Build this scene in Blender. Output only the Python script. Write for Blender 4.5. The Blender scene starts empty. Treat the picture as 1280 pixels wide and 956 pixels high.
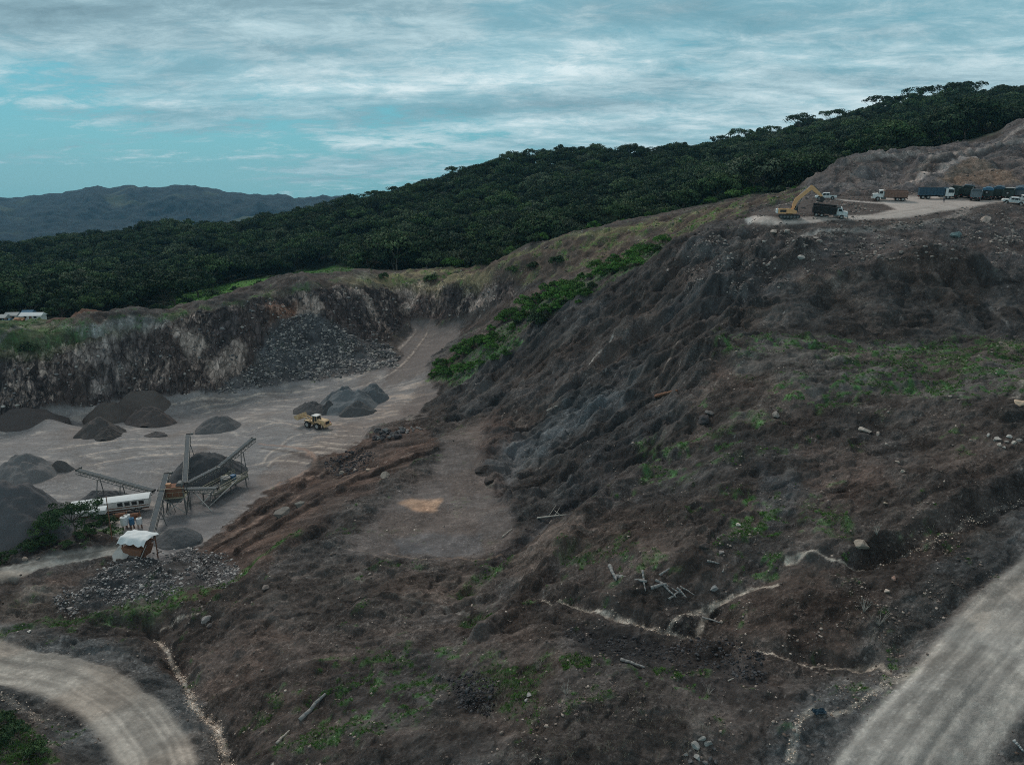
import bpy, bmesh, math, random
import numpy as np
from mathutils import Vector, Matrix, Euler
R = math.radians
rng = np.random.default_rng(7); random.seed(7)
sc = bpy.context.scene
COL = sc.collection

# ---------------------------------------------------------------- camera, sky, sun, exposure
F0 = 880.0; TH = math.atan2(238.0, 880.0); CZ = 60.0
cam_d = bpy.data.cameras.new('camera'); cam = bpy.data.objects.new('camera', cam_d); COL.objects.link(cam)
cam_d.sensor_width = 36.0; cam_d.lens = 36.0*F0/1280.0; cam_d.clip_start = 0.5; cam_d.clip_end = 20000
cam.location = (0, 0, CZ); cam.rotation_euler = (R(90)-TH, 0, 0)
sc.camera = cam

SUN_EL, SUN_AZ = R(42), R(-28)          # azimuth from +Y towards +X
w = bpy.data.worlds.new('World'); sc.world = w; w.use_nodes = True
nt = w.node_tree; nt.nodes.clear()
def N(t, **k):
    n = nt.nodes.new(t)
    for a, b in k.items(): setattr(n, a, b)
    return n
L = lambda a, b: nt.links.new(a, b)
def math_(op, a, b=None, c=None, clamp=False):
    n = N('ShaderNodeMath', operation=op); n.use_clamp = clamp
    for i, v in enumerate((a, b, c)):
        if v is None: continue
        if hasattr(v, 'links'): L(v, n.inputs[i])
        else: n.inputs[i].default_value = v
    return n.outputs[0]
def ramp_(v, stops, interp='LINEAR'):
    n = N('ShaderNodeValToRGB'); n.color_ramp.interpolation = interp
    while len(n.color_ramp.elements) < len(stops): n.color_ramp.elements.new(0.5)
    for e, (p, c) in zip(n.color_ramp.elements, stops):
        e.position = p; e.color = (c if hasattr(c, '__len__') else (c, c, c)) + (() if hasattr(c, '__len__') and len(c) == 4 else (1,))
    L(v, n.inputs[0]); return n.outputs[0]
def mix_(f, a, b, bt='MIX'):
    n = N('ShaderNodeMix', data_type='RGBA', blend_type=bt)
    for i, v in ((0, f), (6, a), (7, b)):
        if hasattr(v, 'links'): L(v, n.inputs[i])
        elif i == 0: n.inputs[i].default_value = v
        else: n.inputs[i].default_value = tuple(v) + ((1,) if len(v) == 3 else ())
    return n.outputs[2]
out = N('ShaderNodeOutputWorld'); bg = N('ShaderNodeBackground'); L(bg.outputs[0], out.inputs[0])
sky = N('ShaderNodeTexSky', sky_type='NISHITA'); sky.sun_disc = False
sky.sun_elevation = SUN_EL; sky.sun_rotation = SUN_AZ; sky.air_density = 1.3; sky.dust_density = 0.6; sky.ozone_density = 4.0
tc = N('ShaderNodeTexCoord'); sep = N('ShaderNodeSeparateXYZ'); L(tc.outputs['Generated'], sep.inputs[0])
zc = math_('MAXIMUM', sep.outputs[2], 0.0)
den = math_('ADD', zc, 0.17)
cx = math_('DIVIDE', sep.outputs[0], den); cy = math_('DIVIDE', sep.outputs[1], den)
cmb = N('ShaderNodeCombineXYZ'); L(cx, cmb.inputs[0]); L(cy, cmb.inputs[1])
def cloud_noise(scale, loc, rot, detail, rough, dist, stretch=(1, 1, 1)):
    m = N('ShaderNodeMapping'); L(cmb.outputs[0], m.inputs[0])
    m.inputs['Location'].default_value = loc; m.inputs['Rotation'].default_value = (0, 0, rot); m.inputs['Scale'].default_value = stretch
    n = N('ShaderNodeTexNoise'); L(m.outputs[0], n.inputs[0])
    n.inputs['Scale'].default_value = scale; n.inputs['Detail'].default_value = detail
    n.inputs['Roughness'].default_value = rough; n.inputs['Distortion'].default_value = dist
    return n.outputs[0]
n1 = cloud_noise(0.85, (3.1, 1.7, 0), R(14), 10, 0.62, 0.35, (0.75, 1.1, 1))
n2 = cloud_noise(4.6, (7.3, 2.2, 0), R(24), 10, 0.72, 0.35, (0.8, 1.15, 1))
n3 = cloud_noise(0.9, (4.2, 9.1, 0), R(-20), 8, 0.58, 0.5, (0.5, 1.6, 1))
cov = math_('ADD', math_('ADD', math_('MULTIPLY', n1, 0.55), math_('MULTIPLY', n2, 0.45)), 0.062)
# the cloud deck thins out towards the horizon on the left
opn = math_('MULTIPLY', math_('MULTIPLY', math_('SUBTRACT', 0.17, sep.outputs[2]), 0.75), math_('SUBTRACT', 0.45, sep.outputs[0]))
cov = math_('SUBTRACT', cov, math_('MULTIPLY', math_('MAXIMUM', opn, -0.06), 2.0))
cmask = ramp_(cov, [(0.38, 0.0), (0.49, 0.70), (0.60, 1.0)], 'EASE')
shade = math_('ADD', math_('MULTIPLY', n2, 0.38), math_('MULTIPLY', n3, 0.62))
ccol = ramp_(shade, [(0.32, (1.7, 2.9, 3.5)), (0.44, (3.0, 4.7, 5.4)), (0.53, (5.0, 6.9, 7.5)), (0.63, (8.0, 9.4, 9.7))])
skyb = N('ShaderNodeHueSaturation'); skyb.inputs['Saturation'].default_value = 0.75; L(sky.outputs[0], skyb.inputs['Color'])
skyc = mix_(0.78, skyb.outputs[0], (0.35, 4.5, 5.7))
allc = mix_(cmask, skyc, ccol)
# the unseen deck overhead is set grey so it lights the ground neutrally
allc = mix_(ramp_(sep.outputs[2], [(0.32, 0.0), (0.55, 1.0)]), allc, (3.6, 3.95, 4.05))
L(allc, bg.inputs[0]); bg.inputs[1].default_value = 0.094

sun_d = bpy.data.lights.new('sun', 'SUN'); sun_d.energy = 1.5; sun_d.angle = R(12); sun_d.color = (1.0, 0.93, 0.84)
sun = bpy.data.objects.new('sun', sun_d); COL.objects.link(sun)
dv = Vector((math.sin(SUN_AZ)*math.cos(SUN_EL), math.cos(SUN_AZ)*math.cos(SUN_EL), math.sin(SUN_EL)))
sun.rotation_euler = dv.to_track_quat('Z', 'Y').to_euler(); sun.location = (0, 0, 200)
sc.view_settings.view_transform = 'Standard'; sc.view_settings.look = 'None'
sc.view_settings.exposure = 0.0; sc.view_settings.gamma = 1.0
sc.cycles.use_denoising = False; sc.cycles.filter_width = 1.0
sc.cycles.sample_clamp_indirect = 2.0; sc.cycles.sample_clamp_direct = 6.0; sc.cycles.max_bounces = 6; sc.cycles.diffuse_bounces = 3; sc.cycles.volume_bounces = 1; sc.cycles.transparent_max_bounces = 6

# ---------------------------------------------------------------- photograph <-> world (survey of where things stand)
CT, ST = math.cos(TH), math.sin(TH)
def ray(px, py):
    a = (px-640.0)/F0; b = (478.0-py)/F0
    dy = CT+b*ST; return a/dy, (b*CT-ST)/dy          # x/Y, (z-CZ)/Y
def PY(px, py, Y):
    u, e = ray(px, py); return (u*Y, Y, CZ+e*Y)
def PZ(px, py, z):
    u, e = ray(px, py); Y = (z-CZ)/e; return (u*Y, Y, z)
def to_px(x, y, z):
    zc_ = (z-CZ)
    fwd = y*CT - zc_*ST; up = y*ST + zc_*CT
    return 640+F0*x/fwd, 478-F0*up/fwd

# ---------------------------------------------------------------- noise
_perm = rng.permutation(4096)
_gr = rng.uniform(0, 2*np.pi, 4096); _gx = np.cos(_gr).astype(np.float32); _gy = np.sin(_gr).astype(np.float32)
def perlin(x, y, seed=0):
    x = np.asarray(x, np.float32)+seed*37.17; y = np.asarray(y, np.float32)+seed*17.31
    xi = np.floor(x).astype(np.int32); yi = np.floor(y).astype(np.int32)
    xf = x-xi; yf = y-yi
    sx = xf*xf*xf*(xf*(xf*6-15)+10); sy = yf*yf*yf*(yf*(yf*6-15)+10)
    def g(ix, iy, dx, dy):
        h = _perm[(_perm[ix & 4095]+iy) & 4095]
        return _gx[h]*dx+_gy[h]*dy
    a = g(xi, yi, xf, yf); b = g(xi+1, yi, xf-1, yf); c = g(xi, yi+1, xf, yf-1); d = g(xi+1, yi+1, xf-1, yf-1)
    u = a+sx*(b-a); v = c+sx*(d-c)
    return (u+sy*(v-u))*1.5
def fbm(x, y, octv=4, seed=0, gain=0.5):
    s = 0; a = 1.0; t = 0
    for k in range(octv):
        s = s+a*perlin(x*2**k, y*2**k, seed+k*5); t += a; a *= gain
    return s/t
def ridged(x, y, octv=4, seed=0, gain=0.5):
    s = 0; a = 1.0; t = 0
    for k in range(octv):
        s = s+a*(1-2*np.abs(perlin(x*2**k, y*2**k, seed+k*5))); t += a; a *= gain
    return s/t
def sstep(a, b, v):
    t = np.clip((v-a)/(b-a), 0, 1); return t*t*(3-2*t)

# ---------------------------------------------------------------- terrain control: (px, py, 'z', height) or (px, py, 'y', distance)
CP = []
def fz(*pts):
    for (a, b, z) in pts: CP.append(PZ(a, b, z))
def fy(*pts, dz=0):
    for (a, b, Y) in pts:
        p = PY(a, b, Y); CP.append((p[0], p[1], p[2]+dz))
def line(pts, n=4, dz=0):
    for (p, q) in zip(pts[:-1], pts[1:]):
        for k in range(n):
            t = k/n; CP.append(tuple(np.array(PY(*[p[i]+(q[i]-p[i])*t for i in range(3)]))+np.array([0, 0, dz])))
    p = PY(*pts[-1]); CP.append((p[0], p[1], p[2]+dz))
# quarry floor
fz((0,520,6),(0,560,6),(0,600,6),(0,640,6.3),(60,560,6),(150,540,6),(60,520,6),(130,503,6),(190,495,6),(250,489,6),(250,560,6),(320,520,6),(320,483,6),(400,478,6),(400,530,6),
   (470,472,7),(500,500,7),(460,530,6.3),(330,570,6),(250,610,6),(220,660,6.3),(60,640,6.3),(140,600,6),(140,650,6.5),(-150,560,6),(-150,640,6.5),(-300,600,7),(-150,520,6),(380,560,6.3),(520,480,8.5),(500,455,8.5))
# hopper road and the ground before it
fz((0,690,8.5),(0,715,9.8),(60,702,9.8),(150,690,9.4),(-150,730,10),(60,745,8.3),(0,770,8.3),(110,770,8.3),(110,735,8.6),(200,730,9.2),(250,715,8.6),(170,760,8.6),(-150,790,8.5))
# bend road and stream
fz((0,800,8.8),(0,850,8.8),(100,830,8.8),(170,800,8.4),(200,880,9),(230,950,9.4),(100,900,9),(120,950,9.4),(0,900,9.4),(0,950,11),(60,930,9.6),(-150,840,9),(-150,940,11),(190,786,7.4),(232,845,7.6),(262,900,7.9),(292,952,8.2),(300,860,9.6),(250,820,9.2),(320,1040,9),(100,1040,11),(200,1040,10.5))
# scar edge of the middle flat, top and foot
fz((548,553,13.2),(520,578,13),(490,595,12.6),(430,630,12.2),(390,662,12),(335,715,11.4),(275,760,10.2))
fz((520,532,8.2),(460,552,7),(420,592,7.2),(340,628,6.7),(270,668,6.8),(230,700,7.8),(290,720,9))
fz((600,540,14),(600,580,13.6),(530,630,13),(620,640,14),(450,680,12.4),(560,700,13),(620,700,14),(400,740,12),(330,770,11),(500,760,13),(560,770,13.5),(400,830,13),(330,880,11.3),(330,950,12),(450,900,14.5),(450,950,15),(560,850,16),(560,950,18),(600,790,15),(450,1050,14),(640,1050,18),(850,1050,18))
# ridge and gully in the centre
fz((680,750,17.8),(640,800,18.3),(700,850,20),(700,950,21),(620,740,14.5),(640,690,14.6),(690,640,16.2),(760,590,19),(670,715,17.2),(710,660,19.3),(780,610,22.3),(830,570,25))
fz((760,770,19),(870,795,20),(1000,825,21.5),(1090,830,22),(900,745,22),(990,698,25.3),(1070,705,25.6),(1180,668,27.3),(1280,625,28.6),(800,730,21.5),(740,700,19.8),(860,690,24),(830,650,23.6),(900,620,26),(950,560,28.2),(880,530,28.6),(850,600,24.4),(800,830,20.5))
fz((1000,520,30.5),(1100,500,32.8),(1100,560,29.8),(1000,600,27.5),(1000,650,26.3),(1100,650,27.6),(1200,560,31.5),(1280,560,33),(1280,500,35),(1200,480,34.5),(1280,430,36),(1100,430,34.6),(1000,430,34.8),(1180,610,29.8),(1280,590,31),(1100,470,34.2),(1000,475,33.6),(1400,500,36),(1400,600,31),(1400,430,38))
fz((1100,740,25.2),(1000,760,23.5),(1180,705,26.8),(1280,665,28.4),(1100,790,23.6),(1125,956,22),(1200,860,24),(1280,772,26),(1400,660,29),(1280,890,23.6),(1280,950,22.2),(1000,880,21.5),(980,950,20.5),(880,920,20.5),(880,860,20.6),(1040,860,21.6),(1400,900,25),(1280,1040,20),(1050,1040,19.5),(1200,790,25),(1140,830,23.2))
# big scar face
line([(890,285,172),(830,312,174),(780,340,175),(730,370,178),(660,412,180),(600,455,178),(560,490,174)])
fy((700,450,152),(700,500,136),(640,480,160),(640,520,142),(700,550,120),(760,400,158),(800,480,127),(760,520,120),(850,370,152),(800,430,145),(900,400,139),(865,440,117),(840,470,118),(800,560,102),(740,580,104),(700,620,97),(880,350,150),(640,600,112),(660,570,118),(900,345,148),(940,360,143),(820,520,110),(880,500,104))
# behind the silhouette: shrub gully, inlet
fy((820,318,200),(740,345,212),(700,368,213),(650,385,213),(600,420,205),(560,452,196),(540,475,188),(860,292,215),(740,330,228),(620,347,242),(520,422,238),(540,400,248),(470,440,224),(500,395,252),(580,392,243),(620,375,238))
# quarry wall rim and foot
line([(-200,440,172),(0,432,176),(60,437,182),(110,420,188),(170,408,195),(240,390,204),(320,370,216),(400,357,232),(500,353,262),(560,353,262),(640,352,254)])
line([(-200,525,160),(0,517,169),(130,498,184),(250,485,192),(330,476,200),(400,462,207),(460,435,222),(500,402,248)])
fy((380,410,221),(430,395,235),(330,430,207))
# grassland behind the rim, valley
fy((0,418,190),(60,425,190),(50,412,200),(100,405,206),(180,400,212),(0,404,225),(60,402,235),(150,401,232),(240,389,218),(330,370,226),(420,356,244),(-200,420,200),(-200,405,240))
fy((300,353,370),(430,338,400),(225,371,345),(360,345,375),(380,351,320),(300,364,315),(260,374,290),(330,358,300),(240,384,255),(130,399,275))
fy((100,352,420),(-200,365,420),(0,352,420),(200,345,430),(300,330,460), dz=-8)
# spoil ridge behind the shrubs
line([(560,343,252),(660,318,250),(700,301,246),(800,283,240),(860,272,236),(900,256,232),(950,246,226),(990,240,222)])
fy((650,308,272),(750,287,278),(850,262,282),(950,238,290),(560,335,280),(480,340,300))
# dark slope up to the excavator terrace
for px in (980,1030,1080,1130,1180,1240,1300,1400):
    fy((px,415,123),(px,400,128),(px,385,133),(px,368,138))
fy((1000,345,144),(1000,312,152),(1080,345,144),(1160,345,142),(1160,326,146),(1160,312,152),(1220,345,143),(1280,330,146),(1280,285,166),(1220,290,160),(1080,312,152),(960,330,150),(900,312,162),(930,284,171),(1000,292,160),(1100,292,160),(1200,270,170),(940,300,164),(1400,330,146),(1400,270,172))
fy((950,272,168),(1000,274,166),(1060,271,168),(1130,266,170),(1250,257,178),(1000,252,188),(1060,249,192),(1120,249,190),(1200,248,192),(1280,250,188),(1040,246,198),(1150,246,200),(1240,246,200),(1400,250,190),(1100,262,180),(1040,262,180))
# mounds behind the trucks
fy((1010,245,212),(1100,237,208),(1200,231,207),(1280,228,207),(1015,218,228),(1060,199,238),(1100,193,244),(1150,191,250),(1200,184,262),(1245,181,266),(1262,160,270),(1290,150,276),(1400,150,276),(1140,212,230),(1200,196,240),(1110,222,222),(1280,195,240),(1180,215,224),(1400,220,215))
# forest hill (canopy line minus the height of the trees)
fy((0,312,560),(100,300,580),(215,283,600),(300,281,610),(350,276,615),(400,262,620),(470,250,620),(560,223,610),(650,197,600),(740,190,600),(830,192,610),(900,180,620),(990,163,610),(1100,137,600),(1190,118,590),(1290,118,590),(1420,118,590),(-200,330,560), dz=-8.5)
fy((960,248,245),(985,244,246),(960,249,272),(985,245,276),(1003,243,292),(930,254,258),(1003,241,232),(900,260,262))
fy((600,330,300),(700,290,310),(800,272,310),(900,250,320),(960,236,330),(1000,222,330),(1100,186,330),(1200,176,330),(1290,148,340),(1420,140,340), dz=-8)
fy((500,300,420),(600,280,420),(700,250,430),(800,240,430),(900,225,430),(1000,200,430),(1100,170,430),(1200,150,440),(1290,140,440),(400,310,440),(400,275,520),(600,250,500),(800,215,510),(1000,182,510), dz=-8)
for px, z in ((-200,-30),(0,-20),(200,-5),(400,10),(650,60),(900,75),(1200,110),(1420,110)):
    u, _ = ray(px, 200); CP.append((u*850, 850, z))
for Y0, z0 in ((25, 6),(32, 8)):
    for px, dz in ((-200,2),(200,2),(600,8),(900,8),(1300,8)):
        u, _ = ray(px, 900); CP.append((u*Y0, Y0, z0+dz))
CP = np.array(CP)

U0, U1, NU = -1.40, 1.40, 1420
V0, V1, NV = math.log(21.0), math.log(900.0), 1500
cu = np.linspace(U0, U1, 490); cv = np.linspace(V0, V1, 490)
pu = CP[:, 0]/CP[:, 1]; pv = np.log(CP[:, 1]); pz = CP[:, 2]
def ker(r2): return np.sqrt(r2+0.0004)
A = ker((pu[:, None]-pu[None])**2+(pv[:, None]-pv[None])**2)
n_ = len(CP)
M = np.zeros((n_+3, n_+3)); M[:n_, :n_] = A-0.004*np.eye(n_)
Pm = np.stack([np.ones(n_), pu, pv], 1); M[:n_, n_:] = Pm; M[n_:, :n_] = Pm.T
wts = np.linalg.lstsq(M, np.concatenate([pz, [0, 0, 0]]), rcond=None)[0]
gu, gv = np.meshgrid(cu, cv, indexing='ij')
Zc = np.zeros(gu.shape)
for i in range(len(cu)):
    r2 = (gu[i][:, None]-pu)**2+(gv[i][:, None]-pv)**2
    Zc[i] = ker(r2)@wts[:n_]+wts[n_]+wts[n_+1]*gu[i]+wts[n_+2]*gv[i]
def base_z(x, y):
    x = np.asarray(x, float); y = np.maximum(np.asarray(y, float), 1.0)
    fu = np.clip((x/y-U0)/(U1-U0)*(len(cu)-1), 0, len(cu)-1.001); fv = np.clip((np.log(y)-V0)/(V1-V0)*(len(cv)-1), 0, len(cv)-1.001)
    i = fu.astype(int); j = fv.astype(int); a = fu-i; b = fv-j
    return (Zc[i, j]*(1-a)*(1-b)+Zc[i+1, j]*a*(1-b)+Zc[i, j+1]*(1-a)*b+Zc[i+1, j+1]*a*b)
def cast(px, py, zfun=base_z, ymin=30, ymax=900):
    """where the line of sight through a photograph pixel first meets the ground"""
    u, e = ray(px, py)
    Y = np.exp(np.linspace(math.log(ymin), math.log(ymax), 2200))
    d = zfun(u*Y, Y)-(CZ+e*Y)
    k = np.argmax(d > 0)
    if d[k] <= 0: return None
    if k == 0: yy = Y[0]
    else:
        t = -d[k-1]/(d[k]-d[k-1]); yy = Y[k-1]+(Y[k]-Y[k-1])*t
    return Vector((u*yy, yy, CZ+e*yy))
# ---------------------------------------------------------------- terrain surface
gu, gv = np.meshgrid(np.linspace(U0, U1, NU), np.linspace(V0, V1, NV), indexing='ij')
GY = np.exp(gv); GX = gu*GY
GB = base_z(GX, GY)
GPX, GPY = to_px(GX, GY, GB)
WX = perlin(GX/9, GY/9, 3)+0.6*perlin(GX/3, GY/3, 4)+0.35*perlin(GX/1.0, GY/1.0, 6)
WY = perlin(GX/9, GY/9, 13)+0.6*perlin(GX/3, GY/3, 14)+0.35*perlin(GX/1.0, GY/1.0, 16)
def pathpts(pts, zf=base_z, ymin=30):
    return [cast(p[0], p[1], zf, ymin) if len(p) == 2 else Vector(PY(*p)) for p in pts]
def seg_dist(P, X, Y):
    """distance to a polyline, signed by side, and arc length"""
    best = np.full(X.shape, 1e9); side = np.zeros(X.shape); arc = np.zeros(X.shape); s0 = 0.0
    for p, q in zip(P[:-1], P[1:]):
        ex, ey = q[0]-p[0], q[1]-p[1]; l2 = max(ex*ex+ey*ey, 1e-9); l = math.sqrt(l2)
        t = np.clip(((X-p[0])*ex+(Y-p[1])*ey)/l2, 0, 1)
        dx, dy = X-p[0]-t*ex, Y-p[1]-t*ey
        d = np.hypot(dx, dy); m = d < best
        best = np.where(m, d, best); side = np.where(m, np.sign(ex*dy-ey*dx), side); arc = np.where(m, s0+t*l, arc); s0 += l
    return best, side, arc
def smooth_path(P, n=8):
    P = [Vector(p) for p in P]; out = []
    for i in range(len(P)-1):
        a = P[max(i-1, 0)]; b = P[i]; c = P[i+1]; d = P[min(i+2, len(P)-1)]
        for k in range(n):
            t = k/n; out.append(0.5*((2*b)+(c-a)*t+(2*a-5*b+4*c-d)*t*t+(3*b-a-3*c+d)*t**3))
    out.append(P[-1]); return out
def near(P, rad):
    xs = [p[0] for p in P]; ys = [p[1] for p in P]
    m = (GX > min(xs)-rad) & (GX < max(xs)+rad) & (GY > min(ys)-rad) & (GY < max(ys)+rad)
    return np.nonzero(m)
def stroke(pts, width, soft=0.5, warp=0.4, ymin=30):
    """soft mask round a polyline, widths in metres; a list of widths tapers"""
    P = smooth_path(pathpts(pts, ymin=ymin), 5); W = width if hasattr(width, '__len__') else [width, width]
    ix = near(P, max(W)*2+3); X = GX[ix]; Y = GY[ix]
    d, sd, s = seg_dist(P, X+WX[ix]*warp, Y+WY[ix]*warp)
    w_ = np.interp(s/max(s.max(), 1e-6), np.linspace(0, 1, len(W)), W)
    out = np.zeros(GX.shape); out[ix] = 1-sstep(w_*(1-soft), w_*(1+soft), d); return out
def zone(poly, y0=0, y1=1e9, soft=5, warp=6):
    P = np.array(poly, float)
    qx = GPX+WX*warp; qy = GPY+WY*warp*0.7
    m = (qx > P[:, 0].min()-soft*2) & (qx < P[:, 0].max()+soft*2) & (qy > P[:, 1].min()-soft*2) & (qy < P[:, 1].max()+soft*2) & (GY > y0) & (GY < y1)
    ix = np.nonzero(m); x = qx[ix]; y = qy[ix]
    best = np.full(x.shape, 1e9); ins = np.zeros(x.shape, bool)
    for i in range(len(P)):
        ax, ay = P[i]; bx_, by_ = P[(i+1) % len(P)]
        ex, ey = bx_-ax, by_-ay
        t = np.clip(((x-ax)*ex+(y-ay)*ey)/(ex*ex+ey*ey+1e-9), 0, 1)
        best = np.minimum(best, np.hypot(x-ax-t*ex, y-ay-t*ey))
        if ay != by_:
            c = ((ay > y) != (by_ > y)) & (x < (bx_-ax)*(y-ay)/(by_-ay)+ax); ins ^= c
    sd = np.where(ins, best, -best)
    out = np.zeros(GX.shape); out[ix] = sstep(-soft, soft, sd); return out

# flow-aligned streaks: noise smeared along the fall line, as rain has cut it
DU = cu[1]-cu[0]
def flow(x, y):
    h = 0.8
    gx = base_z(x+h, y)-base_z(x-h, y); gy = base_z(x, y+h)-base_z(x, y-h)
    n = np.hypot(gx, gy)+1e-3
    return -gx/n, -gy/n
act = np.nonzero((GY < 300) & (np.abs(gu) < 1.1)); AX, AY = GX[act], GY[act]
fxA = np.zeros(GX.shape); fyA = np.zeros(GX.shape)
_fx, _fy = flow(GX, GY)
def gl(F, x, y):
    a = (x/y-U0)/(U1-U0)*(NU-1); b = (np.log(y)-V0)/(V1-V0)*(NV-1)
    return F[np.clip(a.astype(int), 0, NU-1), np.clip(b.astype(int), 0, NV-1)]
def lic(wl, step, K, seed):
    acc = perlin(AX/wl, AY/wl, seed); cnt = 1
    for sgn in (1, -1):
        x, y = AX.copy(), AY.copy()
        for k in range(K):
            x = x+sgn*step*gl(_fx, x, y); y = y+sgn*step*gl(_fy, x, y)
            acc = acc+perlin(x/wl, y/wl, seed)*(1-k/K*0.6); cnt += 1
    out = np.zeros(GX.shape, np.float32); out[act] = acc/cnt**0.62; return out
S1 = lic(3.8, 1.6, 5, 21)      # broad rills
S2 = lic(1.1, 0.7, 7, 33)      # fine rills
n_b = fbm(GX/22, GY/22, 4, 41); n_m = fbm(GX/5, GY/5, 4, 42); n_f = fbm(GX/1.1, GY/1.1, 3, 43); n_ff = fbm(GX/0.35, GY/0.35, 2, 44)

# zones (outlines surveyed from the photograph)
FLOOR = zone([(-400,505),(0,513),(130,500),(190,493),(250,488),(330,481),(400,475),(470,463),(497,448),(500,425),(515,404),(570,404),(575,418),(548,440),(530,470),(545,490),(530,515),(470,535),(450,552),(400,572),(345,612),(300,645),(240,690),(205,700),(180,690),(100,655),(0,665),(-400,665)], 90, 270, 3, 9)
WALL = zone([(-400,434),(0,436),(60,441),(110,424),(170,412),(240,394),(320,374),(400,360),(500,356),(640,355),(642,372),(600,390),(560,398),(512,402),(490,420),(455,435),(478,462),(400,472),(330,483),(250,488),(130,503),(0,518),(-400,520)], 150, 275, 3, 3)
TALUS = zone([(345,400),(400,393),(450,425),(490,436),(495,458),(400,472),(330,484),(270,488),(320,455)], 150, 275, 5, 5)
SCAR = zone([(895,283),(830,310),(780,340),(730,370),(660,410),(600,455),(548,500),(560,530),(610,525),(600,580),(640,650),(690,645),(760,600),(850,570),(870,500),(895,445),(945,395),(1010,310)], 80, 186, 8, 8)
LIP = zone([(550,553),(490,597),(390,664),(335,716),(240,765),(205,748),(230,702),(300,648),(345,615),(400,575),(450,553),(520,530)], 70, 200, 4, 10)
DARK = zone([(900,405),(960,372),(1000,350),(1040,350),(1090,345),(1160,318),(1280,345),(1500,350),(1500,432),(1000,436),(910,428)] , 112, 180, 8, 6)
GRAV = zone([(880,290),(960,283),(1010,290),(1280,262),(1500,260),(1500,335),(1180,325),(1080,340),(990,350),(940,375),(860,372),(830,340)], 100, 200, 8, 8)
SHELF = zone([(890,430),(1000,425),(1500,428),(1500,495),(1200,500),(1100,498),(1000,495),(930,480)], 80, 140, 7, 8)
MOUND = zone([(1000,250),(1010,205),(1060,190),(1150,185),(1250,175),(1260,145),(1500,140),(1500,240),(1200,242),(1100,246)], 198, 290, 4, 3)
MID = zone([(610,520),(660,545),(645,610),(632,690),(570,705),(480,700),(430,690),(470,640),(540,590),(552,555)], 80, 150, 10, 8)
BROWNR = zone([(960,720),(1100,690),(1280,640),(1500,600),(1500,700),(1280,725),(1120,810),(1000,815),(880,780)], 40, 90, 10, 8)
BENCH = zone([(935,262),(1030,240),(1280,240),(1500,240),(1500,262),(1280,258),(1200,270),(1130,285),(1000,298),(940,280)], 150, 215, 3, 3)
PLATEAU = zone([(1090,246),(1160,244),(1500,242),(1500,254),(1250,253),(1195,262),(1130,272),(1060,275),(1120,262)], 160, 212, 2, 2)
SPOIL = zone([(430,352),(560,333),(660,314),(700,298),(860,268),(960,244),(1010,238),(960,275),(880,292),(800,320),(740,345),(640,356),(500,356)], 196, 292, 4, 3)

# height detail
dz = np.zeros(GX.shape)
far = sstep(240, 330, GY)
Wn = np.clip(WALL-0.0, 0, 1)*(1-0.75*TALUS)
q = GX*0.55+GY*0.35
rk = ridged(GX/9+0.3*n_m, GB/5+GY/14, 4, 51)
rk2 = ridged((GX+GB*0.6)/3.1, (GB*1.3-GX*0.25)/2.3, 4, 52)
stp = np.round(3.2*fbm(GX/6.5, GY/6.5, 3, 151))/3.2+0.4*np.round(3*fbm((GX+GY)/2.4, (GX-GY)/2.0, 2, 153))/3
dz += Wn*(0.9*rk+0.6*rk2-0.5+0.4*n_m+2.2*stp)
big_r = ridged(GX/15+0.4*n_b, GY/11+0.3*n_m, 5, 55, 0.6); lump = ridged(GX/4.2+0.3*n_m, GY/3.6, 4, 57)
RS = np.clip(1-2.4*np.abs(S1), -1, 1); RS2 = np.clip(1-2.4*np.abs(S2), -1, 1)
dz += SCAR*(0.55*S1+0.75*RS+0.07*RS2+0.5*n_m+1.9*(big_r-0.4)+0.35*(lump-0.3)+0.16*ridged(GX/1.3, GY/1.2, 3, 59))
dz += (DARK*0.8+GRAV*0.7+MOUND*1.1+SPOIL*1.2)*(big_r-0.4)+(DARK*0.35+GRAV*0.35+MOUND*0.5+SPOIL*0.5)*(lump-0.3)+(DARK*0.3+LIP*0.35+SPOIL*0.3+MOUND*0.4)*RS
dz += LIP*(0.55*S1+0.22*S2)
dz += DARK*(0.35*S1+0.16*S2+0.35*n_m)
dz += GRAV*(0.25*S1+0.30*n_m+0.10*n_f)
dz += MOUND*(0.7*S1+0.8*n_m)+1.6*stroke([(1150,212,230),(1200,203,242),(1250,201,252),(1300,203,252)], 2.2, 0.5, 0.8)+1.5*stroke([(1050,210,230),(1100,205,238),(1150,204,242)], 2.0, 0.5, 0.8)
dz += SPOIL*(0.5*S1+0.7*n_m)
rest = np.clip(1-FLOOR-Wn-SCAR-LIP-DARK-GRAV-MOUND-SPOIL-BENCH, 0, 1)*(1-far)
dz += rest*(0.38*n_m+0.22*S1+0.09*S2+0.10*n_f+0.04*n_ff+0.8*(big_r-0.45)*sstep(45, 70, GY)+0.42*(lump-0.35)+0.17*ridged(GX/1.4, GY/1.3, 3, 58)+0.12*RS)*(1-0.75*MID)
dz += FLOOR*(0.10*n_m+0.03*n_f)
dz += far*(1.5*n_b)
dz += (1-far)*(1-FLOOR)*0.02*n_ff
def steps(f, n):
    t = f*n; fl = np.floor(t); return (fl+sstep(0.36, 0.64, t-fl))/n
st1 = steps(fbm(GX/17+0.25*n_m, GY/12, 3, 161), 3.6); st2 = steps(fbm(GX/7+0.2*n_m, GY/5.5, 3, 163), 3.0)
relief = np.clip(rest*(1-MID)*(1-far), 0, 1)
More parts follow.
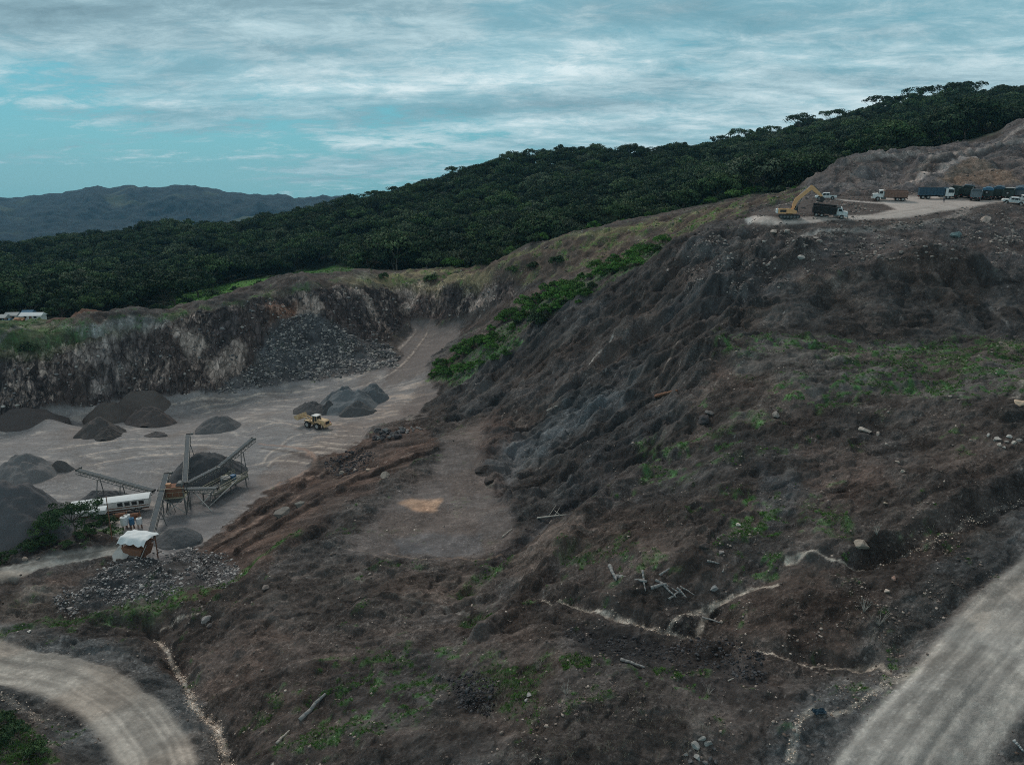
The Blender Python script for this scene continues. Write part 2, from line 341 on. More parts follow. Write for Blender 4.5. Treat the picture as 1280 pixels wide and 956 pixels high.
dz += (relief*1.5*sstep(42, 75, GY)+SCAR*2.6+DARK*1.7+GRAV*1.3+MOUND*2.2+SPOIL*1.8)*st1+(relief*0.7+SCAR*0.8+DARK*0.7+GRAV*0.6+MOUND*0.8+SPOIL*0.6)*st2
# hump, berm, gullies
dz += 2.3*stroke([(1100,338),(1140,322),(1180,322),(1215,330)], [2, 5, 5, 2], 0.9, 0.5)
dz += 1.0*stroke([(272,756),(310,728),(350,690),(392,664)], [1.2, 1.3, 0.8], 0.7, 0.2)
dz -= 0.9*stroke([(1068,704),(1110,690),(1170,668),(1225,648),(1300,618)], [0.7, 0.9, 1.1], 0.8, 0.3)
dz += 1.1*stroke([(1090,682),(1130,676),(1190,650),(1240,628),(1300,598)], [0.8, 1.4, 1.4, 1.4], 0.9, 0.3)
dz -= 0.5*stroke([(1125,815),(1180,765),(1230,728),(1280,700)], 0.5, 0.8, 0.3)
dz -= 0.35*stroke([(678,750),(760,768),(830,784),(880,795),(960,815),(1090,830)], 0.45, 0.8, 0.2)
dz += 0.6*stroke([(660,735),(720,742),(800,760),(850,775)], 0.9, 0.8, 0.3)
dz -= 0.35*stroke([(885,790),(905,748),(950,728),(995,700)], 0.45, 0.8, 0.2)
dz -= 0.7*stroke([(575,745),(610,715),(640,690),(690,650),(740,612)], [0.8, 1.2, 0.8], 0.8, 0.5)
dz += 1.6*stroke([(600,800),(660,740),(700,690),(745,640),(800,596)], [0.8, 1.3, 1.3], 0.9, 0.5)
dz -= 0.7*stroke([(190,788),(215,820),(236,850),(262,895),(290,950)], 0.7, 0.8, 0.2)
dz += 0.7*stroke([(120,775),(150,768),(185,772)], 0.9, 0.8, 0.2)
dz += 0.6*stroke([(0,895),(30,905),(60,930),(80,970)], 1.0, 0.8, 0.2)
dz -= 1.5*stroke([(815,498),(850,470),(868,446)], [0.5, 1.3, 0.8], 0.6, 0.2)
dz += 1.7*stroke([(790,480),(830,462),(862,438)], [0.6, 1.4, 0.8], 0.8, 0.2)
dz += 0.8*stroke([(560,760),(620,735),(690,705)], 1.0, 0.9, 0.2)*0
dz += 0.35*stroke([(1000,282,160),(1100,278,162),(1170,272,164)], 1.2, 0.8, 0.3)
dz -= 1.2*stroke([(1190,300),(1230,318),(1270,340)], 1.6, 0.9, 0.6)
for k in range(46):                     # loose knolls and slumps over the scarred hillside
    u_ = rng.uniform(-0.1, 0.75); y_ = math.exp(rng.uniform(math.log(48), math.log(160)))
    if u_ < 0.0 and y_ < 90: continue
    r_ = rng.uniform(0.02, 0.045)*y_; a_ = rng.uniform(0.12, 0.28)*r_*0.6*rng.choice([1, 1, -1])
    dz += a_*np.exp(-(((GX-u_*y_)/r_)**2+((GY-y_)/(r_*0.8))**2))*(1-FLOOR)*(1-BENCH)

for pts, a_, w_ in (([(935,340),(880,365),(820,388),(770,425)], 1.6, 2.2), ([(905,372),(840,398),(780,440),(730,480)], -1.3, 1.8), ([(965,372),(905,402),(850,436),(800,470)], 1.2, 1.8), ([(872,342),(815,362),(765,395),(700,440)], -1.1, 1.7),
    ([(855,385),(810,405),(760,445)], 1.3, 1.6), ([(800,500),(740,520),(690,560),(650,600)], 0.9, 1.4), ([(840,520),(780,545),(720,590),(670,630)], -0.9, 1.2), ([(820,550),(760,580),(700,620)], 0.9, 1.1), ([(720,420),(660,470),(610,520)], -1.0, 1.6), ([(690,410),(640,455),(590,500)], 0.9, 1.5),
    ([(1060,345),(1040,370),(1010,400)], -0.8, 1.6), ([(1140,350),(1130,380),(1110,415)], -0.7, 1.6), ([(1230,345),(1240,380),(1230,415)], -0.9, 1.7), ([(1200,352),(1190,385),(1190,420)], 0.7, 1.6), ([(960,400),(990,380),(1030,365)], 0.6, 1.4), ([(560,765),(630,740),(690,712),(720,690)], -0.6, 0.8)):
    dz += a_*stroke(pts, [w_*0.5, w_, w_*0.6], 0.9, 0.7, 45)
for pts, a_, w_ in (([(285,665),(340,630),(400,596),(450,565),(500,546)], 0.7, 0.7), ([(260,690),(330,652),(400,618),(460,590)], -0.6, 0.7), ([(300,690),(370,645),(440,606),(500,580),(545,566)], 0.8, 0.8), ([(480,560),(515,556),(545,553)], -0.9, 1.2), ([(330,640),(365,618),(385,600)], 0.7, 0.7), ([(420,600),(470,575),(520,562)], -0.6, 0.6)):
    dz += a_*stroke(pts, [w_*0.6, w_, w_*0.5], 0.6, 0.6, 80)
hx, hy = PZ(163, 694, 9.4)[:2]; dz -= 1.6*np.exp(-(((GX-hx)/2.4)**2+((GY-hy-0.3)/1.7)**2)**1.5)
# roads
ROADS = []
def road(pts, width, soft, ymin=30, flat=True):
    P = smooth_path(pathpts(pts, ymin=ymin), 8); ix = near(P, width*1.6+4)
    d, sd, s = seg_dist(P, GX[ix]+WX[ix]*0.16, GY[ix]+WY[ix]*0.16)
    m = np.zeros(GX.shape); m[ix] = 1-sstep(width*0.5-soft, width*0.5+soft, d)
    D = np.zeros(GX.shape); D[ix] = d*sd; S = np.zeros(GX.shape); S[ix] = s
    ROADS.append((m, D, S)); return m, D, S
R1 = road([(1085,1050),(1128,956),(1165,905),(1200,862),(1240,815),(1282,772),(1400,670),(1560,540)], 7.6, 0.7)
R2 = road([(-150,812),(-60,815),(0,832),(60,840),(110,858),(150,885),(180,920),(198,956),(205,1060)], 6.6, 0.6)
R3 = road([(-150,740),(0,716),(60,702),(115,693),(152,688)], 3.8, 0.5)
R4a = road([(1500,250),(1280,250.5),(1200,253),(1160,261),(1120,267),(1060,271.5),(1000,275),(955,274),(938,272)], 3.2, 0.5)
for (m, D, S) in (R1, R2, R3, R4a): dz = dz*(1-0.8*m)
for (m, D, S), wd in ((R1, 7.6), (R2, 6.6), (R3, 3.8)):
    e = np.abs(D); dz += m*(-0.05)*(np.exp(-((e-0.9)/0.3)**2)+np.exp(-((e-2.4)/0.3)**2))
GZ = GB+dz
def ground_z(x, y):
    x = np.asarray(x, float); y = np.maximum(np.asarray(y, float), 21.5)
    fu = np.clip((x/y-U0)/(U1-U0)*(NU-1), 0, NU-1.001); fv = np.clip((np.log(y)-V0)/(V1-V0)*(NV-1), 0, NV-1.001)
    i = fu.astype(int); j = fv.astype(int); a = fu-i; b = fv-j
    return (GZ[i, j]*(1-a)*(1-b)+GZ[i+1, j]*a*(1-b)+GZ[i, j+1]*(1-a)*b+GZ[i+1, j+1]*a*b)
def hit(px, py, ymin=30): return cast(px, py, ground_z, ymin)
def gz(x, y): return float(ground_z(x, y))

# ground colours (what the soil, stone and grass are, before any light)
EF = np.array([0.374, 0.405, 0.420])
def C(r, g, b):
    c = np.array([r, g, b])/255.0; c = np.where(c <= 0.04045, c/12.92, ((c+0.055)/1.055)**2.4)
    return c/EF
colr = np.zeros(GX.shape+(3,)); colr[:] = C(66, 58, 55)
def paint(m, c):
    global colr
    m = np.clip(m, 0, 1)[..., None]; colr = colr*(1-m)+np.asarray(c)*m
paint(sstep(-0.25, 0.35, n_b+0.3*n_m)*0.7, C(60, 56, 55)); paint(sstep(0.05, 0.5, -n_b+0.4*n_m)*0.6, C(74, 59, 52))
paint(BROWNR*0.8, C(64, 53, 48))
paint(MID*0.85, C(76, 72, 71))
paint(zone([(488,672),(540,665),(600,668),(605,690),(560,700),(500,693)], 80, 150, 4, 5)*0.8, C(68, 69, 72))
paint(SHELF*0.8, C(76, 70, 66)); paint(SHELF*sstep(0.1, 0.5, n_m)*0.6, C(90, 84, 79))
sc_ = sstep(-0.35, 0.45, S1+0.5*n_b)
paint(SCAR, C(52, 50, 51)); paint(SCAR*sc_*0.55, C(64, 57, 54)); paint(SCAR*sstep(0.1, 0.6, S2+0.6*S1)*0.45, C(72, 70, 71))
paint(zone([(590,545),(640,490),(700,430),(800,392),(850,400),(760,470),(690,510),(640,545),(600,580)], 90, 186, 10, 10)*0.7*sstep(-0.5, 0.2, S1+0.5*n_b)*0.6, C(68, 55, 49))
paint(zone([(605,585),(660,535),(720,500),(790,488),(800,500),(740,530),(690,570),(640,610)], 90, 170, 7, 7)*0.75, C(66, 71, 75))
paint(zone([(780,360),(850,330),(890,340),(850,370),(800,385)], 90, 186, 7, 7)*0.6, C(46, 45, 46))
paint(GRAV, C(64, 60, 60)); paint(GRAV*sstep(0.0, 0.5, n_m+0.4*S1)*0.5, C(76, 71, 69)); paint(GRAV*sstep(0.0, 0.4, -n_b-0.2*n_m)*0.5, C(68, 56, 51))
paint(DARK, C(51, 48, 47)); paint(DARK*sstep(0, 0.5, n_b+0.4*S1)*0.6, C(62, 54, 50)); paint(DARK*sstep(0.1, 0.6, S2-0.3*n_m)*0.4, C(70, 67, 67))
paint(zone([(1030,352),(1060,344),(1085,346),(1086,362),(1040,361)], 90, 180, 2, 2)*0.6, C(86, 76, 70))
paint(zone([(1100,345),(1150,318),(1200,325),(1230,345),(1150,352)], 90, 180, 5, 5)*0.5, C(60, 48, 43))
# middle gully: darker ground along the bed
paint(stroke([(575,745),(620,705),(660,672),(740,612),(800,570)], [1.5, 2.2, 1.8], 0.5, 0.8)*0.8, C(48, 47, 50))
paint(stroke([(560,790),(640,760),(690,700),(760,640),(830,590)], [1.2, 1.8, 1.5], 0.6, 0.8)*0.7, C(74, 58, 51))
paint(zone([(690,780),(740,772),(800,785),(960,832),(965,880),(850,862),(750,822)], 40, 80, 8, 12)*0.8, C(42, 41, 43))
paint(zone([(560,850),(590,840),(640,850),(620,900),(580,890)], 40, 70, 5, 8)*0.8, C(36, 38, 42))
paint(zone([(470,800),(560,775),(640,820),(600,870),(500,870),(430,850)], 40, 90, 12, 14)*0.5, C(66, 62, 62))
paint(zone([(600,870),(700,830),(860,850),(900,940),(640,960)], 40, 70, 12, 16)*0.5, C(76, 66, 61))
# lip
paint(LIP, C(62, 52, 48)); paint(LIP*sstep(-0.1, 0.5, S1+0.4*S2)*0.7, C(80, 65, 58)); paint(LIP*sstep(0.2, 0.6, -S2-0.3*S1)*0.6, C(46, 42, 41))
paint(zone([(500,560),(545,548),(552,562),(520,580),(470,585)], 80, 170, 4, 3)*0.6, C(62, 48, 42))
paint(zone([(380,560),(450,545),(480,550),(420,578),(350,615),(290,655),(270,650),(330,600)], 80, 170, 8, 10)*0.45*sstep(-0.2, 0.3, n_m), C(84, 66, 58))
# floor
fa = GX*0.25+GY*0.97+6*n_b+3*perlin(GX/30, GY/30, 66); tr = 0.8*perlin(fa/1.7+1.2*n_m, GX/20, 61)+0.45*perlin(fa/0.6+2*n_m, GX/9, 62)+0.6*n_m+0.35*n_f
paint(FLOOR, C(88, 90, 92)); paint(FLOOR*sstep(0.15, 0.95, tr+0.6*n_m)*0.5, C(128, 126, 122)); paint(FLOOR*sstep(0.0, 0.8, -tr+0.3*n_m)*0.5, C(70, 70, 70)); paint(FLOOR*sstep(0.05, 0.5, fbm(GX/13, GY/18, 3, 68))*0.45, C(74, 70, 67)); paint(FLOOR*sstep(0.0, 0.4, n_b)*0.4, C(80, 84, 88))
paint(zone([(400,545),(530,490),(545,500),(540,520),(470,550),(380,590),(330,620),(300,640),(330,590)], 90, 220, 10, 12)*FLOOR*0.75, C(82, 78, 76))
paint(FLOOR*zone([(440,500),(520,475),(540,490),(470,530),(380,575),(370,560)], 90, 220, 8, 10)*sstep(0.0, 0.5, tr)*0.7, C(118, 112, 106))
paint(FLOOR*zone([(210,640),(300,600),(330,610),(270,660),(210,700)], 90, 220, 8, 10)*0.6, C(70, 72, 75))
paint(zone([(490,404),(575,400),(575,430),(530,470),(480,485),(490,440)], 150, 270, 5, 8)*0.75, C(68, 65, 64))
paint(zone([(530,470),(600,455),(560,500),(540,520),(500,520)], 150, 200, 6, 6)*0.6, C(66, 62, 61))
# quarry face
paint(WALL, C(44, 42, 43)); paint(WALL*sstep(-0.1, 0.3, n_b+0.3*n_m)*0.6, C(56, 50, 48))
paint(zone([(118,425),(160,430),(172,450),(150,478),(118,492),(100,470),(80,440)], 150, 240, 8, 12)*WALL*sstep(-0.3, 0.2, n_m)*0.6, C(118, 114, 112))
paint(zone([(335,380),(370,375),(385,395),(360,430),(345,425)], 150, 240, 6, 8)*0.7, C(92, 70, 58))
for p_ in ([(380,372),(395,380),(375,398)], [(440,362),(455,372),(470,395)], [(262,470),(290,455),(300,440)], [(220,410),(235,425),(250,432)], [(500,362),(515,370),(505,385)], [(610,368),(600,380),(590,388)]):
    paint(stroke(p_, 1.5, 0.9, 1.6, 120)*WALL*0.7, C(124, 117, 112))
paint(TALUS*0.9, C(62, 64, 67)); paint(TALUS*sstep(-0.1, 0.3, n_f+0.3*n_m)*0.4, C(80, 80, 81))
# behind the rim
FIELD = zone([(-400,398),(130,399),(240,388),(330,366),(420,350),(440,352),(400,359),(320,373),(240,393),(170,411),(110,423),(60,440),(-400,438)], 174, 262, 3, 3)
GRASSY = sstep(-0.15, 0.25, n_m+0.6*n_b)
paint(FIELD, C(70, 66, 58)); paint(FIELD*GRASSY*0.85, C(70, 82, 50))
paint(zone([(-400,405),(60,404),(115,408),(100,416),(40,425),(60,438),(-400,440)], 174, 262, 3, 3)*0.8, C(62, 84, 44))
paint(stroke([(0,425),(60,419),(110,412),(150,406),(205,402)], [0.5, 1.4, 1.8, 1.2], 0.5, 0.6, 120)*0.8, C(106, 104, 102))
paint(stroke([(-40,412),(30,409),(90,406)], 1.6, 0.5, 0.4, 120)*0.8, C(108, 98, 88))
paint(zone([(60,404),(85,397),(110,396),(135,403),(100,407)], 180, 262, 2, 2)*0.85, C(78, 62, 54))
paint(zone([(-400,432),(0,430),(60,432),(110,424),(180,408),(150,420),(110,432),(60,452),(0,450),(-400,450)], 160, 262, 4, 4)*0.6, C(62, 66, 48))
CLEAR = zone([(205,396),(222,370),(300,352),(380,340),(440,334),(440,360),(330,380),(250,400)], 255, 430, 3, 3)
paint(SPOIL, C(62, 57, 53)); paint(SPOIL*sstep(-0.1, 0.3, n_m+0.5*n_b)*0.5, C(80, 74, 64)); paint(SPOIL*sstep(0.05, 0.4, -n_m)*0.6, C(50, 46, 44))
for p_ in ([(430,350),(500,345),(560,338),(610,330)], [(610,345),(560,349),(500,352),(440,354)]):
    paint(stroke(p_, 2.2, 0.8, 1.5, 190)*0.7, C(100, 97, 78))
paint(stroke([(640,323),(700,300),(780,287),(860,272),(900,256)], 2.0, 0.8, 1.5, 215)*0.6, C(88, 90, 66))
# terraces, mounds
paint(BENCH, C(60, 57, 56)); paint(BENCH*sstep(0.0, 0.4, n_m)*0.4, C(70, 61, 57))
paint(MOUND, C(66, 65, 66)); paint(MOUND*sstep(0, 0.4, n_m)*0.5, C(86, 83, 82)); paint(MOUND*sstep(0.1, 0.5, -S1)*0.5, C(56, 51, 50))
paint(zone([(1170,230),(1198,205),(1215,198),(1260,215),(1285,232),(1230,234)], 198, 260, 3, 3)*0.7, C(86, 77, 68))
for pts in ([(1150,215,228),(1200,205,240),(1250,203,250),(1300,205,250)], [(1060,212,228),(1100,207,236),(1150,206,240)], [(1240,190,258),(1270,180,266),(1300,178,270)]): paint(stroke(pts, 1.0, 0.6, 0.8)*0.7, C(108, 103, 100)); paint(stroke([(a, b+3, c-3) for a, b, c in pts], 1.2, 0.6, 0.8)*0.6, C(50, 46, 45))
paint(stroke([(1140,232,213),(1170,218,222),(1200,203,234),(1225,197,240)], 1.2, 0.5, 0.4)*0.85, C(118, 114, 112))
paint(PLATEAU, C(116, 114, 112)); 
paint(stroke([(1040,249),(1090,253.5),(1130,254)], 0.9, 0.5, 0.3, 150)*0.7, C(140, 138, 136))
paint(stroke([(1010,293),(1060,290),(1120,287),(1165,281),(1195,270),(1210,258)], [0.4, 0.5, 0.9, 1.7], 0.6, 0.5, 130)*0.7, C(104, 101, 99))
paint(stroke([(1000,297),(1020,292),(1090,289)], 0.5, 0.5, 0.3, 130)*0.5, C(120, 117, 114))
# far country: woodland floor
forest = np.clip(sstep(262, 285, GY)*(1-SPOIL)*(1-MOUND)*(1-BENCH), 0, 1)
paint(forest, C(20, 31, 24)); paint(CLEAR*0.95, C(44, 74, 38)); paint(CLEAR*sstep(0, 0.4, n_m)*0.5, C(32, 56, 32))
# roads
for (m, D, S), c0, c1, c2 in ((R1, (110,109,106), (146,144,138), (80,80,78)), (R2, (108,105,100), (140,136,129), (80,78,75)), (R3, (108,104,98), (134,129,121), (90,87,83)), (R4a, (114,112,110), (128,126,123), (98,96,94))):
    t1 = perlin(D/0.85+0.25*n_m, S/60, 81)+0.4*perlin(D/0.30, S/40, 82)+0.25*n_m+0.25*n_f+0.2*n_ff
    paint(m, C(*c0)); t1 = t1+0.5*perlin(GX/3.5, GY/3.5, 88)+0.3*perlin(GX/1.2, GY/1.2, 89); paint(m*sstep(-0.2, 0.9, t1)*0.6, C(*c1)); paint(m*sstep(-0.1, 0.9, -t1)*0.65, C(*c2))
shoulder = stroke([(1085,1050),(1128,956),(1165,905),(1200,862),(1240,815),(1282,772),(1400,670)], 8.0, 0.12, 0.3)*(1-R1[0])
paint(shoulder*0.9, C(72, 72, 73))
m, D, S = R1; paint(m*np.exp(-((D+0.6)/0.45)**2)*0.6*sstep(-0.5, 0.2, n_m), C(84, 85, 84))
sh2 = stroke([(-60,815),(0,832),(60,840),(110,858),(150,885),(180,920),(198,956),(205,1060)], 6.6, 0.12, 0.3)*(1-R2[0])
paint(sh2*0.8, C(72, 73, 74))
paint(zone([(0,750),(30,738),(110,725),(125,745),(60,770),(0,778)], 50, 120, 5, 5)*0.8, C(80, 74, 69))
paint(zone([(55,722),(130,706),(140,722),(90,745),(60,742)], 50, 120, 4, 4)*0.7, C(78, 62, 55))
paint(zone([(80,740),(150,705),(230,690),(300,712),(290,730),(200,745),(110,764)], 50, 120, 5, 6)*0.85, C(60, 61, 64))
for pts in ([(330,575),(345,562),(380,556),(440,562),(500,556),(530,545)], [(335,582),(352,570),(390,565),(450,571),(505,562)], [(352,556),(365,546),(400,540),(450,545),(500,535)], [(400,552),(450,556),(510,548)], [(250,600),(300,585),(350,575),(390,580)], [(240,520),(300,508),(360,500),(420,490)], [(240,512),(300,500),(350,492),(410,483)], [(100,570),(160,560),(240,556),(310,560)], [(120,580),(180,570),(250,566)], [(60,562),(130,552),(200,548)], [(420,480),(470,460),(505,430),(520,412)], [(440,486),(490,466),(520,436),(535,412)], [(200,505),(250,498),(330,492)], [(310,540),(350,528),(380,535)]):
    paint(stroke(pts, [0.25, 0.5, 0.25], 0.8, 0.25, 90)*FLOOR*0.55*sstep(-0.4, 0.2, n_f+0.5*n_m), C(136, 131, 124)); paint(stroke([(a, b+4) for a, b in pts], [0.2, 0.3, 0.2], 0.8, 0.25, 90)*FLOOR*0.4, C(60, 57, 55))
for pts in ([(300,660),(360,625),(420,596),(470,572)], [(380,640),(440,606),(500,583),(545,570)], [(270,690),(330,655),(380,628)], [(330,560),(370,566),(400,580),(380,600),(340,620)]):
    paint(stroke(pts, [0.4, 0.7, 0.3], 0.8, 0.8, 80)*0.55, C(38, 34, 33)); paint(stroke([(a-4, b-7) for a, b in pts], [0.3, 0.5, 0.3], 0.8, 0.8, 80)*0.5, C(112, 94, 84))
# local soils
paint(zone([(640,705),(680,662),(740,640),(790,650),(770,690),(700,702),(650,738)], 45, 120, 8, 12)*0.7, C(84, 72, 66))
paint(zone([(990,560),(1080,560),(1120,610),(1060,640),(1000,610)], 45, 120, 12, 14)*0.6, C(74, 58, 51))
paint(zone([(945,590),(990,600),(1000,650),(960,660),(940,620)], 45, 120, 8, 10)*0.7, C(68, 70, 74))
paint(zone([(880,500),(1000,500),(1280,500),(1280,545),(1100,550),(960,560),(880,540)], 60, 120, 10, 12)*0.5, C(56, 53, 52))
paint(zone([(300,730),(430,700),(560,715),(640,745),(560,775),(420,790),(330,790)], 60, 120, 12, 12)*0.7, C(76, 64, 58))
paint(zone([(700,600),(760,560),(830,560),(860,600),(800,640),(740,660),(690,650)], 60, 130, 8, 10)*0.6, C(46, 45, 47))
# rain-washed stony channels
PALE = C(158, 146, 132)
def wash(pts, wd, k=0.85, c=PALE, **kw):
    wd = [v*0.68 for v in wd] if hasattr(wd, '__len__') else wd*0.68
    paint(stroke(pts, wd, 0.45, 0.35, **kw)*k*sstep(-0.7, -0.1, n_f+0.4*n_ff), c)
wash([(678,750),(720,760),(760,768),(800,776),(830,784),(870,795)], [0.18, 0.30, 0.32, 0.2])
wash([(870,795),(910,805),(960,817),(1030,828),(1090,831)], [0.12, 0.14, 0.2])
wash([(1040,830),(1090,830),(1110,842)], [0.2, 0.45, 0.2], 0.7)
wash([(835,785),(860,768),(905,745),(945,730),(970,730)], [0.2, 0.32, 0.3, 0.15], 0.8)
wash([(872,792),(880,768),(890,752)], 0.35, 0.6)
wash([(985,702),(1010,696),(1050,704),(1085,708)], [0.4, 0.25, 0.12], 0.8)
wash([(1095,700),(1150,685),(1200,664),(1280,630)], 0.22, 0.5, C(110, 104, 100))
wash([(190,788),(205,805),(218,822),(236,850),(243,880),(262,900),(278,925),(290,956)], [0.25, 0.35, 0.5, 0.45], 0.9, C(146, 138, 128))
wash([(200,783),(225,778),(250,774)], 0.2, 0.6)
wash([(985,950),(992,930),(998,912),(1010,895),(1030,893),(1060,888),(1085,872),(1105,858),(1125,845)], [0.5, 0.3, 0.7, 0.35, 0.3, 0.6], 0.9, C(118, 112, 104))
wash([(0,872),(25,885),(50,905)], 0.45, 0.6, C(120, 112, 104))
wash([(1215,775),(1232,768),(1225,785)], 0.5, 0.6, C(120, 116, 110))
wash([(482,692),(520,700),(560,697),(600,700),(630,690)], 0.14, 0.55, C(126, 106, 90))
wash([(410,680),(440,688),(470,698),(490,706)], 0.14, 0.4, C(110, 98, 88))
wash([(1180,500),(1210,488),(1250,520),(1280,540)], 0.2, 0.0)
wash([(1240,385),(1255,400),(1262,410)], 0.5, 0.6, C(96, 92, 90))
wash([(1262,505),(1275,490),(1282,480)], 0.8, 0.6, C(130, 122, 112))
wash([(490,755),(540,760),(575,768),(600,775)], [0.1, 0.2, 0.5], 0.6, C(112, 104, 98))
wash([(735,462),(750,445),(765,432)], 0.3, 0.8, C(122, 114, 108))
wash([(640,492),(655,475)], 0.5, 0.4, C(110, 112, 112))
wash([(815,490),(835,462),(855,440)], 0.35, 0.7, C(100, 92, 86))
wash([(648,645),(665,625),(700,600)], 0.15, 0.0)
paint(zone([(498,630),(510,624),(530,626),(553,625),(547,639),(522,641)], 60, 160, 3, 3)*0.9, C(124, 102, 85))
paint(zone([(498,630),(510,624),(530,626),(553,625),(547,639),(522,641)], 60, 160, 3, 3)*sstep(-0.2,0.4,n_f)*0.5, C(132, 108, 88))
for dx in range(10):                    # old tyre sweeps across the middle flat
    y0 = 690+dx*9; paint(stroke([(385-dx*6,y0),(430,y0+8),(500,y0+16+dx),(580,y0+10)], 0.12, 0.6, 0.3)*0.28, C(104, 92, 84) if dx % 2 else C(50, 44, 43))
for p_ in ([(430,757),(480,755),(520,748)], [(360,768),(420,765),(450,757)]): paint(stroke(p_, 0.14, 0.6, 0.1)*0.8, C(38, 33, 32))
# green cover: where grass and weeds grow
GREEN = np.zeros(GX.shape)
def green(m, k=1.0):
    global GREEN
    GREEN = np.maximum(GREEN, np.clip(m, 0, 1)*k)
gp = sstep(-0.04, 0.16, n_m*0.6+0.5*n_f+0.35*fbm(GX/2.4, GY/2.0, 3, 131)+0.2*n_b)
green(SHELF*gp*sstep(-0.35,0.1,WX*0.3+n_b), 1.0)
green(zone([(1130,440),(1280,440),(1280,500),(1180,490),(1110,470)], 60, 130, 8, 10)*gp, 1)
green(zone([(900,425),(1010,425),(1010,440),(900,440)], 60, 130, 4, 6)*gp, 1)
green(zone([(970,480),(1060,470),(1090,500),(1010,515),(960,500)], 60, 130, 6, 10)*gp, 1)
green(zone([(800,575),(860,545),(950,515),(965,540),(880,580),(850,600),(800,600)], 60, 120, 8, 10)*sstep(-0.15, 0.2, n_m+0.4*n_f), 0.9)
green(zone([(890,630),(930,615),(985,640),(975,665),(920,665)], 50, 100, 6, 10)*gp, 1.2)
green(zone([(920,690),(980,695),(975,720),(930,715)], 50, 100, 5, 8)*gp, 1.0)
green(zone([(1000,640),(1060,640),(1060,680),(1000,660)], 50, 100, 5, 8)*gp, 0.7)
green(zone([(540,470),(600,440),(640,420),(660,425),(620,450),(570,480),(530,478)], 170, 215, 3, 4), 1.0)
green(zone([(560,455),(640,400),(720,350),(830,305),(830,325),(740,368),(660,410),(600,450)], 172, 225, 4, 6)*sstep(-0.3, 0.1, n_m), 0.9)
green(stroke([(285,728),(310,716),(345,690),(370,675)], [0.8, 1.2, 0.8], 0.6, 0.5), 1)
green(stroke([(0,795),(50,785),(110,775),(170,762),(230,745),(270,735)], [0.9, 1.2, 2.0, 1.6], 0.6, 0.8)*sstep(-0.4, 0.1, n_m), 0.95)
green(stroke([(575,742),(600,722),(640,700)], [1.2, 1.4, 0.8], 0.6, 0.8)*sstep(-0.3, 0.2, n_m), 1.0)
green(stroke([(560,790),(600,775),(660,755)], [1.0, 1.0, 0.6], 0.6, 0.8)*sstep(-0.3, 0.2, n_m), 1.0)
green(stroke([(0,690),(40,678),(90,668),(140,665)], [1.0, 2.0, 1.5], 0.6, 0.8), 0.9)
green(zone([(700,828),(738,824),(740,838),(705,844)], 40, 80, 2, 2), 1.3)
green(zone([(-100,890),(0,895),(50,925),(80,960),(-100,960)], 30, 80, 4, 5)*0.9, 0.9)
green(zone([(600,830),(690,820),(680,880),(640,900),(590,870)], 40, 80, 8, 14)*sstep(-0.3, 0.3, n_m+0.5*n_f), 0.8)
green(zone([(400,830),(560,800),(600,830),(520,900),(400,950),(330,950)], 40, 90, 14, 18)*gp, 0.7)
green(zone([(780,840),(880,840),(880,870),(790,870)], 40, 80, 6, 10)*gp, 0.9)
green(zone([(690,690),(790,670),(860,720),(760,740),(700,720)], 40, 100, 8, 14)*gp, 0.6)
green(rest*sstep(0.32, 0.5, n_m+0.4*n_f)*(1-far), 0.45)
green(FIELD*GRASSY, 0.7); green(CLEAR, 1.0); green(SPOIL*sstep(0.0, 0.35, n_m+0.3*n_b), 0.7)
crisp = np.clip(rest+SCAR+DARK+GRAV+LIP*0.7+MOUND*0.6, 0, 1)*(1-FLOOR)*(1-MID*0.85)*(1-R1[0])*(1-R2[0])*(1-R3[0])*(1-R4a[0])
_sel = sstep(-0.1, 0.35, fbm(GX/8, GY/8, 3, 121))
paint(crisp*sstep(0.6, 0.97, RS)*_sel*0.22, C(92, 86, 81))
_r3 = 1-np.abs(perlin(GX/1.9+0.8*n_f, GY/2.6, 123))*2.6; paint(crisp*sstep(0.8, 1.0, _r3)*sstep(0.0, 0.4, fbm(GX/6, GY/6, 3, 124))*0.5, C(34, 31, 30))
_r4 = 1-np.abs(perlin(GX/4.5+0.6*n_m, GY/3.2, 125))*2.4; paint(crisp*sstep(0.86, 1.0, _r4)*(1-_sel)*0.55, C(32, 29, 29))
GREEN *= (1-R1[0])*(1-R2[0])*(1-R3[0])*(1-PLATEAU)*(1-0.8*MID)
paint(GREEN*0.8*sstep(-0.5, 0.2, n_f), C(56, 74, 40)); paint(GREEN*0.8*sstep(-0.1, 0.35, n_f-0.4*n_m), C(50, 100, 38))
# speckle of small stones and random mottling, darker in the rill crevices, in every scale the eye can find here
sp = perlin(GX/0.45, GY/0.45, 91); sp2 = perlin(GX/1.3, GY/1.3, 92); sp3 = perlin(GX/0.16, GY/0.16, 93)
nearw = 1-far
soft_ = 1-0.6*FLOOR-0.6*R1[0]-0.6*R2[0]-0.6*PLATEAU
hill_ = np.clip(rest+SCAR+DARK+GRAV*0.6+BROWNR+LIP*0.6, 0, 1)*np.clip(soft_, 0, 1)*nearw*(1-0.6*MID)
colr *= (1-0.17*hill_)[..., None]
mott = fbm(GX/2.6, GY/2.2, 5, 97, 0.7)
colr *= np.exp(nearw*soft_*(0.15*sp+0.18*sp2+0.20*n_m+0.10*sp3+0.38*mott-0.10*np.clip(-RS, 0, 1)))[..., None]
stone = sstep(0.62, 0.85, perlin(GX/0.30, GY/0.30, 95)*0.6+perlin(GX/0.8, GY/0.8, 96)*0.6+0.1*n_m)*nearw*(1-FLOOR*0.7)*(1-R1[0])*(1-R2[0])*(1-GREEN)
colr = colr*(1-0.5*stone[..., None])+np.array(C(124, 118, 114))*0.5*stone[..., None]
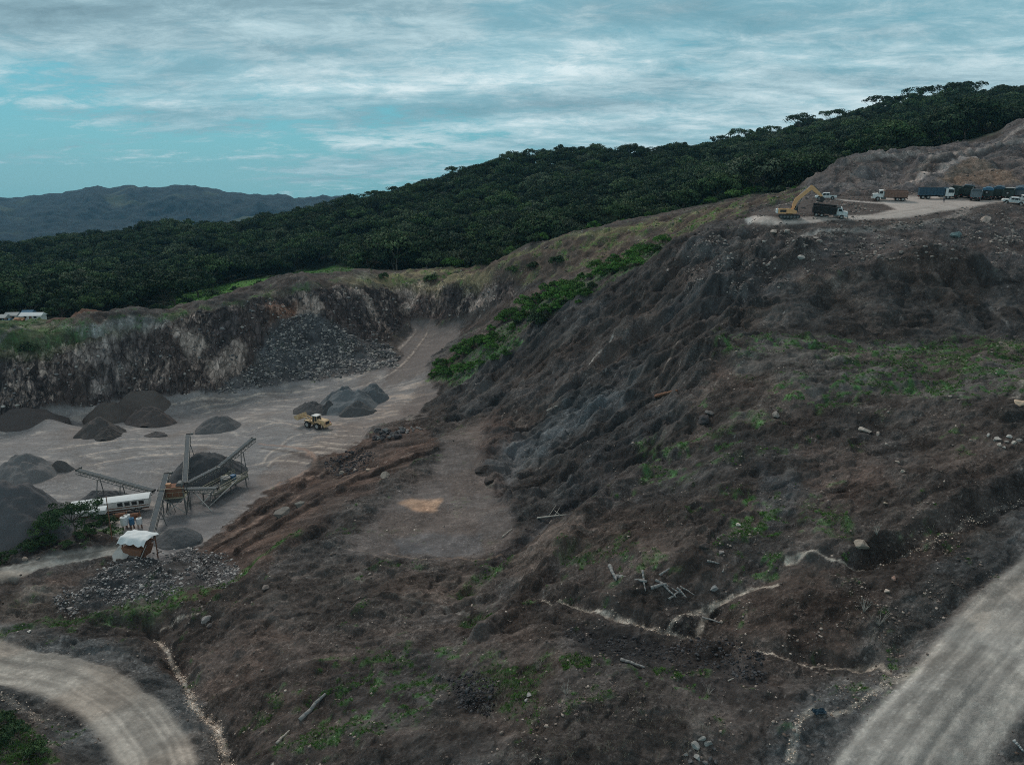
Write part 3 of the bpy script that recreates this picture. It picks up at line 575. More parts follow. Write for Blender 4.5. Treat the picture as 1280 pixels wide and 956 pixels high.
pA = fbm(GX/13+0.5*n_m, GY/9+0.5*n_m+0.3*S1, 4, 171); pB = fbm(GX/4.2+0.5*n_f, GY/3.2+0.4*S1, 4, 173); pC = fbm(GX/18, GY/13, 3, 175)
ph = np.clip(hill_+0.5*MOUND+0.4*SPOIL, 0, 1)*nearw
colr *= (1+ph*(0.42*(sstep(-0.06, 0.12, pA)-0.55)+0.30*(sstep(-0.05, 0.15, pB)-0.5)))[..., None]
colr *= 1+(ph*(sstep(-0.1, 0.15, pC)-0.5))[..., None]*np.array([0.14, 0.0, -0.10])
_l = colr.mean(-1, keepdims=True); _k = (0.42*hill_)[..., None]; colr = colr*(1-_k)+_l*np.array([1.04, 1.0, 0.96])*_k; colr = colr*(1-hill_[..., None]*np.array([0.07, 0.02, 0.0]))
colr = np.clip(colr, 0.004, 0.8)

# one sheet, cut along the zones into the named surfaces
dPx = np.gradient(GX, axis=0); dPy = np.gradient(GY, axis=0); dPz = np.gradient(GZ, axis=0)
dQx = np.gradient(GX, axis=1); dQy = np.gradient(GY, axis=1); dQz = np.gradient(GZ, axis=1)
NRM = np.stack([dPy*dQz-dPz*dQy, dPz*dQx-dPx*dQz, dPx*dQy-dPy*dQx], -1)
NRM /= np.linalg.norm(NRM, axis=-1, keepdims=True)+1e-12
NRM *= np.sign(NRM[..., 2:3])

def new_mat(name, rough=0.95):
    global nt
    m = bpy.data.materials.new(name); m.use_nodes = True; nt = m.node_tree
    b = nt.nodes['Principled BSDF']; b.inputs['Roughness'].default_value = rough
    b.inputs['Specular IOR Level'].default_value = 0.25
    return m, b
def soil_material():
    m, b = new_mat('soil_and_rock', 0.96)
    at = N('ShaderNodeAttribute', attribute_name='soil'); tc = N('ShaderNodeNewGeometry')
    n = N('ShaderNodeTexNoise'); L(tc.outputs['Position'], n.inputs[0]); n.inputs['Scale'].default_value = 3.5; n.inputs['Detail'].default_value = 6; n.inputs['Roughness'].default_value = 0.7
    f = ramp_(n.outputs[0], [(0.28, 0.68), (0.72, 1.34)])
    L(mix_(1.0, at.outputs['Color'], f, 'MULTIPLY'), b.inputs['Base Color'])
    vo = N('ShaderNodeTexVoronoi'); L(tc.outputs['Position'], vo.inputs[0]); vo.inputs['Scale'].default_value = 5.0; vs_ = N('ShaderNodeSeparateColor'); L(vo.outputs['Color'], vs_.inputs[0])
    vo2 = N('ShaderNodeTexVoronoi'); L(tc.outputs['Position'], vo2.inputs[0]); vo2.inputs['Scale'].default_value = 1.8; vs2 = N('ShaderNodeSeparateColor'); L(vo2.outputs['Color'], vs2.inputs[0])
    f = math_('MULTIPLY', math_('MULTIPLY', f, ramp_(vs_.outputs[0], [(0.0, 0.80), (0.8, 1.03), (0.97, 1.6)])), ramp_(vs2.outputs[0], [(0.0, 0.9), (0.9, 1.05), (1.0, 1.4)]))
    ga = N('ShaderNodeAttribute', attribute_name='grain')
    f = mix_(ga.outputs['Fac'], (1, 1, 1), f)
    L(mix_(1.0, at.outputs['Color'], f, 'MULTIPLY'), b.inputs['Base Color'])
    n2 = N('ShaderNodeTexNoise'); L(tc.outputs['Position'], n2.inputs[0]); n2.inputs['Scale'].default_value = 1.6; n2.inputs['Detail'].default_value = 8; n2.inputs['Roughness'].default_value = 0.75
    bp = N('ShaderNodeBump'); L(math_('ADD', math_('MULTIPLY', ga.outputs['Fac'], 0.75), 0.2), bp.inputs['Strength']); bp.inputs['Distance'].default_value = 0.6
    L(n2.outputs[0], bp.inputs['Height']); L(bp.outputs[0], b.inputs['Normal'])
    b.inputs['Specular IOR Level'].default_value = 0.12
    return m
SOIL = soil_material()
def rock_material():
    m, b = new_mat('fractured_rock', 0.95)
    at = N('ShaderNodeAttribute', attribute_name='soil'); g = N('ShaderNodeNewGeometry')
    mp = N('ShaderNodeMapping'); L(g.outputs['Position'], mp.inputs[0]); mp.inputs['Rotation'].default_value = (0.3, 0.6, 0.4); mp.inputs['Scale'].default_value = (1.6, 1.0, 0.8)
    dn = N('ShaderNodeTexNoise'); L(mp.outputs[0], dn.inputs[0]); dn.inputs['Scale'].default_value = 0.35; dn.inputs['Detail'].default_value = 5
    wv = mix_(0.75, mp.outputs[0], dn.outputs['Color'], 'LINEAR_LIGHT')
    v1 = N('ShaderNodeTexVoronoi'); L(wv, v1.inputs[0]); v1.inputs['Scale'].default_value = 0.42
    v2 = N('ShaderNodeTexVoronoi'); L(wv, v2.inputs[0]); v2.inputs['Scale'].default_value = 1.1
    e1 = N('ShaderNodeTexVoronoi', feature='DISTANCE_TO_EDGE'); L(wv, e1.inputs[0]); e1.inputs['Scale'].default_value = 0.42
    s1 = N('ShaderNodeSeparateColor'); L(v1.outputs['Color'], s1.inputs[0]); s2 = N('ShaderNodeSeparateColor'); L(v2.outputs['Color'], s2.inputs[0])
    big = N('ShaderNodeTexNoise'); L(g.outputs['Position'], big.inputs[0]); big.inputs['Scale'].default_value = 0.085; big.inputs['Detail'].default_value = 4; big.inputs['Roughness'].default_value = 0.65
    f = math_('MULTIPLY', ramp_(math_('ADD', math_('MULTIPLY', s1.outputs[0], 0.5), math_('MULTIPLY', s2.outputs[0], 0.5)), [(0.1, 0.6), (0.6, 1.0), (0.9, 1.55)]), ramp_(e1.outputs[0], [(0.0, 0.5), (0.07, 1.0)]))
    m3 = N('ShaderNodeMapping'); L(g.outputs['Position'], m3.inputs[0]); m3.inputs['Rotation'].default_value = (0.0, 0.9, 0.2); m3.inputs['Scale'].default_value = (1.2, 0.7, 0.36)
    stn = N('ShaderNodeTexNoise'); L(m3.outputs[0], stn.inputs[0]); stn.inputs['Scale'].default_value = 0.62; stn.inputs['Detail'].default_value = 9; stn.inputs['Roughness'].default_value = 0.72; stn.inputs['Distortion'].default_value = 0.8
    f = math_('MULTIPLY', f, ramp_(stn.outputs[0], [(0.34, 0.45), (0.5, 1.0), (0.66, 1.6)]))
    pale = math_('MULTIPLY', ramp_(big.outputs[0], [(0.47, 0.0), (0.60, 1.0)]), math_('MULTIPLY', ramp_(stn.outputs[0], [(0.47, 0.0), (0.60, 1.0)]), ramp_(s2.outputs[1], [(0.2, 0.55), (0.7, 1.0)])))
    base = mix_(pale, at.outputs['Color'], (0.36, 0.28, 0.24))
    L(mix_(1.0, base, f, 'MULTIPLY'), b.inputs['Base Color'])
    bh = math_('ADD', math_('MULTIPLY', s1.outputs[1], 0.9), math_('MULTIPLY', s2.outputs[2], 0.5))
    bp = N('ShaderNodeBump'); bp.inputs['Strength'].default_value = 0.9; bp.inputs['Distance'].default_value = 0.9
    L(bh, bp.inputs['Height']); L(bp.outputs[0], b.inputs['Normal'])
    return m
ROCKFACE = rock_material()
zid = np.zeros(GX.shape, int)
zid[(WALL > 0.5) & (TALUS < 0.5)] = 1; zid[FLOOR > 0.5] = 2
for k, r_ in enumerate((R1, R2, R3, R4a)): zid[r_[0] > 0.5] = 3+k
zid[forest > 0.5] = 7
fid = zid[:-1, :-1]
NAMES = [('ground', 'scarred brown and grey earth hillside around the quarry pit', 'ground'),
         ('quarry_face', 'fractured dark rock face with pale streaks along the far side of the pit', 'rock face'),
         ('quarry_floor', 'flat grey gravel floor of the quarry pit with vehicle tracks', 'quarry floor'),
         ('dirt_road', 'pale straight dirt haul road climbing at the lower right', 'road'),
         ('dirt_road', 'pale curving dirt road at the lower left corner', 'road'),
         ('dirt_road', 'narrow dirt road leading to the crusher hopper', 'road'),
         ('dirt_road', 'pale dirt road across the upper terrace under the dump trucks', 'road'),
         ('forest_floor', 'green valley and hillside ground under the forest beyond the quarry', 'ground')]
ii = np.arange(NU*NV).reshape(NU, NV)
quads = np.stack([ii[:-1, :-1], ii[1:, :-1], ii[1:, 1:], ii[:-1, 1:]], -1)
PTS = np.stack([GX, GY, GZ], -1).reshape(-1, 3); CF = colr.reshape(-1, 3); GRAIN = np.clip((1-0.72*np.clip(R1[0]+R2[0]+R3[0]+R4a[0]+PLATEAU, 0, 1))*(1-0.55*FLOOR)*(1-0.45*MID)*(0.55+0.6*sstep(-0.3, 0.3, fbm(GX/7, GY/7, 3, 141))), 0, 1).reshape(-1); NF = NRM.reshape(-1, 3)
def np_mesh(name, verts, faces, col=None, attr='soil', nrm=None, mat=None):
    me = bpy.data.meshes.new(name); k = faces.shape[1]
    me.vertices.add(len(verts)); me.vertices.foreach_set('co', np.ascontiguousarray(verts, np.float32).ravel())
    me.loops.add(faces.size); me.loops.foreach_set('vertex_index', np.ascontiguousarray(faces, np.int32).ravel())
    me.polygons.add(len(faces)); me.polygons.foreach_set('loop_start', np.arange(0, faces.size, k, dtype=np.int32))
    me.update(calc_edges=True)
    if col is not None:
        a = me.attributes.new(attr, 'FLOAT_COLOR', 'POINT')
        a.data.foreach_set('color', np.concatenate([col, np.ones((len(col), 1))], 1).astype(np.float32).ravel())
    if nrm is not None:
        me.polygons.foreach_set('use_smooth', np.ones(len(faces), bool))
        me.normals_split_custom_set_from_vertices(nrm.astype(np.float32).tolist())
    if mat: me.materials.append(mat)
    return me
def link(name, me, parent=None, **props):
    o = bpy.data.objects.new(name, me); COL.objects.link(o)
    if parent: o.parent = parent
    for k, v in props.items(): o[k] = v
    return o
for k, (nm, lab, cat) in enumerate(NAMES):
    fs = quads[fid == k]
    if not len(fs): continue
    used, inv = np.unique(fs.ravel(), return_inverse=True)
    me = np_mesh(nm, PTS[used], inv.reshape(-1, 4), CF[used], 'soil', NF[used] if k not in (0, 1) else None, ROCKFACE if nm == 'quarry_face' else SOIL)
    ag = me.attributes.new('grain', 'FLOAT', 'POINT'); ag.data.foreach_set('value', GRAIN[used].astype(np.float32))
    link(nm, me, label=lab, category=cat, kind='structure')

# far country: the plain and the mountain range
fu_, fv_ = np.meshgrid(np.linspace(-1.45, 1.45, 520), np.linspace(math.log(880), math.log(5300), 420), indexing='ij')
FY = np.exp(fv_); FX = fu_*FY
mx = [ -500, -200, 0, 40, 85, 130, 165, 210, 260, 300, 350, 395, 500, 700, 1000, 1600]
my = [ 262, 250, 250, 245, 241, 236, 234, 238, 238, 245, 252, 250, 252, 256, 262, 265]
mu = [ray(a, b)[0] for a, b in zip(mx, my)]; mz = [60+ray(a, b)[1]*3500 for a, b in zip(mx, my)]
crest = np.interp(fu_, mu, mz)+60*fbm(fu_*11, fu_*0+0.37, 6, 111, 0.6)+14
env = np.exp(-(np.maximum(3500-FY, 0)/900)**2)*np.exp(-(np.maximum(FY-3500, 0)/1800)**2)
plain = -95.0
env2 = sstep(1800, 3500, FY+260*fbm(FX/700, FY/700, 3, 11))
rg = ridged(FX/420, FY/640, 6, 101)
hz = plain+(crest-plain)*np.clip(env2*(1-0.75*(1-rg)*(1-env2**6)), 0, 1)*np.where(FY > 3500, env, 1)
edge = np.interp(fu_, [ray(a, 200)[0] for a in (-200, 0, 200, 400, 650, 900, 1200, 1420)], (-30, -20, -5, 10, 60, 75, 110, 110))
bl = sstep(880, 1700, FY); hz = edge*(1-bl)+hz*bl-(1-sstep(880, 900, FY))*1.0
hz = hz+(fbm(FX/34, FY/40, 3, 12)*9+fbm(FX/150, FY/200, 2, 14)*14)*sstep(1000, 2000, FY)
tree_n = fbm(FX/28, FY/40, 3, 105)
fc = np.zeros(FX.shape+(3,)); fc[:] = C(16, 30, 38)  # blue of the distant haze mixed into the woodland colour
k_ = sstep(0.1, 0.4, tree_n)[..., None]*0.5; fc = fc*(1-k_)+np.array(C(28, 44, 46))*k_
k_ = (sstep(0.25, 0.5, fbm(FX/260, FY/420, 4, 107)))[..., None]*0.6; fc = fc*(1-k_)+np.array(C(56, 66, 56))*k_
i2 = np.arange(520*420).reshape(520, 420); q2 = np.stack([i2[:-1, :-1], i2[1:, :-1], i2[1:, 1:], i2[:-1, 1:]], -1).reshape(-1, 4)
g0 = np.gradient(FX, axis=0), np.gradient(FY, axis=0), np.gradient(hz, axis=0); g1 = np.gradient(FX, axis=1), np.gradient(FY, axis=1), np.gradient(hz, axis=1)
nn = np.stack([g0[1]*g1[2]-g0[2]*g1[1], g0[2]*g1[0]-g0[0]*g1[2], g0[0]*g1[1]-g0[1]*g1[0]], -1); nn /= np.linalg.norm(nn, axis=-1, keepdims=True); nn *= np.sign(nn[..., 2:3])
link('mountains', np_mesh('mountains', np.stack([FX, FY, hz], -1).reshape(-1, 3), q2, fc.reshape(-1, 3), 'soil', nn.reshape(-1, 3), SOIL), label='blue wooded mountain range and plain on the horizon', category='mountains', kind='structure')
print('terrain done')
# ---------------------------------------------------------------- haze
def box_mesh(name, lo, hi):
    v = [(x, y, z) for x in (lo[0], hi[0]) for y in (lo[1], hi[1]) for z in (lo[2], hi[2])]
    f = [(0, 1, 3, 2), (4, 6, 7, 5), (0, 4, 5, 1), (2, 3, 7, 6), (0, 2, 6, 4), (1, 5, 7, 3)]
    me = bpy.data.meshes.new(name); me.from_pydata(v, [], f); me.update(); return me
hm = bpy.data.materials.new('haze'); hm.use_nodes = True; nt = hm.node_tree; nt.nodes.clear()
pv_ = N('ShaderNodeVolumePrincipled'); pv_.inputs['Color'].default_value = (0.35, 0.72, 1.0, 1); pv_.inputs['Density'].default_value = 0.00006; pv_.inputs['Anisotropy'].default_value = 0.0
mo = N('ShaderNodeOutputMaterial'); L(pv_.outputs[0], mo.inputs['Volume'])
hb = box_mesh('haze', (-7100, -30, -140), (7100, 5400, 260)); hb.materials.append(hm)
HAZE = True
if HAZE: link('haze', hb, label='thin blue haze hanging over the valley and mountains', category='haze', kind='stuff')

# ---------------------------------------------------------------- vegetation
def leaf_material(name, c_dark, c_light, c_alt=None):
    m, b = new_mat(name, 0.85); b.inputs['Specular IOR Level'].default_value = 0.15
    at = N('ShaderNodeAttribute', attribute_name='tint'); oi = N('ShaderNodeObjectInfo')
    s = N('ShaderNodeSeparateColor'); L(at.outputs['Color'], s.inputs[0])
    dk = tuple(0.72*v for v in c_dark); r = ramp_(oi.outputs['Random'], [(0.0, dk), (0.45, c_dark), (0.72, tuple(0.5*(a+b) for a, b in zip(c_dark, c_light))), (0.9, c_light), (1.0, c_alt or c_light)])
    L(mix_(1.0, mix_(math_('MULTIPLY', s.outputs[1], 0.5), r, c_light), s.outputs[0], 'MULTIPLY'), b.inputs['Base Color'])
    return m
BARK, _b = new_mat('bark', 0.95); _b.inputs['Base Color'].default_value = (0.13, 0.11, 0.09, 1)
PBARK, _b = new_mat('pale_bark', 0.95); _b.inputs['Base Color'].default_value = (0.22, 0.19, 0.17, 1)
LEAF = leaf_material('forest_leaves', (0.036, 0.060, 0.034), (0.080, 0.130, 0.050), (0.115, 0.135, 0.090))
SHRUB = leaf_material('shrub_leaves', (0.070, 0.150, 0.038), (0.105, 0.240, 0.050), (0.130, 0.190, 0.070))
ACACIA = leaf_material('feathery_leaves', (0.045, 0.085, 0.038), (0.075, 0.130, 0.050))
def tubes_mesh(name, segs, mat, ns=6):
    """segs: list of (p, q, r0, r1)"""
    V = []; Fc = []
    for p, q, r0, r1 in segs:
        p = Vector(p); q = Vector(q); d = (q-p).normalized(); a = d.orthogonal().normalized(); b_ = d.cross(a); o = len(V)
        for (c_, r_) in ((p, r0), (q, r1)):
            for k in range(ns):
                t = 2*math.pi*k/ns; V.append(c_+a*math.cos(t)*r_+b_*math.sin(t)*r_)
        for k in range(ns): Fc.append((o+k, o+(k+1) % ns, o+ns+(k+1) % ns, o+ns+k))
        Fc.append(tuple(o+ns-1-k for k in range(ns))); Fc.append(tuple(o+ns+k for k in range(ns)))
    me = bpy.data.meshes.new(name); me.from_pydata([tuple(v) for v in V], [], Fc); me.update()
    me.polygons.foreach_set('use_smooth', [True]*len(me.polygons))
    if mat: me.materials.append(mat)
    return me
def crown_mesh(name, seed, Rr, H0, H1, clumps, leaves, leaf, mat, dome=0.6, spread=1.0, cs=0.30, up=0.55):
    g = np.random.default_rng(seed)
    a = g.uniform(0, 2*np.pi, clumps); r = np.sqrt(g.uniform(0.0, 1, clumps))*Rr*spread
    h = H0+(H1-H0)*(np.sqrt(np.clip(1-(r/(Rr*1.06))**2, 0, 1))*dome+(1-dome)*g.uniform(0.2, 1.0, clumps))-g.uniform(0, 0.35, clumps)*(H1-H0)*(g.uniform(0, 1, clumps) < 0.5)
    cr = Rr*cs*g.uniform(0.6, 1.25, clumps)
    cc = np.stack([r*np.cos(a), r*np.sin(a), h-cr*0.5], 1)
    k = np.repeat(np.arange(clumps), leaves); n = len(k)
    d = g.normal(size=(n, 3)); d[:, 2] = d[:, 2]*0.8+up; d /= np.linalg.norm(d, axis=1, keepdims=True)
    p = cc[k]+d*np.array([1, 1, 0.62])*cr[k][:, None]*g.uniform(0.72, 1.06, (n, 1))
    nrm = d+g.normal(size=(n, 3))*0.45; nrm /= np.linalg.norm(nrm, axis=1, keepdims=True)
    t = np.cross(nrm, g.normal(size=(n, 3))); t /= np.linalg.norm(t, axis=1, keepdims=True); b_ = np.cross(nrm, t)
    s = leaf*g.uniform(0.6, 1.3, (n, 1)); s2 = s*g.uniform(0.45, 0.9, (n, 1))
    V = np.stack([p-t*s, p-b_*s2, p+t*s, p+b_*s2], 1).reshape(-1, 3)
    cb = g.uniform(0.6, 1.3, clumps)[k]*g.uniform(0.65, 1.3, n); ct = g.uniform(0, 1, clumps)[k]*g.uniform(0.3, 1, n)
    col = np.repeat(np.stack([cb, ct, cb], 1), 4, axis=0)
    me = np_mesh(name, V, np.arange(n*4).reshape(-1, 4), col, 'tint', None, mat)
    return me, cc
def trunk_segs(cc, H0, r0, seed, nl=6, base=0.0):
    g = random.Random(seed); segs = []; top = Vector((g.uniform(-.3, .3), g.uniform(-.3, .3), H0*0.75)); mid = Vector((g.uniform(-.25, .25), g.uniform(-.25, .25), H0*0.4))
    segs.append(((0, 0, -0.6-base), mid, r0, r0*0.8)); segs.append((mid, top, r0*0.8, r0*0.62))
    for k in g.sample(range(len(cc)), min(nl, len(cc))):
        c = Vector(cc[k]); m_ = top.lerp(c, 0.5)+Vector((0, 0, -0.08*H0)); segs.append((top-Vector((0, 0, .1)), m_, r0*0.5, r0*0.3)); segs.append((m_, c, r0*0.3, r0*0.1))
    return segs
PROTO = []   # (crown mesh, trunk mesh, nominal height)
for k, (Rr, H0, H1, cl, lv, lf, dm) in enumerate([(4.8, 3.2, 8.6, 26, 95, 0.28, 0.85), (5.8, 4.2, 9.6, 34, 90, 0.29, 0.8), (3.9, 2.6, 9.4, 20, 100, 0.27, 0.9), (5.2, 3.0, 7.4, 28, 90, 0.28, 0.75), (3.2, 2.2, 6.6, 16, 95, 0.26, 0.85), (6.4, 4.0, 8.8, 40, 85, 0.30, 0.7)]):
    me, cc = crown_mesh('crown', 100+k, Rr, H0, H1, cl, lv, lf, LEAF, dm, 0.95, 0.33, 0.5)
    PROTO.append((me, tubes_mesh('trunk', trunk_segs(cc, H0, 0.26, 200+k), BARK), H1))
UMB = []
for k, (Rr, H0, H1, cl) in enumerate([(6.2, 8.2, 11.0, 22), (5.2, 7.4, 10.4, 18), (7.0, 8.8, 12.0, 26)]):
    me, cc = crown_mesh('crown', 130+k, Rr, H0, H1, cl, 44, 0.34, LEAF, 0.72, 1.0, 0.25, 0.5)
    UMB.append((me, tubes_mesh('trunk', trunk_segs(cc, H0*0.8, 0.24, 230+k, 14), BARK), H1))
def empty(name, loc, rz=0.0, sc_=1.0, **props):
    o = bpy.data.objects.new(name, None); COL.objects.link(o); o.location = loc; o.rotation_euler = (0, 0, rz); o.scale = (sc_,)*3 if not hasattr(sc_, '__len__') else sc_
    o.empty_display_size = 0.3
    for k, v in props.items(): o[k] = v
    return o
def put_tree(name, proto, loc, rz, s, label, cat, group):
    r = empty(name, loc, rz, s, label=label, category=cat, group=group)
    link('trunk', proto[1], r); link('crown', proto[0], r); return r

# forest sites on a jittered grid, thinned where the clearing and the bare ridges lie
g_ = np.random.default_rng(11)
foot_px = [-300, -100, 60, 130, 200, 228, 262, 300, 340, 400, 428, 440, 500, 600, 700, 800, 900, 950, 1000, 1050, 1100, 1200, 1290, 1500]
foot_Y = [250, 248, 252, 262, 278, 300, 345, 384, 404, 424, 424, 316, 292, 288, 284, 288, 296, 300, 290, 275, 288, 300, 316, 330]
fu0 = [ray(a, 300)[0] for a in foot_px]
SITES = []
sp_ = 9.2
xs = np.arange(-760, 800, sp_); ys = np.arange(245, 760, sp_)
xx, yy = np.meshgrid(xs, ys); xx = xx+g_.uniform(-.42, .42, xx.shape)*sp_; yy = yy+g_.uniform(-.42, .42, yy.shape)*sp_
m = (np.abs(xx/yy) < 0.98) & (yy > np.interp(xx/yy, fu0, foot_Y)); xx = xx[m]; yy = yy[m]
zz = ground_z(xx, yy)
def visible(x, y, ztop):
    t = np.linspace(0.1, 0.985, 150); v = np.ones(x.shape, bool)
    for k in t:
        v &= ground_z(x*k, np.maximum(y*k, 28)) < CZ+(ztop-CZ)*k
    return v
vis = visible(xx, yy, zz+9.5); xx, yy, zz = xx[vis], yy[vis], zz[vis]
# trees hidden by the next ones downhill are kept only near the front
ppx, ppy = to_px(xx, yy, zz+7)
inf = (ppx > -60) & (ppx < 1345)
big = fbm(xx/60, yy/60, 2, 201)
szs = 1.42*(0.58+0.72*g_.uniform(0, 1, len(xx))**1.5)*(1+0.22*big)*np.clip(1.0-0.25*sstep(420, 700, yy)+0.1, 0.7, 1.2)
knd = g_.integers(0, 6, len(xx)); rot = g_.uniform(0, 6.28, len(xx))
# skyline: for every column the farthest tree that still shows
sky_idx = []
colw = 13
for c0 in range(380, 1300, colw):
    k = np.nonzero((ppx >= c0) & (ppx < c0+colw))[0]
    if len(k): sky_idx.append(k[np.argmin(ppy[k])])
sky_idx = sky_idx[::1]
skyset = set(int(k) for k in sky_idx)
size_px = szs*9*F0/yy*inf
order = [int(k) for k in np.argsort(-size_px) if int(k) not in skyset]
indiv = order[:300-len(skyset)]
rest_i = np.array([k for k in range(len(xx)) if k not in skyset and k not in set(indiv)])
print('forest sites', len(xx), 'skyline', len(skyset), 'rest', len(rest_i))
def tree_words(px, Y):
    if px < 135: return 'dark green tree at the forest edge behind the village roofs', 'trees behind the village'
    if px < 262: return 'dark green tree in the valley forest left of the bright clearing', 'trees left of the clearing'
    if px < 436: return 'dark green tree along the upper edge of the bright valley clearing', 'trees above the clearing'
    if px < 640: return 'dark green tree at the forest foot behind the low end of the spoil ridge', 'trees behind the low spoil ridge'
    if px < 960: return 'dark green tree at the forest foot behind the high grey spoil ridge', 'trees behind the high spoil ridge'
    return 'dark green tree of the hill forest behind the bare mounds at upper right', 'trees behind the bare mounds'
protos_used = {}
for k in indiv:
    p = PROTO[knd[k]]; lab, grp = tree_words(ppx[k], yy[k])
    t = put_tree('forest_tree', p, (xx[k], yy[k], zz[k]), rot[k], szs[k], lab, 'tree', grp)
    protos_used.setdefault(int(knd[k]), t)
sk_lab = [('flat-topped tree on the skyline of the left shoulder of the forest hill', 'skyline trees of the left shoulder'), ('umbrella-shaped tree on the middle skyline of the forest hill', 'skyline trees of the middle hill'), ('flat-topped tree on the highest skyline at upper right', 'skyline trees at upper right')]
for n_i, k in enumerate(sorted(skyset, key=lambda q: ppx[q])):
    tall = g_.uniform() < 0.62; p = UMB[g_.integers(0, 3)] if tall else PROTO[g_.integers(0, 4)]
    lab, grp = sk_lab[0 if ppx[k] < 560 else 1 if ppx[k] < 900 else 2]
    put_tree('forest_tree', p, (xx[k], yy[k], zz[k]-0.3), rot[k], float(g_.uniform(1.05, 1.45) if ppx[k] < 880 else g_.uniform(1.25, 1.75)) if tall else szs[k]*1.05, lab, 'tree', grp)

def scatter_object(name, pts, kinds, rots, scales, protos, **props):
    """many plants as one object: instances on the points of one mesh"""
    me = bpy.data.meshes.new(name); me.vertices.add(len(pts)); me.vertices.foreach_set('co', np.asarray(pts, np.float32).ravel())
    for nm, dt, arr in (('pk', 'INT', kinds), ('ps', 'FLOAT', scales)):
        a = me.attributes.new(nm, dt, 'POINT'); a.data.foreach_set('value', np.asarray(arr, np.int32 if dt == 'INT' else np.float32))
    a = me.attributes.new('pr', 'FLOAT_VECTOR', 'POINT'); rv = np.zeros((len(pts), 3), np.float32); rv[:, 2] = rots; a.data.foreach_set('vector', rv.ravel())
    o = link(name, me, **props)
    gt = bpy.data.node_groups.new(name, 'GeometryNodeTree')
    gt.interface.new_socket('Geometry', in_out='INPUT', socket_type='NodeSocketGeometry'); gt.interface.new_socket('Geometry', in_out='OUTPUT', socket_type='NodeSocketGeometry')
    gi = gt.nodes.new('NodeGroupInput'); go = gt.nodes.new('NodeGroupOutput'); jn = gt.nodes.new('GeometryNodeJoinGeometry'); gt.links.new(jn.outputs[0], go.inputs[0])
    def attr(nm, dt):
        n = gt.nodes.new('GeometryNodeInputNamedAttribute'); n.data_type = dt; n.inputs[0].default_value = nm; return n.outputs[0]
    for k, po in protos.items():
        ip = gt.nodes.new('GeometryNodeInstanceOnPoints'); gt.links.new(gi.outputs[0], ip.inputs['Points'])
        cm = gt.nodes.new('FunctionNodeCompare'); cm.data_type = 'INT'; cm.operation = 'EQUAL'
        gt.links.new(attr('pk', 'INT'), [i for i in cm.inputs if i.name == 'A' and i.type == 'INT'][0]); [i for i in cm.inputs if i.name == 'B' and i.type == 'INT'][0].default_value = k
        gt.links.new(cm.outputs[0], ip.inputs['Selection'])
        ob = gt.nodes.new('GeometryNodeObjectInfo'); ob.inputs['Object'].default_value = po; ob.transform_space = 'ORIGINAL'; ob.inputs['As Instance'].default_value = True
        gt.links.new(ob.outputs['Geometry'], ip.inputs['Instance'])
        er = gt.nodes.new('FunctionNodeEulerToRotation'); gt.links.new(attr('pr', 'FLOAT_VECTOR'), er.inputs[0]); gt.links.new(er.outputs[0], ip.inputs['Rotation'])
        gt.links.new(attr('ps', 'FLOAT'), ip.inputs['Scale']); gt.links.new(ip.outputs[0], jn.inputs[0])
    md = o.modifiers.new('scatter', 'NODES'); md.node_group = gt; return o
pr_ob = {k: [c for c in t.children if c.name.startswith('crown')][0] for k, t in protos_used.items()}
kk = np.array([k if k in pr_ob else list(pr_ob)[0] for k in knd[rest_i]])
scatter_object('forest', np.stack([xx[rest_i], yy[rest_i], zz[rest_i]], 1), kk, rot[rest_i], szs[rest_i], pr_ob, label='dense dark green forest covering the hill and valley behind the quarry', category='forest', kind='stuff')

# shrubs
def shrub_proto(seed, Rr, H1, cl, lv, lf, mat):
    me, cc = crown_mesh('crown', seed, Rr, 0.15*H1, H1, cl, lv, lf, mat, 0.75, 1.0, 0.32)
    return (me, tubes_mesh('trunk', trunk_segs(cc, H1*0.4, 0.07*Rr**0.5, seed+1, 7), BARK), H1)
SHR = [shrub_proto(300+k, r_, h_, cl, 70, 0.17, SHRUB) for k, (r_, h_, cl) in enumerate([(2.2, 3.0, 26), (2.8, 3.4, 34), (1.7, 2.2, 20)])]
DSH = [shrub_proto(320+k, r_, h_, cl, 50, 0.24, LEAF) for k, (r_, h_, cl) in enumerate([(2.4, 2.8, 22), (3.0, 3.3, 26)])]
def shrub_at(px, py, s, protos, label, group, ymin=30, Y=None, cat='shrub', name='shrub'):
    p = hit(px, py, ymin) if Y is None else Vector((ray(px, py)[0]*Y, Y, gz(ray(px, py)[0]*Y, Y)))
    k = int(g_.integers(0, len(protos)))
    return put_tree(name, protos[k], (p.x, p.y, p.z-0.1), float(g_.uniform(0, 6.28)), s, label, cat, group)
ga = 'bright green shrubs in the gully'
for (px, py, s) in [(745,338,1.2),(768,330,1.1),(790,324,1.1),(812,317,0.9),(728,350,1.1),(752,346,0.9)]:
    shrub_at(px, py, s, SHR, 'bright green shrub at the high upper end of the gully under the spoil ridge', 'shrubs at the upper end of the gully', 180)
for (px, py, s) in [(655,383,1.3),(672,378,1.4),(690,376,1.4),(707,374,1.3),(718,366,1.2),(663,390,1.0),(682,390,1.1),(700,386,1.0),(722,378,1.0),(680,362,1.0),(692,358,0.9),(705,360,0.9)]:
    shrub_at(px, py, s, SHR, 'bright green shrub in the dense clump in the middle of the gully', 'shrubs in the middle clump of the gully', 180)
for (px, py, s) in [(628,402,1.0),(640,398,1.1),(650,402,1.0),(614,412,.8),(598,432,1.0),(585,436,1.0),(572,441,.8),(610,430,.8)]:
    shrub_at(px, py, s, SHR, 'low bright green shrub on the lower gully slope above the pit inlet', 'shrubs on the lower gully slope', 170)
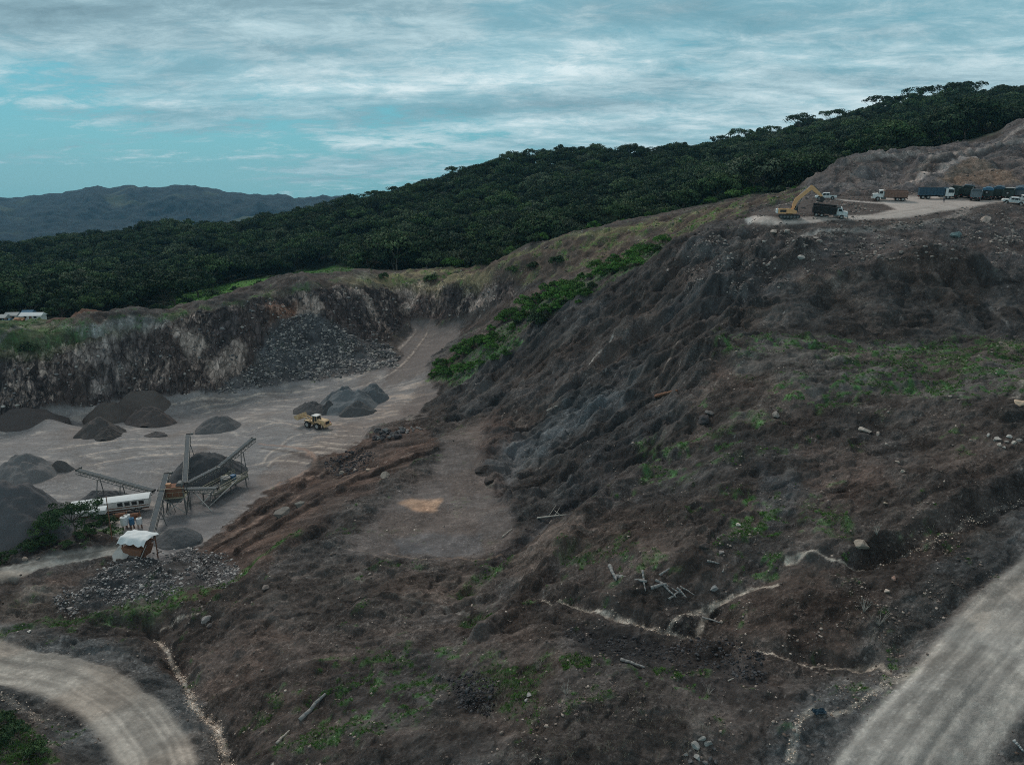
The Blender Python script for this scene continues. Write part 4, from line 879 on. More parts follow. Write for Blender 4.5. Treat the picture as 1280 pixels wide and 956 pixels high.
for (px, py, s) in [(548,466,.8),(560,468,.8),(574,466,.9),(588,462,.8),(600,455,.7),(540,470,.6),(632,444,.6),(618,450,.6)]:
    shrub_at(px, py, s, SHR, 'low leafy green shrub at the bottom of the gully by the pit floor', 'shrubs at the foot of the gully', 160)
for i in range(46):
    t = i/45; px = np.interp(t, [0, .35, .7, 1], [826, 730, 630, 545])+g_.uniform(-9, 9); py = np.interp(t, [0, .35, .7, 1], [312, 362, 420, 466])+g_.uniform(-9, 9)
    shrub_at(px, py, g_.uniform(0.4, 1.0), SHR if g_.uniform() < .7 else DSH, 'low bright green shrub in the long green strip running down the gully', 'low shrubs along the green strip', 172)
for i in range(34):                      # scrub along the forest foot
    px = 560+i*13+g_.uniform(-5, 5); fY = float(np.interp(ray(px, 300)[0], fu0, foot_Y))-g_.uniform(1, 14)
    shrub_at(px, 300, g_.uniform(0.8, 1.5), DSH if g_.uniform() < .6 else SHR, 'round green scrub bush between the spoil ridge and the hill forest', 'scrub bushes along the forest foot', Y=fY)
for i in range(8):
    px = 190+i*32+g_.uniform(-6, 6)
    shrub_at(px, 300, g_.uniform(0.7, 1.3), DSH, 'dark scrub bush along the near edge of the bright valley clearing', 'scrub bushes before the clearing', Y=float(np.interp(px, [190, 300, 440], [262, 290, 318]))+g_.uniform(-8, 8))
for (px, py, s, lab) in [(540,352,.9,'pale green bush on the low end of the spoil ridge'), (640,340,.8,'small bush on the flank of the spoil ridge beside the bench'), (667,336,.9,'round bush halfway up the flank of the spoil ridge'), (697,330,.9,'bush below the crest of the spoil ridge'), (480,348,.7,'small bush beside the track on the rim of the pit'), (35,440,1.0,'dark bush on the rim of the pit at the far left')]:
    shrub_at(px, py, s, DSH, lab, 'lone bushes on the rim', 160)

# the feathery tree and the bushes beside the crusher
me, cc = crown_mesh('crown', 400, 3.3, 1.6, 4.6, 40, 120, 0.10, ACACIA, 0.6, 1.0, 0.24)
ACA = (me, tubes_mesh('trunk', trunk_segs(cc, 2.4, 0.12, 401, 16), BARK), 4.6)
p = hit(88, 672, 60); put_tree('feathery_tree', ACA, (p.x, p.y+1.0, p.z), 0.4, 1.25, 'feathery dark green tree standing left of the crusher hopper in front of the white trailers', 'tree', 'greenery beside the crusher')
p = hit(52, 676, 60); put_tree('feathery_tree', ACA, (p.x, p.y+0.5, p.z), 2.4, 0.8, 'smaller feathery tree left of the bigger one, against the large dark gravel heap', 'tree', 'greenery beside the crusher')
BSH = [shrub_proto(410+k, r_, h_, cl, 90, 0.085, ACACIA) for k, (r_, h_, cl) in enumerate([(1.6, 2.0, 22), (1.2, 1.5, 16)])]
for (px, py, s, lab) in [(128,655,1.15,'dark leafy bush between the feathery tree and the tarp roof'), (142,668,.9,'dark bush touching the left side of the hopper'), (55,680,1.0,'rounded bush at the foot of the feathery tree, on its left side'), (30,690,.9,'low bush left of the feathery tree near the dirt road'), (8,700,.8,'leafy bush cut by the left picture edge above the dirt road'), (105,672,.9,'bush at the foot of the feathery tree, on its right side'), (66,668,1.0,'bush half under the crown of the feathery tree'), (118,664,1.1,'bush between the feathery tree and the thin brown pole'), (82,684,.8,'low bush at the edge of the dirt road under the feathery tree'), (20,680,1.1,'bush against the large dark gravel heap at the left edge'), (134,656,.9,'dark bush in front of the low white trailer'), (40,684,.8,'small bush between the boulders above the dirt road')]:
    shrub_at(px, py, s, BSH, lab, 'greenery beside the crusher', 60, cat='bush', name='bush')
for (px, py, s, lab) in [(20,925,1.2,'dark leafy bush in the lower left corner inside the road bend'), (48,945,1.0,'lower dark bush beside the first one in the lower left corner'), (5,905,0.9,'bush at the left picture edge beside the pale stony channel')]:
    shrub_at(px, py, s, BSH, lab, 'bushes inside the road bend', 30, cat='bush', name='bush')

# grass and weeds: tufts of blades thick on the green ground
def tufts(name, prob, count, hmin, hmax, blades, wd, colA, colB, lean, **props):
    m_ = (prob > 0.02) & (GY < 420) & (GPX > -40) & (GPX < 1320)
    idx = np.nonzero(m_); wgt = prob[idx]*GY[idx]**props.pop('bias', -0.4)*1.0
    c_ = g_.choice(len(idx[0]), size=count, p=wgt/wgt.sum())
    ij = (idx[0][c_], idx[1][c_]); Y = GY[ij]; X = GX[ij]+g_.uniform(-.5, .5, count)*Y*(U1-U0)/NU*1.5; Y = Y*(1+g_.uniform(-.5, .5, count)*(V1-V0)/NV*1.5)
    Z = ground_z(X, Y)
    k = np.repeat(np.arange(count), blades); n = len(k)
    sc = (g_.uniform(hmin, hmax, count)*(1+np.clip((Y-90)/160, 0, 1.2)))[k]
    a = g_.uniform(0, 6.283, n); rr = sc*0.55*np.sqrt(g_.uniform(0, 1, n))
    bx_ = X[k]+rr*np.cos(a); by_ = Y[k]+rr*np.sin(a); bz_ = Z[k]-0.03
    b0 = np.stack([bx_, by_, bz_], 1); hh = sc*g_.uniform(0.5, 1.1, n); la = g_.uniform(0, 6.283, n)
    tip = b0+np.stack([np.cos(la)*hh*lean, np.sin(la)*hh*lean, hh*np.sqrt(max(0.05, 1-lean*lean))], 1)
    wa = g_.uniform(0, 6.283, n); w2 = wd*(1+np.clip((Y[k]-60)/60, 0, 4))*g_.uniform(0.6, 1.3, n)
    side = np.stack([np.cos(wa), np.sin(wa), np.zeros(n)], 1)*w2[:, None]
    mid = (b0+tip)*0.5+np.array([0, 0, 1])*hh[:, None]*0.12
    V = np.stack([b0-side*0.6, mid+side, tip, mid-side], 1).reshape(-1, 3)
    t = g_.uniform(0, 1, count)[k]*0.6+g_.uniform(0, 1, n)*0.4; cc_ = np.array(colA)*(1-t[:, None])+np.array(colB)*t[:, None]; cc_ = cc_*g_.uniform(0.7, 1.25, (n, 1))
    m2 = bpy.data.materials.get('blades')
    if not m2:
        m2, b = new_mat('blades', 0.9); at = N('ShaderNodeAttribute', attribute_name='tint'); L(at.outputs['Color'], b.inputs['Base Color'])
    link(name, np_mesh(name, V, np.arange(n*4).reshape(-1, 4), np.repeat(cc_, 4, axis=0), 'tint', None, m2), **props)
tufts('grass', GREEN**1.4, 14000, 0.08, 0.26, 16, 0.024, (0.070, 0.125, 0.038), (0.125, 0.290, 0.050), 0.62, label='patchy bright green grass and weeds growing on the bare slopes', category='grass', kind='stuff')
dryp = GREEN**2*0.6*(GY < 130)+0.35*zone([(590,820),(700,815),(690,900),(600,900)], 30, 90, 8, 10)+0.12*zone([(700,870),(900,860),(880,960),(600,960)], 30, 90, 10, 10)+0.2*zone([(1060,760),(1120,770),(1110,800),(1060,800)], 30, 90, 6, 6)
tufts('dry_grass', dryp*(1-R1[0])*(1-R2[0]), 1500, 0.25, 0.8, 7, 0.014, (0.20, 0.17, 0.12), (0.36, 0.31, 0.24), 0.45, label='thin pale dry grass stalks among the green weeds', category='grass', kind='stuff')
print('vegetation done')
# ---------------------------------------------------------------- modelling helpers
def paint_mat(name, col, rough=0.55, metal=0.0, dirt=0.35, dirt_col=(0.16, 0.125, 0.10), scale=1.6):
    m, b = new_mat(name, rough); b.inputs['Metallic'].default_value = metal
    g = N('ShaderNodeTexCoord'); n = N('ShaderNodeTexNoise'); L(g.outputs['Object'], n.inputs[0]); n.inputs['Scale'].default_value = scale; n.inputs['Detail'].default_value = 6; n.inputs['Roughness'].default_value = 0.7
    f = math_('MULTIPLY', ramp_(n.outputs[0], [(0.42, 0.0), (0.68, 1.0)]), dirt)
    L(mix_(f, col, dirt_col), b.inputs['Base Color']); b.inputs['Specular IOR Level'].default_value = 0.35; return m
MT = dict(
    white=paint_mat('white_paint', (0.74, 0.75, 0.74), 0.45), tarp=paint_mat('white_tarp', (0.74, 0.78, 0.80), 0.8, dirt=0.12),
    yellow=paint_mat('machine_yellow', (0.78, 0.41, 0.19), 0.5, dirt=0.2), cream=paint_mat('faded_yellow', (0.66, 0.47, 0.27), 0.6, dirt=0.4),
    black=paint_mat('black_steel', (0.025, 0.026, 0.028), 0.6, dirt=0.25), rubber=paint_mat('tyre_rubber', (0.028, 0.027, 0.027), 0.9, dirt=0.5, dirt_col=(0.10, 0.085, 0.075)),
    brown=paint_mat('brown_bed', (0.26, 0.15, 0.115), 0.7, dirt=0.4), steel=paint_mat('grey_steel', (0.13, 0.14, 0.14), 0.6, dirt=0.4), lsteel=paint_mat('pale_steel', (0.42, 0.43, 0.42), 0.6, dirt=0.4),
    rust=paint_mat('rusty_steel', (0.24, 0.115, 0.07), 0.85, dirt=0.5, dirt_col=(0.09, 0.06, 0.05)), belt=paint_mat('belt_rubber', (0.06, 0.08, 0.095), 0.75, dirt=0.4, dirt_col=(0.20, 0.21, 0.21)),
    glass=paint_mat('dark_glass', (0.03, 0.04, 0.045), 0.12, dirt=0.1), dblue=paint_mat('dark_blue_bed', (0.035, 0.085, 0.13), 0.6, dirt=0.35, dirt_col=(0.10, 0.095, 0.085)),
    dgreen=paint_mat('dark_green_bed', (0.035, 0.055, 0.050), 0.6, dirt=0.4, dirt_col=(0.10, 0.09, 0.08)), gbed=paint_mat('grey_bed', (0.14, 0.17, 0.19), 0.65, dirt=0.4, dirt_col=(0.13, 0.115, 0.10)),
    bluetarp=paint_mat('blue_tarp', (0.06, 0.17, 0.27), 0.8, dirt=0.2), blue=paint_mat('blue_motor', (0.05, 0.17, 0.32), 0.5, dirt=0.3), olive=paint_mat('yellowish_rail', (0.33, 0.31, 0.22), 0.7, dirt=0.4),
    silver=paint_mat('rim_steel', (0.40, 0.40, 0.39), 0.5, dirt=0.4), wood=paint_mat('weathered_wood', (0.27, 0.27, 0.265), 0.9, dirt=0.5, dirt_col=(0.15, 0.13, 0.12), scale=4), stick=paint_mat('dead_branch', (0.42, 0.39, 0.35), 0.9, dirt=0.3),
    red=paint_mat('red_lamp', (0.45, 0.03, 0.02), 0.4, dirt=0.1), lamp=paint_mat('lamp_glass', (0.7, 0.7, 0.66), 0.2, dirt=0.1), tin=paint_mat('tin_roof', (0.42, 0.45, 0.46), 0.5, dirt=0.35), wall=paint_mat('plastered_wall', (0.48, 0.44, 0.38), 0.9, dirt=0.3), orange=paint_mat('faded_orange', (0.50, 0.27, 0.15), 0.7, dirt=0.3),
    skin=paint_mat('skin', (0.28, 0.16, 0.11), 0.6, dirt=0), shirt=paint_mat('grey_shirt', (0.22, 0.24, 0.26), 0.9, dirt=0.1), trousers=paint_mat('dark_trousers', (0.04, 0.045, 0.06), 0.9, dirt=0.1), hair=paint_mat('black_hair', (0.02, 0.018, 0.016), 0.8, dirt=0))
class MB:
    def __init__(s): s.bm = bmesh.new()
    def _add(s, verts, faces):
        vs = [s.bm.verts.new(v) for v in verts]
        for f in faces:
            try: s.bm.faces.new([vs[i] for i in f])
            except ValueError: pass
        return vs
    def box(s, x0, x1, y0, y1, z0, z1, bev=0.0, taper=None):
        v = [(x, y, z) for x in (x0, x1) for y in (y0, y1) for z in (z0, z1)]
        if taper:   # (dx0, dx1, dy) pull of the top
            v = [(x+(taper[0] if x == x0 else -taper[1])*(z == z1), y+(taper[2] if y == y0 else -taper[2])*(z == z1), z) for (x, y, z) in v]
        vs = s._add(v, [(0, 1, 3, 2), (4, 6, 7, 5), (0, 4, 5, 1), (2, 3, 7, 6), (0, 2, 6, 4), (1, 5, 7, 3)])
        if bev:
            ed = list({e for w_ in vs for e in w_.link_edges}); bmesh.ops.bevel(s.bm, geom=ed, offset=bev, segments=2, affect='EDGES', profile=0.6)
        return s
    def prism(s, prof, y0, y1, bev=0.0):
        n = len(prof); v = [(x, y0, z) for x, z in prof]+[(x, y1, z) for x, z in prof]
        vs = s._add(v, [tuple(range(n))[::-1], tuple(range(n, 2*n))]+[(i, (i+1) % n, n+(i+1) % n, n+i) for i in range(n)])
        if bev:
            ed = list({e for w_ in vs for e in w_.link_edges}); bmesh.ops.bevel(s.bm, geom=ed, offset=bev, segments=2, affect='EDGES', profile=0.6)
        return s
    def cyl(s, p, q, r0, r1=None, n=14, cap=True):
        p = Vector(p); q = Vector(q); r1 = r0 if r1 is None else r1; d = (q-p).normalized(); a = d.orthogonal().normalized(); b = d.cross(a)
        v = [c+a*math.cos(2*math.pi*k/n)*r+b*math.sin(2*math.pi*k/n)*r for c, r in ((p, r0), (q, r1)) for k in range(n)]
        f = [(k, (k+1) % n, n+(k+1) % n, n+k) for k in range(n)]
        if cap: f += [tuple(range(n))[::-1], tuple(range(n, 2*n))]
        s._add(v, f); return s
    def bar(s, p, q, w_, h, up=(0, 0, 1)):
        p = Vector(p); q = Vector(q); d = (q-p).normalized(); sd = d.cross(Vector(up))
        sd = sd.normalized() if sd.length > 1e-4 else Vector((1, 0, 0)); u = sd.cross(d)
        v = [c+sd*a*w_/2+u*b*h/2 for c in (p, q) for a in (-1, 1) for b in (-1, 1)]
        s._add(v, [(0, 1, 3, 2), (4, 6, 7, 5), (0, 4, 5, 1), (2, 3, 7, 6), (0, 2, 6, 4), (1, 5, 7, 3)]); return s
    def build(s, name, mat, parent=None, smooth=False, origin=None, **props):
        bmesh.ops.recalc_face_normals(s.bm, faces=s.bm.faces[:])
        if origin is not None: bmesh.ops.translate(s.bm, verts=s.bm.verts[:], vec=-Vector(origin))
        me = bpy.data.meshes.new(name); s.bm.to_mesh(me); s.bm.free()
        if smooth: me.polygons.foreach_set('use_smooth', [True]*len(me.polygons)); 
        me.materials.append(MT[mat] if isinstance(mat, str) else mat)
        o = link(name, me, parent, **props)
        if origin is not None and parent is None: o.location = origin
        return o
def wheel_pair(parent, x, y, r, wd, cache={}):
    """one road wheel: tyre with a rim child"""
    k = (round(r, 3), round(wd, 3))
    if k not in cache:
        t = MB(); t.cyl((0, -wd/2, 0), (0, wd/2, 0), r*0.93, n=20); t.cyl((0, -wd*0.34, 0), (0, wd*0.34, 0), r, n=20)
        m_ = MB(); m_.cyl((0, -wd/2-0.02, 0), (0, wd/2+0.02, 0), r*0.52, n=14); m_.cyl((0, -wd/2-0.06, 0), (0, wd/2+0.06, 0), r*0.2, n=10)
        a = t.build('wheel', 'rubber'); b = m_.build('rim', 'silver'); cache[k] = (a.data, b.data)
        bpy.data.objects.remove(a); bpy.data.objects.remove(b)
    w_ = link('wheel', cache[k][0], parent); w_.location = (x, y, r); link('rim', cache[k][1], w_); return w_
def root_at(name, px, py, heading, s, label, cat, group=None, Y=None, ymin=30, tilt=True, dz_=0.0):
    if Y is None: p = hit(px, py, ymin)
    else: u, _ = ray(px, py); p = Vector((u*Y, Y, 0))
    h = R(heading); fx_, fy_ = math.cos(h), math.sin(h)
    z = [gz(p.x+a*fx_*2.6*s-b*fy_*1.0*s, p.y+a*fy_*2.6*s+b*fx_*1.0*s) for a in (1, -1) for b in (1, -1)]
    o = empty(name, (p.x, p.y, sum(z)/4+dz_), 0, s, label=label, category=cat)
    if group: o['group'] = group
    pitch = math.atan2((z[2]+z[3]-z[0]-z[1])/2, 5.2*s) if tilt else 0
    roll = math.atan2((z[0]+z[2]-z[1]-z[3])/2, 2.0*s) if tilt else 0
    o.rotation_euler = (Matrix.Rotation(h, 4, 'Z') @ Matrix.Rotation(pitch, 4, 'Y') @ Matrix.Rotation(roll, 4, 'X')).to_euler()
    return o
def bed(parent, x0, x1, z0, z1, hw, mat, ribs=8, tail=True, headboard=True, fill=False):
    b = MB(); t = 0.07
    b.box(x0, x1, -hw, -hw+t, z0, z1); b.box(x0, x1, hw-t, hw, z0, z1); b.box(x1-t, x1+0.003, -hw-0.003, hw+0.003, z0-0.003, z1+0.15); b.box(x0-0.003, x0+t, -hw-0.003, hw+0.003, z0-0.003, z1-0.1)
    b.box(x0-0.01, x1+0.01, -hw+0.004, hw-0.004, z0-0.12, z0+0.04); b.box(x0-0.05, x1+0.05, -hw-0.06, -hw+0.1, z1-0.02, z1+0.09); b.box(x0-0.05, x1+0.05, hw-0.1, hw+0.06, z1-0.02, z1+0.09)
    o = b.build('bed', mat, parent)
    r = MB()
    for k in range(ribs):
        x = x0+0.15+(x1-x0-0.3)*k/(ribs-1)
        for sg in (-1, 1): r.box(x-0.05, x+0.05, sg*(hw+0.06)-0.07, sg*(hw+0.06)+0.07, z0-0.05, z1-0.01)
    for zz_ in (z0+(z1-z0)*0.35, z0+(z1-z0)*0.68):
        for sg in (-1, 1): r.box(x0+0.02, x1-0.02, sg*(hw+0.02)-0.03, sg*(hw+0.02)+0.03, zz_-0.04, zz_+0.04)
    r.box(x0-0.06, x0+0.01, -hw*0.5-0.05, -hw*0.5+0.05, z0, z1-0.1); r.box(x0-0.06, x0+0.01, hw*0.5-0.05, hw*0.5+0.05, z0, z1-0.1)
    r.build('rib', mat, o)
    if headboard:
        h = MB(); h.box(x1+0.02, x1+0.85, -hw*0.95, hw*0.95, z1+0.12, z1+0.18); h.box(x1+0.004, x1+0.06, -hw*0.96, hw*0.96, z1-0.3, z1+0.2); h.build('cab_guard', mat, o)
    return o
def dump_truck(root, cabm='white', bedm='black', bedh=1.55, hood=True, axles=2, spare=False, tarp=None, L_=8.6):
    c = MB(); c.box(-4.1, 4.0, -0.42, -0.30, 0.72, 0.98); c.box(-4.1, 4.0, 0.30, 0.42, 0.72, 0.98)
    for x in (-3.9, -2.2, -0.6, 1.0, 2.2, 3.6): c.box(x-0.06, x+0.06, -0.30, 0.30, 0.76, 0.93)
    for x in (-1.7, -3.0, 3.05): c.cyl((x, -1.0, 0.52), (x, 1.0, 0.52), 0.09, n=8)
    c.box(-4.15, -4.02, -1.1, 1.1, 0.6, 0.78); c.build('chassis', 'black', root)
    for sg in (-1, 1):
        wheel_pair(root, 3.05, sg*1.02, 0.52, 0.28)
        for x in (-1.7, -3.0)[:axles]: wheel_pair(root, x, sg*0.93, 0.52, 0.52)
        f = MB(); f.cyl((1.1, sg*0.95, 0.68), (2.2, sg*0.95, 0.68), 0.27, n=14); f.build('fuel_tank', 'steel', root)
        mf = MB(); mf.box(-1.05, -1.02, sg*0.93-0.27, sg*0.93+0.27, 0.3, 0.95); mf.box(-3.72, -3.69, sg*0.93-0.27, sg*0.93+0.27, 0.25, 0.8); mf.build('mudflap', 'rubber', root)
    if hood:
        k = MB(); k.prism([(1.75, 0.95), (3.05, 0.95), (3.05, 1.85), (2.86, 2.62), (2.72, 2.72), (1.85, 2.72), (1.75, 2.6)], -1.02, 1.02, 0.05); cab = k.build('cab', cabm, root)
        h = MB(); h.prism([(3.06, 0.98), (4.35, 0.98), (4.38, 1.62), (4.2, 1.74), (3.06, 1.86)], -0.66, 0.66, 0.05); h.build('hood', cabm, root)
        for sg in (-1, 1):
            f = MB(); pr = [(2.35, 0.62), (2.42, 1.02), (2.7, 1.24), (3.35, 1.26), (3.75, 1.18), (4.3, 1.12), (4.34, 0.7), (3.72, 0.62), (3.6, 0.92), (3.3, 1.1), (2.8, 1.1), (2.52, 0.9), (2.45, 0.62)]
            f.prism(pr, min(sg*0.68, sg*1.2), max(sg*0.68, sg*1.2)); f.build('fender', cabm, root)
            l = MB(); l.cyl((4.30, sg*0.86, 0.98), (4.38, sg*0.86, 0.98), 0.11, n=12); l.build('headlight', 'lamp', root)
        g = MB(); g.box(4.37, 4.42, -0.5, 0.5, 0.98, 1.58); g.build('grille', 'black', root)
        bp = MB(); bp.box(4.42, 4.58, -1.15, 1.15, 0.52, 0.8, 0.03); bp.build('bumper', 'lsteel', root)
        gl = MB(); gl.prism([(3.065, 1.92), (2.90, 2.56), (2.86, 2.56), (3.025, 1.92)], -0.86, 0.86); gl.build('windscreen', 'glass', cab)
        for sg in (-1, 1):
            q = MB(); q.prism([(2.0, 1.88), (2.85, 1.88), (2.72, 2.5), (2.0, 2.5)], min(sg*1.0, sg*1.03), max(sg*1.0, sg*1.03)); q.build('side_window', 'glass', cab)
            q = MB(); q.box(2.98, 3.04, sg*1.28-0.09, sg*1.28+0.09, 1.75, 2.25); q.bar((2.98, sg*1.0, 2.2), (3.0, sg*1.2, 2.2), 0.03, 0.03); q.build('mirror', 'black', cab)
            st = MB(); st.cyl((1.62, sg*1.05, 0.8), (1.62, sg*1.05, 3.0), 0.075, n=10); st.build('exhaust_stack', 'silver', root)
    else:
        k = MB(); k.prism([(2.3, 0.85), (4.35, 0.85), (4.42, 1.7), (4.22, 2.85), (4.1, 2.95), (2.35, 2.95), (2.3, 2.85)], -1.18, 1.18, 0.06); cab = k.build('cab', cabm, root)
        gl = MB(); gl.prism([(4.43, 1.75), (4.26, 2.72), (4.22, 2.72), (4.39, 1.75)], -1.02, 1.02); gl.build('windscreen', 'glass', cab)
        for sg in (-1, 1):
            q = MB(); q.prism([(2.95, 1.75), (4.2, 1.75), (4.08, 2.65), (2.95, 2.65)], min(sg*1.165, sg*1.195), max(sg*1.165, sg*1.195)); q.build('side_window', 'glass', cab)
            l = MB(); l.box(4.37, 4.43, sg*0.85-0.2, sg*0.85+0.2, 0.95, 1.12); l.build('headlight', 'lamp', root)
            l = MB(); l.box(4.1, 4.2, sg*1.38-0.1, sg*1.38+0.1, 1.8, 2.4); l.bar((4.15, sg*1.15, 2.35), (4.15, sg*1.3, 2.35), 0.03, 0.03); l.build('mirror', 'black', cab)
        bp = MB(); bp.box(4.3, 4.55, -1.2, 1.2, 0.5, 0.82, 0.03); bp.build('bumper', 'black', root)
    bx1 = 1.55 if hood else 2.1
    bd = bed(root, -4.1, bx1, 1.15, 1.15+bedh, 1.24, bedm)
    for sg in (-1, 1):
        t = MB(); t.box(-4.2, -4.15, sg*0.95-0.12, sg*0.95+0.12, 0.82, 0.95); t.build('tail_light', 'red', root)
    if spare:
        w_ = MB(); w_.cyl((-4.2, 0.2, 1.15+bedh*0.55), (-4.42, 0.2, 1.15+bedh*0.55), 0.5, n=18); sw = w_.build('spare_wheel', 'rubber', root); q = MB(); q.cyl((-4.43, 0.2, 1.15+bedh*0.55), (-4.46, 0.2, 1.15+bedh*0.55), 0.22, n=12); q.build('rim', 'silver', sw)
    if tarp:
        t = MB(); n = 9; pf = [(-1.3, 1.15+bedh-0.25)]+[(-1.3+2.6*i/n, 1.15+bedh+0.10+0.42*math.sin(math.pi*i/n)+0.05*math.sin(i*2.3)) for i in range(n+1)]+[(1.3, 1.15+bedh-0.25)]
        v0 = [(-4.2, y, z) for y, z in pf]; v1 = [(bx1+0.1, y, z) for y, z in pf]; vs = t._add(v0+v1, [(i, i+1, len(pf)+i+1, len(pf)+i) for i in range(len(pf)-1)]+[tuple(range(len(pf))), tuple(range(len(pf), 2*len(pf)))]); t.build('tarpaulin', tarp, root)
    return root

# ---------------------------------------------------------------- vehicles on the upper terrace
tg = 'dump trucks on the upper terrace'
dump_truck(root_at('dump_truck', 1035, 271.5, -18, 0.90, 'dump truck with black bed and white cab facing right, beside the excavator', 'truck', None, Y=168), 'white', 'black')
dump_truck(root_at('dump_truck', 1112, 249.5, 160, 0.96, 'dump truck with reddish brown bed and white cab facing left, alone on the upper road', 'truck', None, Y=189), 'white', 'brown', 1.35)
rows = [(1168, 247, -20, 'white', 'dblue', 1.75, False, False, None, 'parked dump truck with dark blue bed and white cab facing right, leftmost of row', 192),
        (1193, 247, 48, 'black', 'dgreen', 1.7, True, False, None, 'parked dark green dump truck seen from behind, second from the left of the row', 194),
        (1207, 248, 54, 'dblue', 'dgreen', 1.6, False, False, None, 'parked dark dump truck behind the person, third from the left of the row', 196),
        (1219, 248.5, 57, 'steel', 'gbed', 1.45, True, False, None, 'parked dump truck with pale grey-blue tailgate, lowest bed of the row', 189),
        (1233, 248.5, 56, 'steel', 'dgreen', 1.7, True, True, 'bluetarp', 'parked dump truck with bright blue tarpaulin over its load and a spare wheel behind', 192),
        (1247, 248.5, 55, 'dblue', 'dgreen', 1.95, False, False, 'dblue', 'parked dump truck with the tallest dark bed, right of the blue tarpaulin', 193),
        (1260, 248.5, 54, 'white', 'dgreen', 1.6, False, True, None, 'parked dark dump truck with a spare wheel with pale rim on its tailgate', 190),
        (1274, 248.5, 53, 'steel', 'gbed', 1.5, True, False, 'dblue', 'parked dump truck at the right picture edge behind the white pickups', 193)]
for (px, py, hd, cm, bm_, bh, hood, sp__, tp, lab, Y_) in rows:
    dump_truck(root_at('dump_truck', px, py, hd, 0.95, lab, 'truck', 'parked dump trucks in a row', Y=Y_), cm, bm_, bh, hood, 2, sp__, tp)
def pickup(root, col='white'):
    b = MB(); b.prism([(-2.6, 0.45), (2.45, 0.45), (2.6, 0.62), (2.58, 0.88), (2.35, 1.02), (1.15, 1.1), (0.9, 1.08), (-0.95, 1.08), (-2.62, 1.06), (-2.66, 0.6)], -0.9, 0.9, 0.05); body = b.build('body', col, root)
    c = MB(); c.prism([(-0.98, 1.06), (1.2, 1.06), (0.62, 1.66), (0.45, 1.72), (-0.82, 1.72), (-0.95, 1.66)], -0.78, 0.78, 0.05); cab = c.build('cab', col, root)
    g = MB(); g.prism([(1.17, 1.12), (0.66, 1.63), (0.62, 1.63), (1.12, 1.12)], -0.68, 0.68); g.prism([(-0.99, 1.14), (-0.97, 1.6), (-0.99, 1.6), (-1.01, 1.14)], -0.66, 0.66); g.build('windscreen', 'glass', cab)
    for sg in (-1, 1):
        for a, b_ in ((-0.82, -0.05), (0.06, 0.82)):
            w_ = MB(); w_.prism([(a, 1.14), (b_+(0.06 if b_ > 0.5 else 0), 1.14), (b_-(0.22 if b_ > 0.5 else 0), 1.6), (a, 1.6)], min(sg*0.76, sg*0.795), max(sg*0.76, sg*0.795)); w_.build('side_window', 'glass', cab)
        for x in (1.62, -1.62): wheel_pair(root, x, sg*0.80, 0.38, 0.24)
        for x in (1.62, -1.62):
            f = MB(); f.cyl((x, sg*0.86, 0.42), (x, sg*0.915, 0.42), 0.47, n=16); f.build('wheel_arch', 'black', body)
        l = MB(); l.box(2.5, 2.61, sg*0.68-0.16, sg*0.68+0.16, 0.72, 0.86); l.build('headlight', 'lamp', root)
    i = MB(); i.box(-2.56, -1.08, -0.74, 0.74, 1.04, 1.085); i.build('cargo_bed', 'black', root)
    r = MB()
    for x in (-1.1, -2.4):
        r.bar((x, -0.8, 1.05), (x, -0.8, 1.55), 0.05, 0.05); r.bar((x, 0.8, 1.05), (x, 0.8, 1.55), 0.05, 0.05); r.bar((x, -0.8, 1.55), (x, 0.8, 1.55), 0.05, 0.05)
    r.build('rack', 'black', root); bp = MB(); bp.box(2.55, 2.68, -0.85, 0.85, 0.42, 0.62, 0.02); bp.build('bumper', 'lsteel', root)
pickup(root_at('pickup_truck', 1032, 247.5, 160, 1.0, 'white double cab pickup parked behind the tip of the excavator arm', 'pickup', None, Y=193))
pickup(root_at('pickup_truck', 1266, 252.5, 158, 0.95, 'white pickup parked nearest the right picture edge, in front of the truck row', 'pickup', None, Y=182))
pickup(root_at('pickup_truck', 1279, 252, 166, 0.95, 'white pickup cut by the right picture edge, half hidden behind the nearer one', 'pickup', None, Y=186))

# excavator, facing right
ex = root_at('excavator', 986, 272.5, -16, 0.96, 'yellow crawler excavator reaching its arm up and over beside the black dump truck', 'excavator', None, Y=167, tilt=False)
for sg in (-1, 1):
    t = MB(); y0, y1 = sorted((sg*0.95, sg*1.5)); t.prism([(-2.3, 0.18), (-2.0, 0.0), (2.0, 0.0), (2.35, 0.2), (2.45, 0.5), (2.3, 0.78), (2.0, 0.9), (-2.0, 0.9), (-2.35, 0.75), (-2.45, 0.45)], y0, y1, 0.04); tk = t.build('track', 'black', ex)
    r = MB()
    for x in (-1.9, -1.1, -0.35, 0.4, 1.15, 1.9): r.cyl((x, sg*1.5, 0.38), (x, sg*1.54, 0.38), 0.26, n=12)
    r.build('roller', 'steel', tk)
u = MB(); u.box(-1.2, 1.2, -0.95, 0.95, 0.4, 0.85); u.cyl((0, 0, 0.85), (0, 0, 1.08), 0.75, n=18); u.build('undercarriage', 'black', ex)
b = MB(); b.prism([(-2.75, 1.25), (-2.6, 1.1), (1.5, 1.1), (1.55, 1.75), (0.6, 2.15), (-0.2, 2.3), (-2.4, 2.3), (-2.75, 2.1)], -1.4, 1.4, 0.05); bd_ = b.build('body', 'yellow', ex)
b = MB(); b.prism([(-3.05, 1.35), (-2.9, 1.12), (-2.66, 1.12), (-2.66, 2.32), (-2.9, 2.3), (-3.05, 2.15)], -1.42, 1.42, 0.05); b.build('counterweight', 'white', bd_)
b = MB(); b.cyl((-2.3, -0.6, 2.3), (-2.3, -0.6, 2.95), 0.07, n=8); b.build('exhaust', 'black', bd_)
